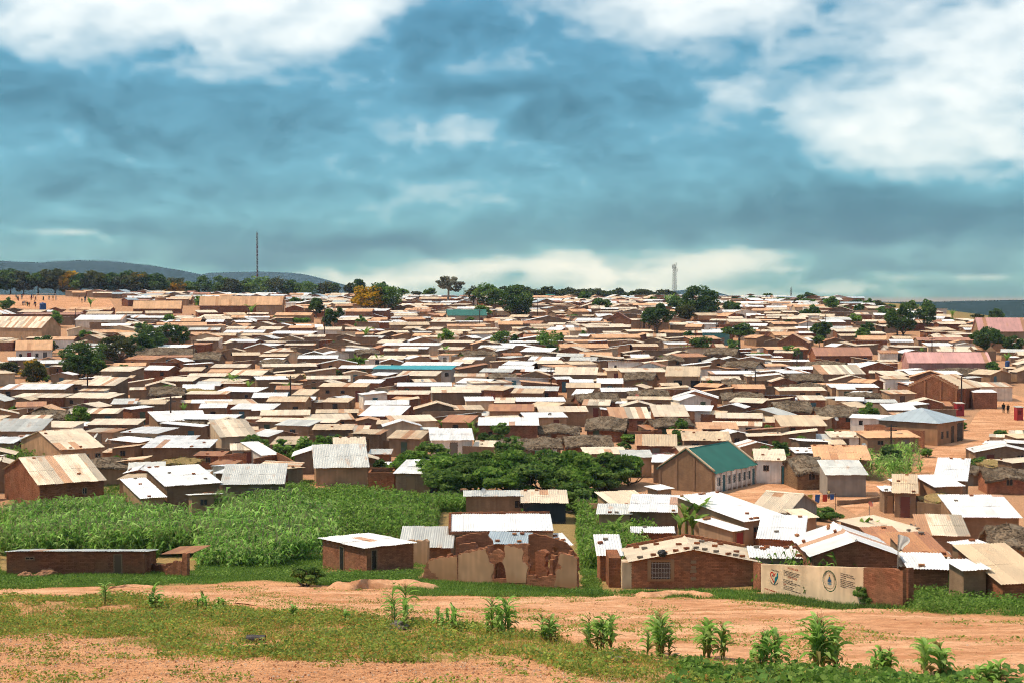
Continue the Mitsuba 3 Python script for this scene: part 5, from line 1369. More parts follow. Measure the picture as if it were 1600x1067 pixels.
def strip(p, az, length, width, arch, n=6, r=None, twist=0.0, fold=.25):
    """One long leaf: rises, arches over and hangs. Returns V, F."""
    t = np.linspace(0, 1, n + 1)
    el = math.radians(72) - arch * t * 2.3
    ds = length / n
    xr, zr = np.r_[0, np.cumsum(np.cos(el[:-1]) * ds)], np.r_[0, np.cumsum(np.sin(el[:-1]) * ds)]
    w = width * np.sin(np.clip(t * .93 + .07, 0, 1) * math.pi) ** .6 / 2
    w[-1] = width * .03
    ca, sa = math.cos(az), math.sin(az)
    c = np.stack([p[0] + xr * ca, p[1] + xr * sa, p[2] + zr], -1)
    a = twist * t
    sx = np.stack([-sa * np.cos(a), ca * np.cos(a), np.sin(a)], -1) * w[:, None]
    up = np.stack([-np.sin(el) * ca, -np.sin(el) * sa, np.cos(el)], -1) * (w * fold)[:, None]
    V = np.concatenate([c + sx + up, c, c - sx + up])
    m = n + 1
    Fc = []
    for i in range(n):
        for o in (0, m):
            Fc += [(o + i, o + i + 1, o + i + 1 + m), (o + i, o + i + 1 + m, o + i + m)]
    return V, np.array(Fc)


MZ = 'maize plants along the near edge of the dirt road'


def maize(P, h, r, at, label):
    key = thing('maize_plant', label, 'maize plant', MZ, at)
    V, Fc = tube([P + [0, 0, -.05], P + [r.normal(0, .02), r.normal(0, .02), h * .5], P + [r.normal(0, .04), r.normal(0, .04), h * .86]], [.02, .016, .009], 6)
    put(key, 'stalk', vcol(V, Fc, (.10, .16, .04)))
    a0 = r.uniform(0, 6.28)
    n = int(7 + 6 * h)
    for i in range(n):
        f = (i + .6) / n
        L = h * (.58 - .30 * abs(f - .45)) * r.uniform(.8, 1.15)
        V, Fc = strip(P + [0, 0, h * (.08 + .74 * f)], a0 + i * math.pi + r.normal(0, .5), L, r.uniform(.10, .15), r.uniform(.75, 1.25) * (1.1 - .35 * f), 6, twist=r.normal(0, .5))
        c = np.array(PAL['maize'][1 + (r.random() < .45)]) * r.uniform(.9, 1.35)
        if (f < .25 and r.random() < .6) or r.random() < .06: c = np.array([.30, .26, .10])
        put(key, 'leaf', vcol(V, Fc, c, 'leaf_mat', True))
    if r.random() < .75 and h > .7:
        mb = MB(); TV, TF, off = [], [], 0
        for i in range(6):
            a, t = i * 1.05, (.25 if i else 0)
            b = P + [0, 0, h * .84]
            v, f = tube([b, b + np.array([math.cos(a) * t * .3, math.sin(a) * t * .3, .14]) * h, b + np.array([math.cos(a) * t * .5, math.sin(a) * t * .5, .16 + .06 * (i == 0)]) * h], [.006, .005, .003], 4)
            TV.append(v); TF.append(f + off); off += len(v)
        put(key, 'tassel', vcol(np.vstack(TV), np.vstack(TF), (.26, .16, .08)))


rm = np.random.default_rng(21)
for (x, b, t, m) in ((163, 943, 899, 2), (234, 950, 920, 2), (250, 950, 914, 2), (316, 954, 922, 2), (345, 956, 932, 2), (458, 967, 940, 1), (540, 975, 950, 1), (622, 977, 918, 2), (634, 978, 912, 1), (690, 982, 945, 2), (708, 984, 936, 2), (772, 992, 926, 3), (792, 993, 918, 3), (846, 1004, 952, 2), (868, 1004, 944, 3), (926, 1016, 948, 3), (948, 1016, 942, 3), (1024, 1025, 938, 4),
                     (1036, 1026, 960, 2), (1108, 1030, 948, 3), (1122, 1030, 962, 2), (1192, 1048, 962, 3), (1206, 1048, 980, 2), (1280, 1052, 946, 4), (1296, 1052, 962, 3), (1370, 1056, 1002, 3), (1388, 1056, 1006, 2), (1448, 1060, 978, 3), (1466, 1062, 992, 3), (1535, 1072, 1024, 3), (1565, 1074, 1034, 2), (1176, 1040, 1010, 1)):
    for i in range(m + 1):
        P = gp(x + rm.normal(0, 6) * (m > 1), b + rm.normal(0, 2))
        hv = rm.uniform(.8, 1.12)
        h = hv * max(.45, (b - t) / FPX * P[1] * rm.uniform(.82, 1.0) * (1 if i == 0 else rm.uniform(.6, .95)))
        maize(P, h, rm, (x + i, (b + t) / 2), 'green maize plant on the roadside')


def broadleaf(P, size, r, at, name='pumpkin_plant', label='broad-leaved creeping plant', n=9):
    key = thing(name, label, 'plant', 'broad-leaved plants at the lower right edge', at)
    for i in range(n):
        a, d = r.uniform(0, 6.28), r.uniform(.05, size)
        base = P + [math.cos(a) * d, math.sin(a) * d, 0]
        hh = r.uniform(.12, .42) * size * 1.4
        s = r.uniform(.09, .15)
        k = np.linspace(0, 2 * math.pi, 11)[:-1]
        rad = s * (1 + .22 * np.cos(k * 5) * .5 - .35 * np.exp(-((k - math.pi) / .4) ** 2))
        nrm = np.array([r.normal(0, .5), r.normal(0, .5) - .3, 1]); nrm /= np.linalg.norm(nrm)
        e = np.cross(nrm, [1, 0, .1]); e /= np.linalg.norm(e); g = np.cross(nrm, e)
        c = base + [0, 0, hh]
        V = np.vstack([[c - nrm * s * .25], c + np.cos(k)[:, None] * rad[:, None] * e + np.sin(k)[:, None] * rad[:, None] * g])
        Fc = np.array([(0, 1 + q, 1 + (q + 1) % 10) for q in range(10)])
        put(key, 'leaf', vcol(V, Fc, np.array([.11, .22, .055]) * r.uniform(.7, 1.5), 'leaf_mat', True))
    V, Fc = tube([P, P + [0, 0, size * .3], P + [size * .3, 0, size * .45]], [.012, .01, .006], 5)
    put(key, 'stem', vcol(V, Fc, (.12, .16, .05)))


rb = np.random.default_rng(31)
for i in range(34):
    x = rb.uniform(985, 1610)
    y = 1058 + 22 * rb.random() - .012 * max(0, x - 1300) + (18 if x < 1100 else 0)
    broadleaf(gp(x, y), rb.uniform(.3, .55), rb, (x, y), n=int(rb.integers(8, 14)))


def banana(px, yb, h, r, n=9, label='banana plant with long drooping leaves'):
    P = gp(px, yb)
    key = thing('banana_plant', label, 'banana plant', 'banana plants among the houses', (px, yb - 15))
    V, Fc = tube([P - [0, 0, .3], P + [0, 0, h * .3], P + [0, 0, h * .5]], [.13, .11, .07], 7)
    put(key, 'stem', vcol(V, Fc, (.14, .17, .06)))
    for i in range(n):
        V, Fc = strip(P + [0, 0, h * r.uniform(.34, .5)], i * 2.4 + r.normal(0, .3), h * r.uniform(.5, .75), h * .15, r.uniform(.15, .75), 7, twist=r.normal(0, .3), fold=.3)
        put(key, 'leaf', vcol(V, Fc, np.array(PAL['fresh'][r.integers(3)]) * r.uniform(.9, 1.3), 'leaf_mat', True))


rn = np.random.default_rng(41)
for x, b, h in ((1072, 840, 2.9), (1092, 842, 3.6), (1062, 845, 2.2), (1104, 844, 2.4), (1082, 846, 2.6), (958, 850, 2.2), (972, 852, 2.0), (1346, 866, 2.9), (1372, 862, 2.2), (1358, 868, 2.0), (735, 686, 2.8), (742, 690, 2.2), (716, 706, 2.4), (362, 610, 3.4), (366, 612, 2.8), (590, 575, 3), (558, 574, 2.6), (1070, 558, 3), (690, 678, 2.4), (1440, 560, 2.5), (950, 680, 2.4), (696, 560, 3)):
    banana(x, b, h, rn)


# the crops, grass and weeds that nobody could count
def inside(poly, n, r):
    x0, y0, x1, y1 = poly.bounds
    out = np.zeros((0, 2))
    while len(out) < n:
        q = r.uniform((x0, y0), (x1, y1), (n * 2, 2))
        out = np.vstack([out, q[shapely.contains_xy(poly, q[:, 0], q[:, 1])]])
    return out[:n]


def field(name, poly, n, h0, h1, r, label, leaves=8, kind='maize', tassel=.5, holes=None, thin=0.0):
    big = poly.buffer(2.2)
    P = inside(big if holes is None else big.difference(holes), n, r)
    sd = shapely.distance(shapely.points(P), poly.boundary) * np.where(shapely.contains_xy(poly, P[:, 0], P[:, 1]), 1, -1)
    P = P[sd + 1.6 * (nfbm(np.c_[P * .4, P[:, :1] * 0], 2, 12) - .5) > r.uniform(-2.2, 1.4, len(P))]
    if thin:
        k = nfbm(np.c_[P * .22, P[:, :1] * 0], 3, 3); P = P[k > thin]
    n = len(P)
    z = hgt(P[:, 0], P[:, 1])
    hh = r.uniform(h0, h1, n) * (.45 + 1.1 * nfbm(np.c_[P * .16, P[:, :1] * 0], 3, 5))
    tone = .72 + .6 * nfbm(np.c_[P * .3, P[:, :1] * 0], 3, 15)
    Vs, cs = [], []
    for j in range(leaves):
        f = (j + .6) / leaves
        a = r.uniform(0, 6.28, n)
        L, w = hh * r.uniform(.32, .62, n), r.uniform(.05, .11, n) * (1 if h1 > 1 else .9)
        el = r.uniform(.6, 1.25, n)
        d0 = np.stack([np.cos(a) * np.cos(el), np.sin(a) * np.cos(el), np.sin(el)], -1)
        e2 = el - r.uniform(.9, 1.9, n)
        d1 = np.stack([np.cos(a) * np.cos(e2), np.sin(a) * np.cos(e2), np.sin(e2)], -1)
        s = np.stack([-np.sin(a), np.cos(a), r.normal(0, .4, n)], -1) * w[:, None] / 2 * 1.6
        b = np.c_[P, z + hh * (.06 + .78 * f)]
        m = b + d0 * (L * .5)[:, None]
        t = m + d1 * (L * .6)[:, None]
        Vs.append(np.stack([b, m + s, t, m - s], 1))
        cs.append(pal(kind, n, r) * (tone * r.uniform(.65, 1.5, n))[:, None])
    V = np.concatenate(Vs).reshape(-1, 3)
    col = np.repeat(np.concatenate(cs), 4, axis=0)
    k = np.arange(len(V) // 4)[:, None] * 4
    Fc = np.concatenate([k + [0, 1, 3], k + [1, 2, 3]])
    if tassel:
        q = r.random(n) < tassel
        b = np.c_[P, z + hh * .84][q]
        for dx in (-.05, .05):
            T_ = np.stack([b + [-.03, 0, 0], b + [.03, 0, 0], b + np.c_[r.normal(dx, .04, q.sum()), r.normal(0, .05, q.sum()), hh[q] * .2]], 1).reshape(-1, 3)
            Fc = np.vstack([Fc, len(V) + np.arange(len(T_)).reshape(-1, 3)])
            V = np.vstack([V, T_]); col = np.vstack([col, np.tile([[.46, .38, .22]], (len(T_), 1))])
    scene[name] = vcol(V, Fc, col, 'leaf_mat')
    labels[name] = {'kind': 'stuff', 'label': label, 'category': 'crop' if 'field' in name else name.replace('_', ' ')}


rf_ = np.random.default_rng(51)
built = shapely.union_all([p.buffer(.15) for p in FOOT if p.area > 3])
MAIZE = wpoly([(20, 820), (60, 806), (120, 812), (175, 802), (225, 828), (290, 838), (352, 842), (378, 806), (415, 792), (450, 806), (490, 812), (478, 836), (500, 852), (470, 872), (430, 876), (390, 888), (320, 884), (230, 890), (20, 872)])
field('maize_field', MAIZE, 12000, 1.0, 2.0, rf_, 'dense tall maize field left of the ruin', 8, holes=built, thin=.33, tassel=.8)
LOW = wpoly([(440, 764), (560, 778), (640, 786), (700, 782), (790, 790), (720, 812), (705, 850), (640, 836), (520, 830), (500, 800)])
field('young_maize_field', LOW, 8500, .5, 1.2, rf_, 'lower weedy maize field sloping between the houses and the white-roofed house', 7, 'fresh', .15, built, .33)
RIGHTF = wpoly([(872, 802), (925, 800), (985, 838), (1005, 850), (960, 870), (935, 880), (905, 890), (880, 850)])
field('small_maize_field', RIGHTF, 2600, 1.0, 1.8, rf_, 'small maize plot right of the ruined house', 8, 'fresh', .3, built)
field('roadside_maize_plot', wpoly([(1366, 735), (1400, 722), (1412, 712), (1414, 738), (1380, 752), (1368, 752)]), 420, 1.6, 2.3, rf_, 'small maize plot between the orange-roofed house and the dirt track', 9, 'maize', .3, built)
field('back_garden_maize', wpoly([(462, 718), (530, 712), (534, 722), (480, 728), (458, 726)]), 420, 1.2, 1.8, rf_, 'maize growing behind the grey ribbed roof', 8, 'fresh', .2, built)
field('side_garden_maize', wpoly([(-20, 742), (44, 738), (46, 726), (-20, 722)]), 500, 1.2, 1.9, rf_, 'maize patch at the left edge behind the striped-roof house', 8, 'fresh', .2, built)
field('compound_weeds', wpoly([(1200, 918), (1345, 930), (1345, 905), (1200, 895)]), 500, .5, 1.9, rf_, 'tall weeds growing behind the painted compound wall', 7, 'fresh', .1)


def tufts(name, poly, n, h, r, label, kind='fresh', blades=7, w=.03, mask=None, spread=.12, seedheads=0.0):
    P = inside(poly, n, r)
    if mask:
        P = P[nfbm(np.c_[P * mask[0], P[:, :1] * 0], 3, mask[2] if len(mask) > 2 else 3) > mask[1] + r.normal(0, .05, len(P))]
    n = len(P)
    tone = .7 + .6 * nfbm(np.c_[P * .5, P[:, :1] * 0], 3, 25)
    hs = h * r.uniform(.5, 1.3, n)
    Q = np.repeat(P, blades, 0) + r.normal(0, spread, (n * blades, 2))
    hb_ = np.repeat(hs, blades) * r.uniform(.5, 1.2, n * blades)
    z = hgt(Q[:, 0], Q[:, 1]) - .02
    a = r.uniform(0, 6.28, len(Q)); ww = w * r.uniform(.6, 1.5, len(Q))
    b = np.c_[Q, z]
    s = np.stack([np.cos(a), np.sin(a), 0 * a], -1) * ww[:, None]
    tip = b + np.c_[r.normal(0, .45, (len(Q), 2)) * hb_[:, None], hb_]
    V = np.stack([b - s, b + s, tip], 1).reshape(-1, 3)
    col = np.repeat(pal(kind, len(Q), r) * np.repeat(tone, blades)[:, None], 3, 0)
    key = num(name)
    scene[key] = vcol(V, np.arange(len(V)).reshape(-1, 3), col, 'leaf_mat')
    labels[key] = {'kind': 'stuff', 'label': label, 'category': 'grass' if 'grass' in name else name.replace('_', ' ')}


FOOTSTRIP = wpoly([(636, 930), (636, 904), (905, 923), (960, 925), (1180, 923), (1192, 938), (1000, 933), (905, 933)])
tufts('grass', FOOTSTRIP, 7000, .20, rf_, 'grass strip along the foot of the ruin and the barred-window house', 'fresh', 7, .028, (.4, .30))
tufts('grass', wpoly([(-30, 909), (-30, 893), (320, 895), (320, 909)]), 5000, .20, rf_, 'grass strip along the foot of the long low shack', 'fresh', 7, .028, (.4, .28))
tufts('grass', wpoly([(690, 800), (905, 784), (915, 830), (905, 850), (870, 835), (690, 832)]).difference(built), 4000, .24, rf_, 'grass behind the ruined house', 'fresh', 7, .04, (.3, .25))
roads = shapely.union_all([ROAD.buffer(-.5)])
bank = MEADOW[0].difference(built).difference(roads)
tufts('grass', bank, 26000, .17, rf_, 'short green grass on the bank between the dirt road and the houses', 'fresh', 7, .028, (.35, .36))
tufts('grass', MEADOW[1].difference(built).difference(roads), 12000, .20, rf_, 'green grass slope at the right edge beyond the compound wall', 'fresh', 7, .03, (.3, .33))
tufts('grass', MEADOW[3].difference(roads), 4200, .22, rf_, 'dark green grass along the foot of the compound wall', 'mid', 8, .028, (.4, .3))
tufts('grass', MEADOW[2].difference(built).difference(MAIZE.buffer(-.5)), 15000, .24, rf_, 'rough grass in and around the fields', 'fresh', 6, .04, (.25, .36))
GRAVEL = wpoly([(-90, 985), (100, 980), (400, 1010), (930, 1050), (1100, 1090), (1100, 1200), (-90, 1200)])


def weeds(name, poly, n, size, r, label, mask=None, leaves=14, kind='weed', spread=.17, hmax=.30):
    P = inside(poly, n, r)
    if mask:
        P = P[nfbm(np.c_[P * mask[0], P[:, :1] * 0], 3, mask[2]) > mask[1] + r.normal(0, .04, len(P))]
    n = len(P)
    tone = .75 + .5 * nfbm(np.c_[P * .8, P[:, :1] * 0], 2, 35)
    hp = hmax * r.uniform(.35, 1.1, n)
    Q = np.repeat(P, leaves, 0) + r.normal(0, spread, (n * leaves, 2))
    z = hgt(Q[:, 0], Q[:, 1]) + np.repeat(hp, leaves) * r.uniform(.05, 1, n * leaves)
    w = r.dirichlet([2, 2, 1, 1, 1.5], n)
    idx = (r.random((n, leaves, 1)) > np.cumsum(w, 1)[:, None, :]).sum(2).clip(0, len(PAL[kind]) - 1).ravel()
    col = np.array(PAL[kind])[idx] * np.repeat(tone, leaves)[:, None] * r.uniform(.75, 1.25, (n * leaves, 1))
    V, Fc, c = cards(np.c_[Q, z], size, r, up=.6, cols=col, aspect=1.8)
    key = num(name)
    scene[key] = vcol(V, Fc, c, 'leaf_mat')
    labels[key] = {'kind': 'stuff', 'label': label, 'category': 'weeds'}


weeds('weeds', WEEDB.difference(ROAD.buffer(-.6)), 9000, .065, rf_, 'low green and brownish weeds in a band along the near side of the road', (.75, .48, 7), 15)
weeds('weeds', GRAVEL, 3000, .05, rf_, 'sparse weed tufts on the orange gravel in front', (.7, .56, 9), 12, hmax=.2)
weeds('weeds', wpoly([(1050, 1046), (1300, 1056), (1680, 1098), (1680, 1200), (1050, 1140)]), 1900, .10, rf_, 'leafy undergrowth at the lower right edge', (.6, .42, 9), 14, 'fresh', hmax=.42)
weeds('weeds', ROAD, 5200, .05, rf_, 'small tufts scattered along the dirt road', (.34, .58, 4), 12, hmax=.12, spread=.25)
tufts('grass', WEEDB.difference(ROAD.buffer(-.6)), 9000, .20, rf_, 'grass blades among the roadside weeds', 'weed', 7, .014, (.7, .46, 17))
tufts('grass', WEEDB, 260, .75, rf_, 'tall thin dry grass stalks among the roadside weeds', 'weed', 2, .009)
tufts('grass', ROAD, 5200, .10, rf_, 'thin grass patches on the dirt road', 'weed', 7, .02, (.30, .57, 31))
weeds('weeds', bank, 2600, .07, rf_, 'weeds growing in the grass bank below the houses', (.5, .45, 5), 14, 'fresh', hmax=.35)
weeds('weeds', MEADOW[1].difference(built), 1500, .08, rf_, 'weedy clumps on the grass slope at the right edge', (.4, .45, 5), 16, 'fresh', hmax=.5, spread=.3)
for i, (x, y, w, h, d) in enumerate(((478, 915, 56, 9, .35), (1270, 936, 26, 22, .6), (820, 0, 0, 0, 0), (1005, 918, 26, 20, .5), (745, 0, 0, 0, 0), (1375, 948, 70, 14, .4), (1130, 0, 0, 0, 0), (595, 880, 46, 18, .5), (540, 884, 30, 12, .4), (1460, 925, 40, 12, .4), (1490, 914, 46, 12, .4))):
    if w:
        tree(x, y, y - h, w, 'mid' if i in (1, 3, 4, 5) else ('mid' if i == 0 else 'fresh'), 'round', name='bush', label='low bush growing at the roadside' if i in (0, 4) else 'low green bush', group='bushes along the road', n=1500, trunk=.01, leaf=.13)
# stones
Pq = inside(GRAVEL, 20000, rf_)
Pq = np.vstack([Pq, inside(ROAD, 1500, rf_)])
base = np.array([[1, 0, 0], [-.5, .87, 0], [-.5, -.87, 0], [0, 0, .8], [0, 0, -.5]]); fb = np.array([[0, 1, 3], [1, 2, 3], [2, 0, 3], [1, 0, 4], [2, 1, 4], [0, 2, 4]])
sz = np.abs(rf_.normal(0, .020, len(Pq))) + .010
ang = rf_.uniform(0, 6.28, len(Pq)); ca, sa = np.cos(ang), np.sin(ang)
bx, by = base[:, 0][None] * rf_.uniform(.7, 1.3, (len(Pq), 5)), base[:, 1][None] * rf_.uniform(.7, 1.3, (len(Pq), 5))
V = np.stack([Pq[:, :1] + (bx * ca[:, None] - by * sa[:, None]) * sz[:, None], Pq[:, 1:] + (bx * sa[:, None] + by * ca[:, None]) * sz[:, None], hgt(Pq[:, 0], Pq[:, 1])[:, None] + .03 * (np.arange(len(Pq)) >= 20000)[:, None] + base[:, 2][None] * sz[:, None]], -1).reshape(-1, 3)
cg = np.array([(.50, .26, .14), (.62, .38, .24), (.34, .15, .08), (.55, .42, .32)])[rf_.integers(4, size=len(Pq))] * rf_.uniform(.75, 1.2, (len(Pq), 1))
scene['gravel'] = vcol(V, (np.arange(len(Pq))[:, None, None] * 5 + fb[None]).reshape(-1, 3), np.repeat(cg, 5, 0))
labels['gravel'] = {'kind': 'stuff', 'label': 'orange gravel and small stones on the ground in front', 'category': 'gravel'}
# ---------------------------------------------------------------- poles, masts, tanks, dishes
for (x, b, t, c) in ((137, 628, 583, 2), (303, 576, 531, 1), (267, 675, 618, 2), (454, 640, 586, 1), (507, 530, 476, 1), (653, 505, 482, 0), (749, 520, 484, 1), (861, 624, 574, 2), (1087, 548, 514, 1), (1180, 620, 578, 1), (1000, 522, 498, 1), (1119, 528, 500, 1), (1245, 592, 546, 2), (1489, 572, 538, 1), (1502, 640, 588, 1), (1392, 712, 662, 2),
                     (389, 512, 478, 1), (501, 470, 440, 0), (725, 478, 450, 1), (678, 474, 448, 0), (1262, 528, 500, 1), (1456, 560, 528, 1), (1023, 520, 494, 0), (118, 512, 482, 0), (840, 500, 470, 0), (936, 500, 474, 0), (1290, 522, 492, 0), (728, 480, 455, 0), (365, 486, 462, 0), (1540, 590, 560, 0)):
    P = gp(x, b)
    h = (b - t) / FPX * P[1]
    key = thing('utility_pole', 'dark wooden utility pole' + (' with crossarm' if c else ''), 'pole', 'utility poles of the township', (x, (b + t) / 2))
    V, Fc = tube([P - [0, 0, .3], P + [0, 0, h]], [.13, .085], 7)
    put(key, 'shaft', vcol(V, Fc, (.075, .055, .045)))
    for i in range(c):
        mb = MB(); mb.box(P + [-.7, -.05, h - .35 - .5 * i], [1.4, 0, .06], [0, .1, 0], [0, 0, .1]); q = put(key, 'crossarm', mb.col((.08, .06, .05)))
        for dx in (-.62, 0, .55):
            V, Fc = tube([P + [dx, 0, h - .25 - .5 * i], P + [dx, 0, h - .08 - .5 * i]], [.035, .03], 5); put(q, 'insulator', vcol(V, Fc, (.25, .24, .22)))


def mast(x, b, t, w, D, label, guyed=False):
    P = CAM + ray(x, b) * D / FWD[1]
    h = (b - t) / FPX * D; wd = w / FPX * D
    key = thing('lattice_mast', label, 'mast')
    corners = [np.array([math.cos(a), math.sin(a), 0]) for a in (.5, 2.6, 4.7)]
    nseg = 12
    for c in corners:
        V, Fc = tube([P + c * wd / 2 - [0, 0, 3], P + c * wd * (.5 if guyed else .32) + [0, 0, h]], [.13, .10], 5); put(key, 'leg', vcol(V, Fc, (.16, .13, .13)))
    for i in range(nseg):
        z0, z1 = h * i / nseg, h * (i + 1) / nseg
        mb, TV, TF, off = None, [], [], 0
        for q in range(3):
            a, b_ = corners[q], corners[(q + 1) % 3]
            f0, f1 = wd * (.5 - (0 if guyed else .18) * i / nseg), wd * (.5 - (0 if guyed else .18) * (i + 1) / nseg)
            for (u, v, za, zb_) in ((a, b_, z0, z1), (b_, a, z0, z1), (a, b_, z1, z1)):
                V, Fc = tube([P + u * f0 + [0, 0, za], P + v * f1 + [0, 0, zb_]], [.07, .07], 4); TV.append(V); TF.append(Fc + off); off += len(V)
        put(key, 'bracing', vcol(np.vstack(TV), np.vstack(TF), ((.30, .05, .04), (.35, .33, .32))[i // 3 % 2] if guyed else (.22, .22, .23)))
    for i in range(5):
        a = i * 1.3
        V, Fc = tube([P + [math.cos(a) * wd * .5, math.sin(a) * wd * .5, h * (.80 + .04 * i)], P + [math.cos(a) * wd * .5, math.sin(a) * wd * .5, h * (.80 + .04 * i) + 2.2]], [.25, .25], 6)
        if not guyed: put(key, 'antenna', vcol(V, Fc, (.5, .5, .5)))
    V, Fc = tube([P + [0, 0, h], P + [0, 0, h * 1.05]], [.06, .04], 4); put(key, 'lightning_rod', vcol(V, Fc, (.1, .1, .1)))


mast(402, 440, 364, 2.2, 850, 'tall thin red and white lattice mast rising above the left treeline', True)
mast(1054, 470, 414, 8, 900, 'grey lattice telephone mast standing behind the big dark round tree')
mast(1236, 472, 450, 1.6, 900, 'short thin mast on the right-hand skyline', True)


def tank(x, b, t, w, c, label, stand=0.0):
    P = gp(x, b)
    s = FPX / P[1]
    h, r_ = (b - t) / s, w / s / 2
    key = thing('water_tank', label, 'water tank')
    zs = h * stand
    k = np.linspace(0, 1, 9)
    prof = [(0, 0)] + [(r_ * (1 - .03 * (i % 2)), zs + (h - zs) * (.02 + .83 * q)) for i, q in enumerate(k)] + [(r_ * .75, zs + (h - zs) * .94), (r_ * .3, zs + (h - zs) * .97), (r_ * .3, h), (0, h)]
    prof[0] = (0, zs)
    m = trimesh.creation.revolve(np.array(prof), sections=20)
    scene[key + '__drum'] = vcol(np.array(m.vertices) + P, m.faces, c, 'paint_mat')
    if stand:
        for i in range(4):
            a = .78 + i * 1.57
            V, Fc = tube([P + [math.cos(a) * r_ * 1.1, math.sin(a) * r_ * 1.1, -.4], P + [math.cos(a) * r_ * .9, math.sin(a) * r_ * .9, zs]], [.09, .09], 5); put(key, 'leg', vcol(V, Fc, (.15, .12, .1)))
        mb = MB(); mb.box(P + [-r_ * 1.1, -r_ * 1.1, zs - .12], [2.2 * r_, 0, 0], [0, 2.2 * r_, 0], [0, 0, .11]); put(key, 'platform', mb.col((.2, .16, .12)))
        mb = MB(); mb.box(P + [-r_ * .9, -r_ * .9, zs * .5], [1.8 * r_, 0, 0], [0, 1.8 * r_, 0], [0, 0, .08]); put(key, 'brace', mb.col((.2, .16, .12)))


BLUE, GRN = (.02, .07, .22), (.015, .13, .075)
tank(67, 490, 473, 10, BLUE, 'dark blue water tank beside the football pitch', .12)
tank(251, 494, 463, 17, (.30, .17, .10), 'big rusty brown water tank on a stand by the school', .42)
tank(337, 458, 446, 8, GRN, 'green water tank by the left skyline', .1); tank(860, 470, 460, 16, (.015, .16, .13), 'wide teal water tank near the centre skyline'); tank(1057, 507, 496, 7, GRN, 'green water tank left of the big dark round tree trunk')
tank(1317, 546, 534, 6, (.02, .09, .05), 'dark green water tank by the red-tiled house', .2); tank(1516, 578, 561, 8, BLUE, 'blue water tank in front of the long pink roof', .25); tank(1574, 575, 563, 7, BLUE, 'smaller blue water tank right of the long pink roof', .2)
tank(917, 544, 534, 7, (.02, .22, .10), 'bright green water tank on the roof line left of the centre', .1); tank(1593, 490, 475, 10, (.02, .15, .13), 'teal tank at the far right skyline', .2); tank(1594, 578, 571, 8, BLUE, 'small blue water drum at the right edge')


def dish(x, y, w, c, h=None, face=-.6, label='pale satellite dish', z=2.3):
    P = gp(x, y + 2, z)
    s = FPX / P[1]
    R = max(w / s / 2, .28)
    key = thing('satellite_dish', label, 'satellite dish', 'satellite dishes on the houses', (x, y))
    n = np.array([math.sin(face) * .8, -math.cos(face) * .8, .55]); n /= np.linalg.norm(n)
    e = np.cross(n, [0, 0, 1.]); e /= np.linalg.norm(e); g = np.cross(e, n)
    V, m = [P - n * .0], 18
    for rr_, d in ((.4, .03), (.75, .09), (1.0, .17)):
        for k in range(m):
            a = 2 * math.pi * k / m
            V.append(P + (e * math.cos(a) + g * math.sin(a)) * R * rr_ + n * d * R)
    Fc = [(0, 1 + k, 1 + (k + 1) % m) for k in range(m)]
    for q in range(2):
        for k in range(m):
            a, b = 1 + q * m + k, 1 + q * m + (k + 1) % m
            Fc += [(a, a + m, b + m), (a, b + m, b)]
    put(key, 'bowl', vcol(V, np.array(Fc), c, 'paint_mat', True))
    tip = P + n * R * .95
    v, f = tube([P - g * R * .95 + n * .15 * R, tip], [.02, .015], 4); put(key, 'arm', vcol(v, f, (.3, .3, .3)))
    v, f = tube([tip, tip + n * .12], [.045, .04], 6); put(key, 'receiver', vcol(v, f, (.4, .4, .4)))
    v, f = tube([P - n * .03, P - n * .15 - [0, 0, R * .6], P - n * .15 - [0, 0, R + .9]], [.025, .03, .03], 5); put(key, 'pole', vcol(v, f, (.2, .2, .2)))


LG, RD = (.55, .56, .56), (.55, .16, .10)
for (x, y, w, c, f, z) in ((150, 679, 11, LG, -1.0, 2.9), (167, 685, 7, LG, -1.0, 2.8), (1350, 693, 8, LG, .3, 2.3), (1425, 821, 10, LG, .9, 1.9), (1499, 790, 12, RD, .6, 2.2), (1360, 785, 9, RD, .6, 1.2), (1533, 777, 10, (.33, .31, .28), .2, 1.8), (756, 765, 8, LG, .6, 2.4), (1056, 699, 8, LG, .5, 2.0), (859, 645, 5, (.1, .1, .11), -.4, 2.4), (1338, 733, 7, LG, .2, 2.3), (1271, 651, 7, LG, .2, 2.3), (1478, 866, 8, LG, -.6, 1.6), (925, 560, 6, LG, -.5, 2.4), (995, 615, 5, RD, .3, 2.4), (546, 592, 5, LG, -.5, 2.4), (660, 592, 5, LG, .4, 2.4), (1420, 744, 8, LG, .2, 2.0), (52, 688, 5, LG, .3, 2.4), (126, 660, 6, RD, -.5, 2.3), (1307, 652, 5, LG, .3, 2.2)):
    dish(x, y, w, c, face=f, z=z, label={LG: 'pale satellite dish', RD: 'red satellite dish'}.get(c, 'dark satellite dish'))

# ---------------------------------------------------------------- people
import manifold3d as m3


def limb_hull(js):
    out = None
    for (a, ra), (b, rb_) in js:
        s = m3.Manifold.batch_hull([m3.Manifold.sphere(ra, 10).translate(list(map(float, a))), m3.Manifold.sphere(rb_, 10).translate(list(map(float, b)))])
        out = s if out is None else out + s
    return out


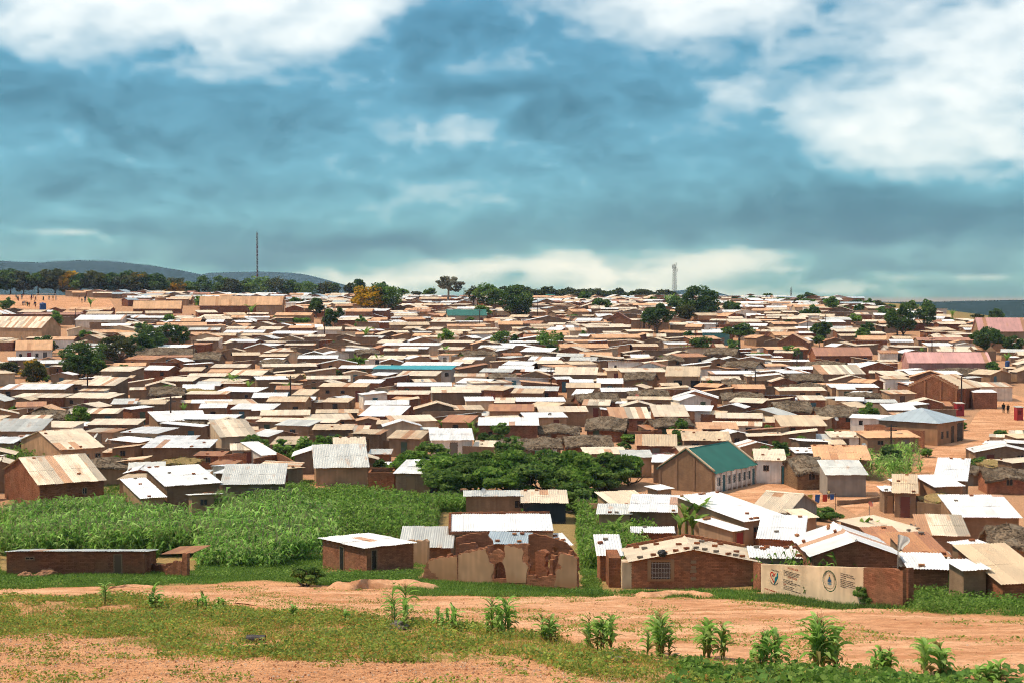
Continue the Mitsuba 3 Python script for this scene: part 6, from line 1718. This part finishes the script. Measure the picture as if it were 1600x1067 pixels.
def figure(stride, arm, carry=0):
    """Body, shirt and trousers (or wrap) of a standing or walking adult 1.7 m tall, facing -y."""
    hipL, hipR, kL, kR = (.09, 0, .88), (-.09, 0, .88), (.10, -stride * .5, .48), (-.10, stride * .35, .48)
    fL, fR = (.10, -stride * .55, .07), (-.10, stride, .08)
    shL, shR, eL, eR = (.19, 0, 1.40), (-.19, 0, 1.40), (.25, stride * .4, 1.13), (-.25, -stride * .3, 1.13)
    hL, hR = (.25, stride * .1 - .08, .88), (-.24, -stride * .6 - arm, .90 + arm)
    body = limb_hull([((kL, .055), (fL, .042)), ((kR, .055), (fR, .042)), ((fL, .042), ((fL[0], fL[1] - .15, .04), .035)), ((fR, .042), ((fR[0], fR[1] - .15, .04), .035)), ((eL, .042), (hL, .03)), ((eR, .042), (hR, .03)),
                      ((hL, .035), ((hL[0], hL[1] - .03, hL[2] - .10), .03)), ((hR, .035), ((hR[0], hR[1] - .04, hR[2] - .09), .03)), (((0, 0, 1.42), .055), ((0, -.01, 1.52), .052)), (((0, -.01, 1.60), .088), ((0, -.03, 1.55), .06)), (((0, 0, 1.05), .11), ((0, 0, 1.4), .1)), ((hipL, .08), (kL, .06)), ((hipR, .08), (kR, .06)), ((shL, .05), (eL, .045)), ((shR, .05), (eR, .045))])
    body = body + limb_hull([(((0, -.105, 1.575), .012), ((0, -.115, 1.555), .014))])
    shirt = limb_hull([((shL, .07), (shR, .07)), ((shL, .07), ((.12, 0, 1.0), .10)), ((shR, .07), ((-.12, 0, 1.0), .10)), (((.12, 0, 1.0), .10), ((-.12, 0, 1.0), .10)), ((shL, .068), ((.225, stride * .2, 1.24), .058)), ((shR, .068), ((-.225, -stride * .15, 1.24), .058)), (((0, 0, 1.3), .12), ((0, 0, 1.0), .12))])
    tr = limb_hull([(((.08, 0, .95), .105), ((-.08, 0, .95), .105)), ((hipL, .10), (kL, .078)), ((hipR, .10), (kR, .078)), ((kL, .078), ((fL[0], fL[1] * .95, .16), .062)), ((kR, .078), ((fR[0], fR[1] * .95, .17), .062))])
    return body, shirt, tr


FIGS = []
for s_, a_ in ((.0, .0), (.22, .05), (.32, .0), (.12, .25)):
    FIGS.append([(lambda q: (np.array(q.to_mesh().vert_properties[:, :3]), np.array(q.to_mesh().tri_verts)))(q) for q in figure(s_, a_)])
HAIR = m3.Manifold.sphere(.096, 12) ^ m3.Manifold.cube([.3, .3, .3], True).translate([0, .05, .09])
HAIR = (np.array(HAIR.to_mesh().vert_properties[:, :3]), np.array(HAIR.to_mesh().tri_verts))
_figs = {}


def person(x, b, label, shirt, trousers, turn=0.0, f=0, scale=1.0, group=None, at=None, h=None):
    P = gp(x, b)
    if h: scale = h / FPX * P[1] / 1.7
    key = thing('person', label, 'person', group, at)
    M = T().translate(P.tolist()).rotate([0, 0, 1], float(turn)).scale([float(scale)] * 3)
    for part, (V, Fc), c in (('body', FIGS[f][0], (.055, .030, .020)), ('shirt', FIGS[f][1], shirt), ('trousers', FIGS[f][2], trousers), ('hair', (HAIR[0] + [0, 0, 1.605], HAIR[1]), (.008, .007, .006))):
        k = (f, part, tuple(c))
        if k not in _figs: _figs[k] = vcol(V, Fc, c, 'matt_mat', True)
        scene[key + '__' + part] = {**_figs[k], 'to_world': M}


person(1420, 738, 'person in dark clothes walking on the dirt track by the roadside maize', (.015, .018, .03), (.02, .02, .025), 30, 1, h=22)
person(1329, 771, 'person in grey-brown clothes walking on the dirt track, left of two companions', (.06, .045, .04), (.03, .025, .03), 40, 2, h=18)
person(1344, 770, 'person in dark navy clothes on the dirt track, right of two companions', (.02, .02, .035), (.02, .02, .02), 20, 1, h=18)
person(1338, 771, 'small child walking between two adults on the dirt track', (.10, .07, .05), (.04, .03, .03), 20, 2, h=10)
person(1295, 779, 'person in pale yellow top crossing the churchyard', (.50, .42, .22), (.05, .03, .03), -60, 2, h=15)
person(1568, 645, 'person in dark clothes high on the dirt track, left one of a pair', (.02, .02, .02), (.02, .02, .025), 160, 1, h=16)
person(1575, 646, 'person in brown clothes high on the dirt track, right one of a pair', (.05, .03, .02), (.03, .025, .02), 170, 2, h=15)
person(1587, 649, 'person standing at the upper right beside the red kiosk', (.03, .03, .03), (.03, .03, .03), 0, 0, h=14)
person(1503, 0 + 672, 'person in dark clothes walking at the corner of the hipped-roof house', (.04, .03, .03), (.03, .03, .04), 30, 2, h=13)
rp = np.random.default_rng(77)
SH = [(.02, .02, .02), (.35, .33, .30), (.04, .06, .15), (.25, .05, .04), (.05, .09, .05), (.30, .20, .05)]
for i in range(34):
    x, y = (rp.uniform(22, 56), rp.uniform(466, 472)) if i < 13 else (rp.uniform(66, 88), rp.uniform(468, 473)) if i < 19 else (rp.uniform(122, 136), rp.uniform(469, 474)) if i < 26 else (rp.uniform(28, 60), rp.uniform(477, 482))
    person(x, y, 'far-off person', SH[i % 6], SH[(i * 5 + 2) % 6], rp.uniform(0, 360), i % 4, 1.0, 'people gathered on the football pitch', (x, y))
for x in (72, ):
    P = gp(72, 470)
    k = thing('goalpost', 'white football goalposts on the dirt pitch', 'goalpost')
    for part, a, b in (('post', [-3.6, 0, 0], [-3.6, 0, 2.4]), ('post', [3.6, 0, 0], [3.6, 0, 2.4]), ('crossbar', [-3.7, 0, 2.4], [3.7, 0, 2.4])):
        V, Fc = tube([P + a, P + b], [.09, .09], 6); put(k, part, vcol(V, Fc, (.5, .48, .45)))

# ---------------------------------------------------------------- smaller things
P = gp(1410, 930, 0); hp = 2.9
q0 = gp(1410, 948) + [-.02, .75, 1.75]
k = thing('flag_pole', 'thin pole with limp white cloth flag behind the brick end of the compound wall', 'flag')
V, Fc = tube([q0 - [0, 0, 2.2], q0 + [.02, 0, 1.30]], [.03, .022], 6); put(k, 'pole', vcol(V, Fc, (.30, .28, .25)))
X_, Z_ = np.meshgrid(np.linspace(0, 1, 9), np.linspace(0, 1, 11))
ox = (.03 + .40 * X_ * (1 - .55 * Z_) * (1 + .25 * np.sin(Z_ * 5))); oz = 1.30 - .72 * Z_ * (1 - .3 * X_) - .10 * X_ ** 2
V = np.stack([q0[0] + ox, q0[1] - .25 * X_ + .07 * np.sin(X_ * 9 + Z_ * 4), q0[2] + oz], -1).reshape(-1, 3)
Fq = np.array([(j * 9 + i, j * 9 + i + 1, (j + 1) * 9 + i + 1, (j + 1) * 9 + i) for j in range(10) for i in range(8)])
put(k, 'cloth', vcol(V, Fq, (.80, .81, .80), 'leaf_mat', True))


def log(x, y, L, R, c, name, label, ang=.15, hollow=True, tilt=0.0):
    P = gp(x, y) + [0, 0, R * .8]
    d = np.array([math.cos(ang), math.sin(ang) * .6, tilt]); d /= np.linalg.norm(d)
    e = np.cross(d, [0, 0, 1.]); e /= np.linalg.norm(e); g = np.cross(e, d)
    a = np.linspace(0, 2 * math.pi, 19)[:-1]
    V = []
    for t, rr_ in ((0, R), (.3, R * 1.04), (.7, R * .98), (1, R), (1, R * .82), (0, R * .82)):
        V.append(P + d * (t - .5) * L + (np.cos(a)[:, None] * e + np.sin(a)[:, None] * g) * rr_)
    V = np.vstack(V); m = 18
    Fc = []
    for q in range(6):
        for i in range(m):
            A_, B_ = q * m + i, q * m + (i + 1) % m
            C_, D__ = ((q + 1) % 6) * m + i, ((q + 1) % 6) * m + (i + 1) % m
            Fc += [(A_, B_, D__), (A_, D__, C_)]
    kk = thing(name, label, 'pipe' if hollow else 'log'); scene[kk] = vcol(V, np.array(Fc), c, 'paint_mat')


log(400, 1004, .62, .15, (.035, .03, .032), 'pipe_piece', 'short dark hollow pipe lying on the gravel in front', -.05)
log(968, 1034, .48, .09, (.16, .12, .10), 'log_piece', 'short greyish piece of wood lying among the roadside weeds', .1)
for (x, y, s_, nm, lb) in ((622, 982, .30, 'rock', 'lumpy grey rock beside the tall roadside maize in the middle'), (77, 899, .42, 'rubble_block', 'reddish lump of broken masonry in front of the long low shack'), (62, 901, .30, 'rubble_block', 'smaller lump of broken masonry left of the reddish lump'), (40, 902, .34, 'rubble_block', 'low flat lump of broken masonry at the left end of the shack'), (625, 886, .28, 'rubble_block', 'dark lump of brick rubble left of the lone wall fragment'), (668, 905, .34, 'rubble_block', 'heap of broken brick at the left corner of the ruin')):
    m = trimesh.creation.icosphere(3, 1.0); v = np.array(m.vertices)
    v = v * (1 + 1.1 * (nfbm(v * 1.6 + x, 3, 4) - .5))[:, None] * [s_ * 1.3, s_, s_ * .75]
    kk = thing(nm, lb, 'rock' if nm == 'rock' else 'rubble'); scene[kk] = vcol(v + gp(x, y) + [0, 0, s_ * .25], m.faces, (.17, .155, .145) if nm == 'rock' else (.30, .16, .10))
for (x0, x1, y, h_) in ((510, 690, 918, .42), (150, 260, 918, .16), (985, 1120, 931, .28)):
    n_ = 44; V, fs = [], []
    for i in range(n_):
        f = i / (n_ - 1); c = gp(x0 + (x1 - x0) * f, y + 1.5 * math.sin(f * 9))
        for j, (o_, z_) in enumerate(((-1.1, -.12), (-.6, .55), (-.1, 1), (.5, .7), (1.1, -.12))):
            w = nfbm(np.array([[c[0] * 1.3, o_ * 2, x0 * .1]]), 3, 2)[0]
            V.append([c[0], c[1] + o_ * (.7 + .4 * w), float(hgt(c[0], c[1] + o_)) + (z_ * h_ * (.5 + 1.0 * w) * math.sin(math.pi * min(1, f * 6, (1 - f) * 6) / 2) if z_ > 0 else -.12)])
        if i:
            fs += [((i - 1) * 5 + j, i * 5 + j, i * 5 + j + 1, (i - 1) * 5 + j + 1) for j in range(4)]
    struct('earth_mound', mikit.ply((np.array(V), np.array(fs)), 'road_mat', True))


def kiosk(x, y, w, h, c, label, name='kiosk'):
    P = gp(x, y); s = FPX / P[1]; W, H = w / s, h / s
    k = thing(name, label, 'kiosk')
    mb = MB(); mb.box(P + [-W / 2, 0, -.3], [W, .15, 0], [-.15, W * .9, 0], [0, 0, H * .93 + .3]); put(k, 'cabin', mb.col(c))
    mb = MB(); mb.box(P + [-W / 2 - .1, -.12, H * .93], [W + .2, .15, 0], [-.15, W * .9 + .25, .15], [0, 0, .07]); put(k, 'roof', mb.col((.4, .37, .34)))
    mb = MB(); mb.box(P + [-W * .3, -.02, H * .45], [W * .5, .03, 0], [0, .05, 0], [0, 0, H * .28]); put(k, 'hatch', mb.col(tuple(q * .4 for q in c)))


kiosk(1501, 650, 12, 21, (.30, .025, .03), 'small red kiosk on the dirt track below the stepped-gable hall'); kiosk(1331, 610, 11, 15, (.28, .05, .04), 'red-painted kiosk between the tan-roofed houses'); kiosk(1594, 657, 10, 22, (.33, .03, .03), 'red kiosk cut by the right edge of the photo')
# ---------------------------------------------------------------- the rest of the township, filled in between
from shapely.strtree import STRtree
NEAR_LIMIT = 520
def below(pts, d): return [(a, b + d) for a, b in pts]


TRACKQ = [(1560, 612), (1545, 625), (1520, 645), (1512, 660), (1495, 672), (1470, 690), (1445, 710), (1425, 728), (1390, 745), (1340, 762), (1300, 785), (1330, 820), (1372, 800), (1410, 775), (1452, 752), (1475, 728), (1500, 722), (1535, 712), (1580, 700), (1680, 680), (1680, 612)]
blocked_far = [wpoly([(1000, 790), (1018, 752), (1120, 766), (1190, 786), (1110, 800), (1040, 796)]), wpoly([(-60, 499), (-60, 482), (178, 482), (178, 490), (100, 492)]), wpoly([(168, 499), (168, 481), (300, 480), (445, 476), (445, 499)]), wpoly([(-20, 541), (-20, 514), (100, 511), (100, 536)]), wpoly([(-20, 578), (-20, 552), (100, 548), (100, 572)]), wpoly([(1410, 588), (1410, 567), (1560, 567), (1560, 586)]), wpoly([(1268, 574), (1268, 556), (1368, 556), (1368, 574)])]
blocked = [wpoly(TRACKQ), wpoly([(1120, 776), (1185, 750), (1190, 738), (1226, 738), (1296, 746), (1366, 760), (1310, 812), (1240, 806), (1180, 800)]), MAIZE, LOW, RIGHTF, ROAD, *blocked_far, PATH.buffer(.5), YARD.buffer(-.3), PITCH_P.buffer(1), wpoly([(590, 790), (590, 700), (700, 696), (900, 694), (1035, 715), (1035, 775), (900, 800)]), wpoly([(1366, 735), (1412, 712), (1414, 738), (1368, 752)]),
           wpoly([(560, 820), (560, 770), (900, 775), (900, 830)])]
taken = [p.buffer(.35) for p in FOOT if p.area > .5]
r8 = np.random.default_rng(808)
hand = sum(v.get('category') in ('house', 'shed') for v in labels.values())
RP = [('white', .25), ('cream', .23), ('tan', .15), ('grey', .07), ('stripe', .08), ('orange', .09), ('rust', .05), ('thatch', .08)]
WP = [('mud', .40), ('brick', .22), ('tan', .15), ('cream', .07), ('white', .08), ('plaster', .08)]
spots = []
y = 128.0
while y < 575:
    step = 5.0 + .0064 * y
    y += step
    x = -.372 * y - 6 + r8.uniform(0, 5)
    while x < .372 * y + 6:
        w = r8.uniform(3.0, 6.4) * (1 + .0005 * y)
        if r8.random() < .06 and y > 320: w *= 1.8
        rot = r8.normal(-2, 17)
        dp = r8.uniform(2.6, 4.3) * (1 + .0004 * y)
        px_, py_ = x, y + r8.normal(0, 1.2)
        spots.append((px_, py_, w, dp, rot)); x += w + r8.uniform(.3, 2.6) * (2.2 if r8.random() < .12 else 1)
tree_ = STRtree(taken + blocked)
geo = taken + blocked
cnt = 0
for (x, y, w, dp, rot) in spots:
    u0 = x / y
    if (u0 > .24 and y > 465) or (u0 > .30 and y > 395) or (u0 > .19 and y > 430 and r8.random() < .6): continue
    for shrink in (1.0, .72):
        c_, s_ = math.cos(math.radians(rot)), math.sin(math.radians(rot))
        ex, ey = np.array([c_, s_, 0]), np.array([-s_, c_, 0])
        W, L = w * shrink, dp * shrink
        Q = Polygon([(x, y), (x + c_ * W, y + s_ * W), (x + c_ * W - s_ * L, y + s_ * W + c_ * L), (x - s_ * L, y + c_ * L)])
        if not any(geo[i].intersects(Q) for i in tree_.query(Q)):
            break
    else:
        continue
    cx, cy = Q.centroid.x, Q.centroid.y
    big = y > 300
    rp_ = [p for _, p in RP]; u_ = cx / cy
    rc = RP[r8.choice(8, p=np.array(rp_) / sum(rp_))][0]
    if y > 330 and rc == 'thatch': rc = 'orange'
    if y > 330 and r8.random() < .22: rc = r8.choice(['orange', 'tan', 'cream'])
    if y > 470: rc = r8.choice(['white', 'cream', 'grey', 'tan', 'orange', 'tile', 'blue', 'white'])
    wc = WP[r8.choice(6, p=[p for _, p in WP])][0]
    H = r8.uniform(1.65, 2.35)
    z = max(float(hgt(x, y)), float(hgt(x + c_ * W, y + s_ * W)))
    roof = 'thatch' if rc == 'thatch' else r8.choice(['mono', 'mono', 'mono', 'monob', 'monor', 'monol', 'monor', 'gable', 'gablex', 'gablex'] if y < 330 else ['mono', 'mono', 'gable', 'gable', 'gablex', 'monob'])
    if roof in ('monor', 'monol') and W > 6: roof = 'mono'
    far = cnt + hand > NEAR_LIMIT
    house(np.array([x, y, z + H]), ex, ey, W, L, z + H, H, str(roof), 'white' if rc == 'thatch' else str(rc), str(wc), pitch=float(r8.uniform(2, 9)) if roof.startswith('mono') else float(r8.uniform(11, 18)), far=far, annex=not far and r8.random() < .4)
    cnt += 1
if FARW.ok():
    lb = {'kind': 'stuff', 'label': 'far-off houses of the township up to the skyline, too many to tell apart', 'category': 'houses'}
    scene['distant_houses__wall'] = FARW.uv('wall_mat'); scene['distant_houses__roof'] = FARR.uv('tin_mat'); labels['distant_houses'] = lb
    labels['distant_houses__wall'] = {'kind': 'stuff'}; labels['distant_houses__roof'] = {'kind': 'stuff'}
print('houses by hand', hand, 'filled', cnt, 'far', FARN[0])

FOOTT = STRtree([p for p in FOOT if p.area > .5]); FG = [p for p in FOOT if p.area > .5]
ng = 0
for t_ in range(5000):
    y = float(np.exp(r8.uniform(math.log(140), math.log(540)))); x = float(r8.uniform(-.36, .36) * y)
    Q = Point(x, y).buffer(.55)
    if any(FG[i].intersects(Q) for i in FOOTT.query(Q)) or any(b_.contains(Point(x, y)) for b_ in (PATH, YARD, PITCH_P, *blocked[:2])): continue
    px, py = pix([x, y, float(hgt(x, y))])
    hh = r8.uniform(1.6, 3.6) + (1.5 if y > 300 else 0); s_ = FPX / y
    if ng % 5 == 4: banana(px, py, hh, rn, 7)
    else: tree(px, py, py - hh * s_, hh * s_ * r8.uniform(.7, 1.2), ('mid', 'fresh', 'dark', 'mid', 'olive')[ng % 5], 'round', name='bush', label=('green bush', 'bright green bush', 'dark green bush', 'green bush', 'olive green bush')[ng % 5], group='bushes among the houses', n=900, trunk=.05)
    ng += 1
    if ng >= 90: break

# washing hung out in the yards
nw = 0
for t_ in range(4000):
    y = float(np.exp(r8.uniform(math.log(112), math.log(250)))); x = float(r8.uniform(-.35, .35) * y)
    Q = shapely.LineString([(x - 1.5, y), (x + 1.5, y + .4)]).buffer(.3)
    if any(FG[i].intersects(Q) for i in FOOTT.query(Q)) or any(b_.contains(Point(x, y)) for b_ in (PATH, ROAD, MAIZE, LOW, RIGHTF, *MEADOW[:2])): continue
    z = float(hgt(x, y)); px, py = pix([x, y, z + 1.2])
    key = thing('washing_line', 'washing line hung with clothes', 'washing line', 'washing lines in the yards', (px, py))
    for dx in (-1.5, 1.5):
        V, Fc = tube([[x + dx, y + dx * .13, z - .2], [x + dx, y + dx * .13, z + 1.55]], [.035, .03], 5); put(key, 'post', vcol(V, Fc, (.16, .11, .07)))
    V, Fc = tube([[x - 1.5, y - .2, z + 1.5], [x, y, z + 1.42], [x + 1.5, y + .2, z + 1.5]], [.012, .012, .012], 4); put(key, 'line', vcol(V, Fc, (.5, .5, .5)))
    for q in range(4):
        u = -1.1 + q * .7; wd, hh = r8.uniform(.35, .6), r8.uniform(.45, .85)
        gx = np.linspace(0, 1, 6); gz = np.linspace(0, 1, 6); GX, GZ = np.meshgrid(gx, gz)
        V = np.stack([x + u + GX * wd * (1 - .12 * GZ), y + (u + GX * wd) * .13 + .05 * np.sin(GX * 8 + q) * GZ, z + 1.43 - GZ * hh], -1).reshape(-1, 3)
        put(key, 'cloth', vcol(V, np.array([(j * 6 + i, j * 6 + i + 1, j * 6 + i + 7, j * 6 + i + 6) for j in range(5) for i in range(5)]), [(.55, .08, .05), (.06, .13, .35), (.62, .60, .56), (.55, .42, .08), (.08, .28, .16), (.40, .12, .25)][int(r8.integers(6))], 'matt_mat', True))
    nw += 1
    if nw >= 12: break

# boundary walls in the gaps between near houses
nb = 0
for (x, y, w, dp, rot) in spots[::5]:
    if not (150 < y < 330) or nb > 44: continue
    a = np.array([x + w + .2, y + dp * .5]); b = a + [r8.uniform(2.5, 6), r8.normal(0, .8)]
    if any(b_.buffer(1).contains(Point(*q)) for b_ in blocked[:2] for q in (a, b, (a + b) / 2)): continue
    pa, pb = pix([*a, float(hgt(*a))]), pix([*b, float(hgt(*b))])
    boundary([pa, pb], 1.5, ['mud', 'brick', 'plaster', 'mud'][nb % 4]); nb += 1

# ---------------------------------------------------------------- labels: where each thing stands among what one can find
LM = {'green-roofed church hall': (1105, 725), 'stepped-gable hall': (1470, 608), 'long pink roof': (1485, 556), 'orange-roofed school': (355, 474), 'grey-blue hipped roof': (1440, 655), 'teal-roofed house': (645, 570), 'acacia thicket': (800, 735),
      'tall maize field': (250, 820), 'tarpaulin-covered hut': (226, 728), 'ruined house': (780, 865), 'painted compound wall': (1300, 912), 'dark tree clump': (140, 558), 'red track kiosk': (1501, 640), 'tall eucalyptus': (700, 452), 'big round tree': (1093, 470),
      'yellow-and-green tree': (588, 466), 'twin dark trees': (790, 476), 'two-doorway tan house': (1074, 580), 'umbrella-shaped tree': (1155, 522), 'roofless brick room': (1000, 672), 'brown-gabled house': (90, 735), 'grey ribbed roof': (530, 720),
      'football pitch': (80, 470), 'red-tiled long roof': (1318, 548), 'barred-window house': (1085, 885), 'lattice telephone mast': (1054, 440), 'long low shack': (120, 880), 'white-roofed brick house': (795, 656), 'rust-streaked hall': (40, 500), 'cone-shaped tree': (1230, 502),
      'long white-fronted house': (45, 540), 'right-hand tree pair': (1428, 500), 'twin-crossarm pole': (267, 650), 'two-slope white roof': (1330, 845), 'far right tree': (1542, 530)}
groups = {}
for key, words_, px, py in PENDING:
    best, bd = None, 1e9
    for nm, (lx, ly) in LM.items():
        d = math.hypot((px - lx), (py - ly) * 1.8)
        if d < bd: best, bd, o = nm, d, (px - lx, py - ly)
    dx, dy = o
    rel = ('right of' if dx > 0 else 'left of') if abs(dx) > 1.1 * abs(dy) else ('behind' if dy < 0 else 'before')
    groups.setdefault((words_, f'{rel} the {best}'), []).append((px, py, key))
ORD = ['first', 'second', 'third', 'fourth', 'fifth', 'sixth', 'seventh', 'eighth', 'ninth', 'tenth']
for (words_, rel), ms in groups.items():
    ms.sort()
    for i, (px, py, key) in enumerate(ms):
        n_ = '' if len(ms) == 1 else f', {ORD[i] if i < 10 else str(i + 1) + {1: "st", 2: "nd", 3: "rd"}.get((i + 1) % 10 if i > 12 else 0, "th")} from left'
        labels[key]['label'] = f'{words_} {rel}{n_}'

# ---------------------------------------------------------------- the air
if HAZE:
    scene['air'] = {'type': 'homogeneous', 'albedo': rgb(.86, .95, .97), 'sigma_t': rgb(HAZE * .42, HAZE * .62, HAZE * 1.0)}
    scene['haze'] = {'type': 'cube', 'to_world': T().translate([0, 4200, 110]).scale([9000, 5200, 230]), 'bsdf': {'type': 'null'}, 'interior': {'type': 'ref', 'id': 'air'}}
    labels['haze'] = {'kind': 'stuff'}
    scene['camera']['medium'] = {'type': 'ref', 'id': 'air'}
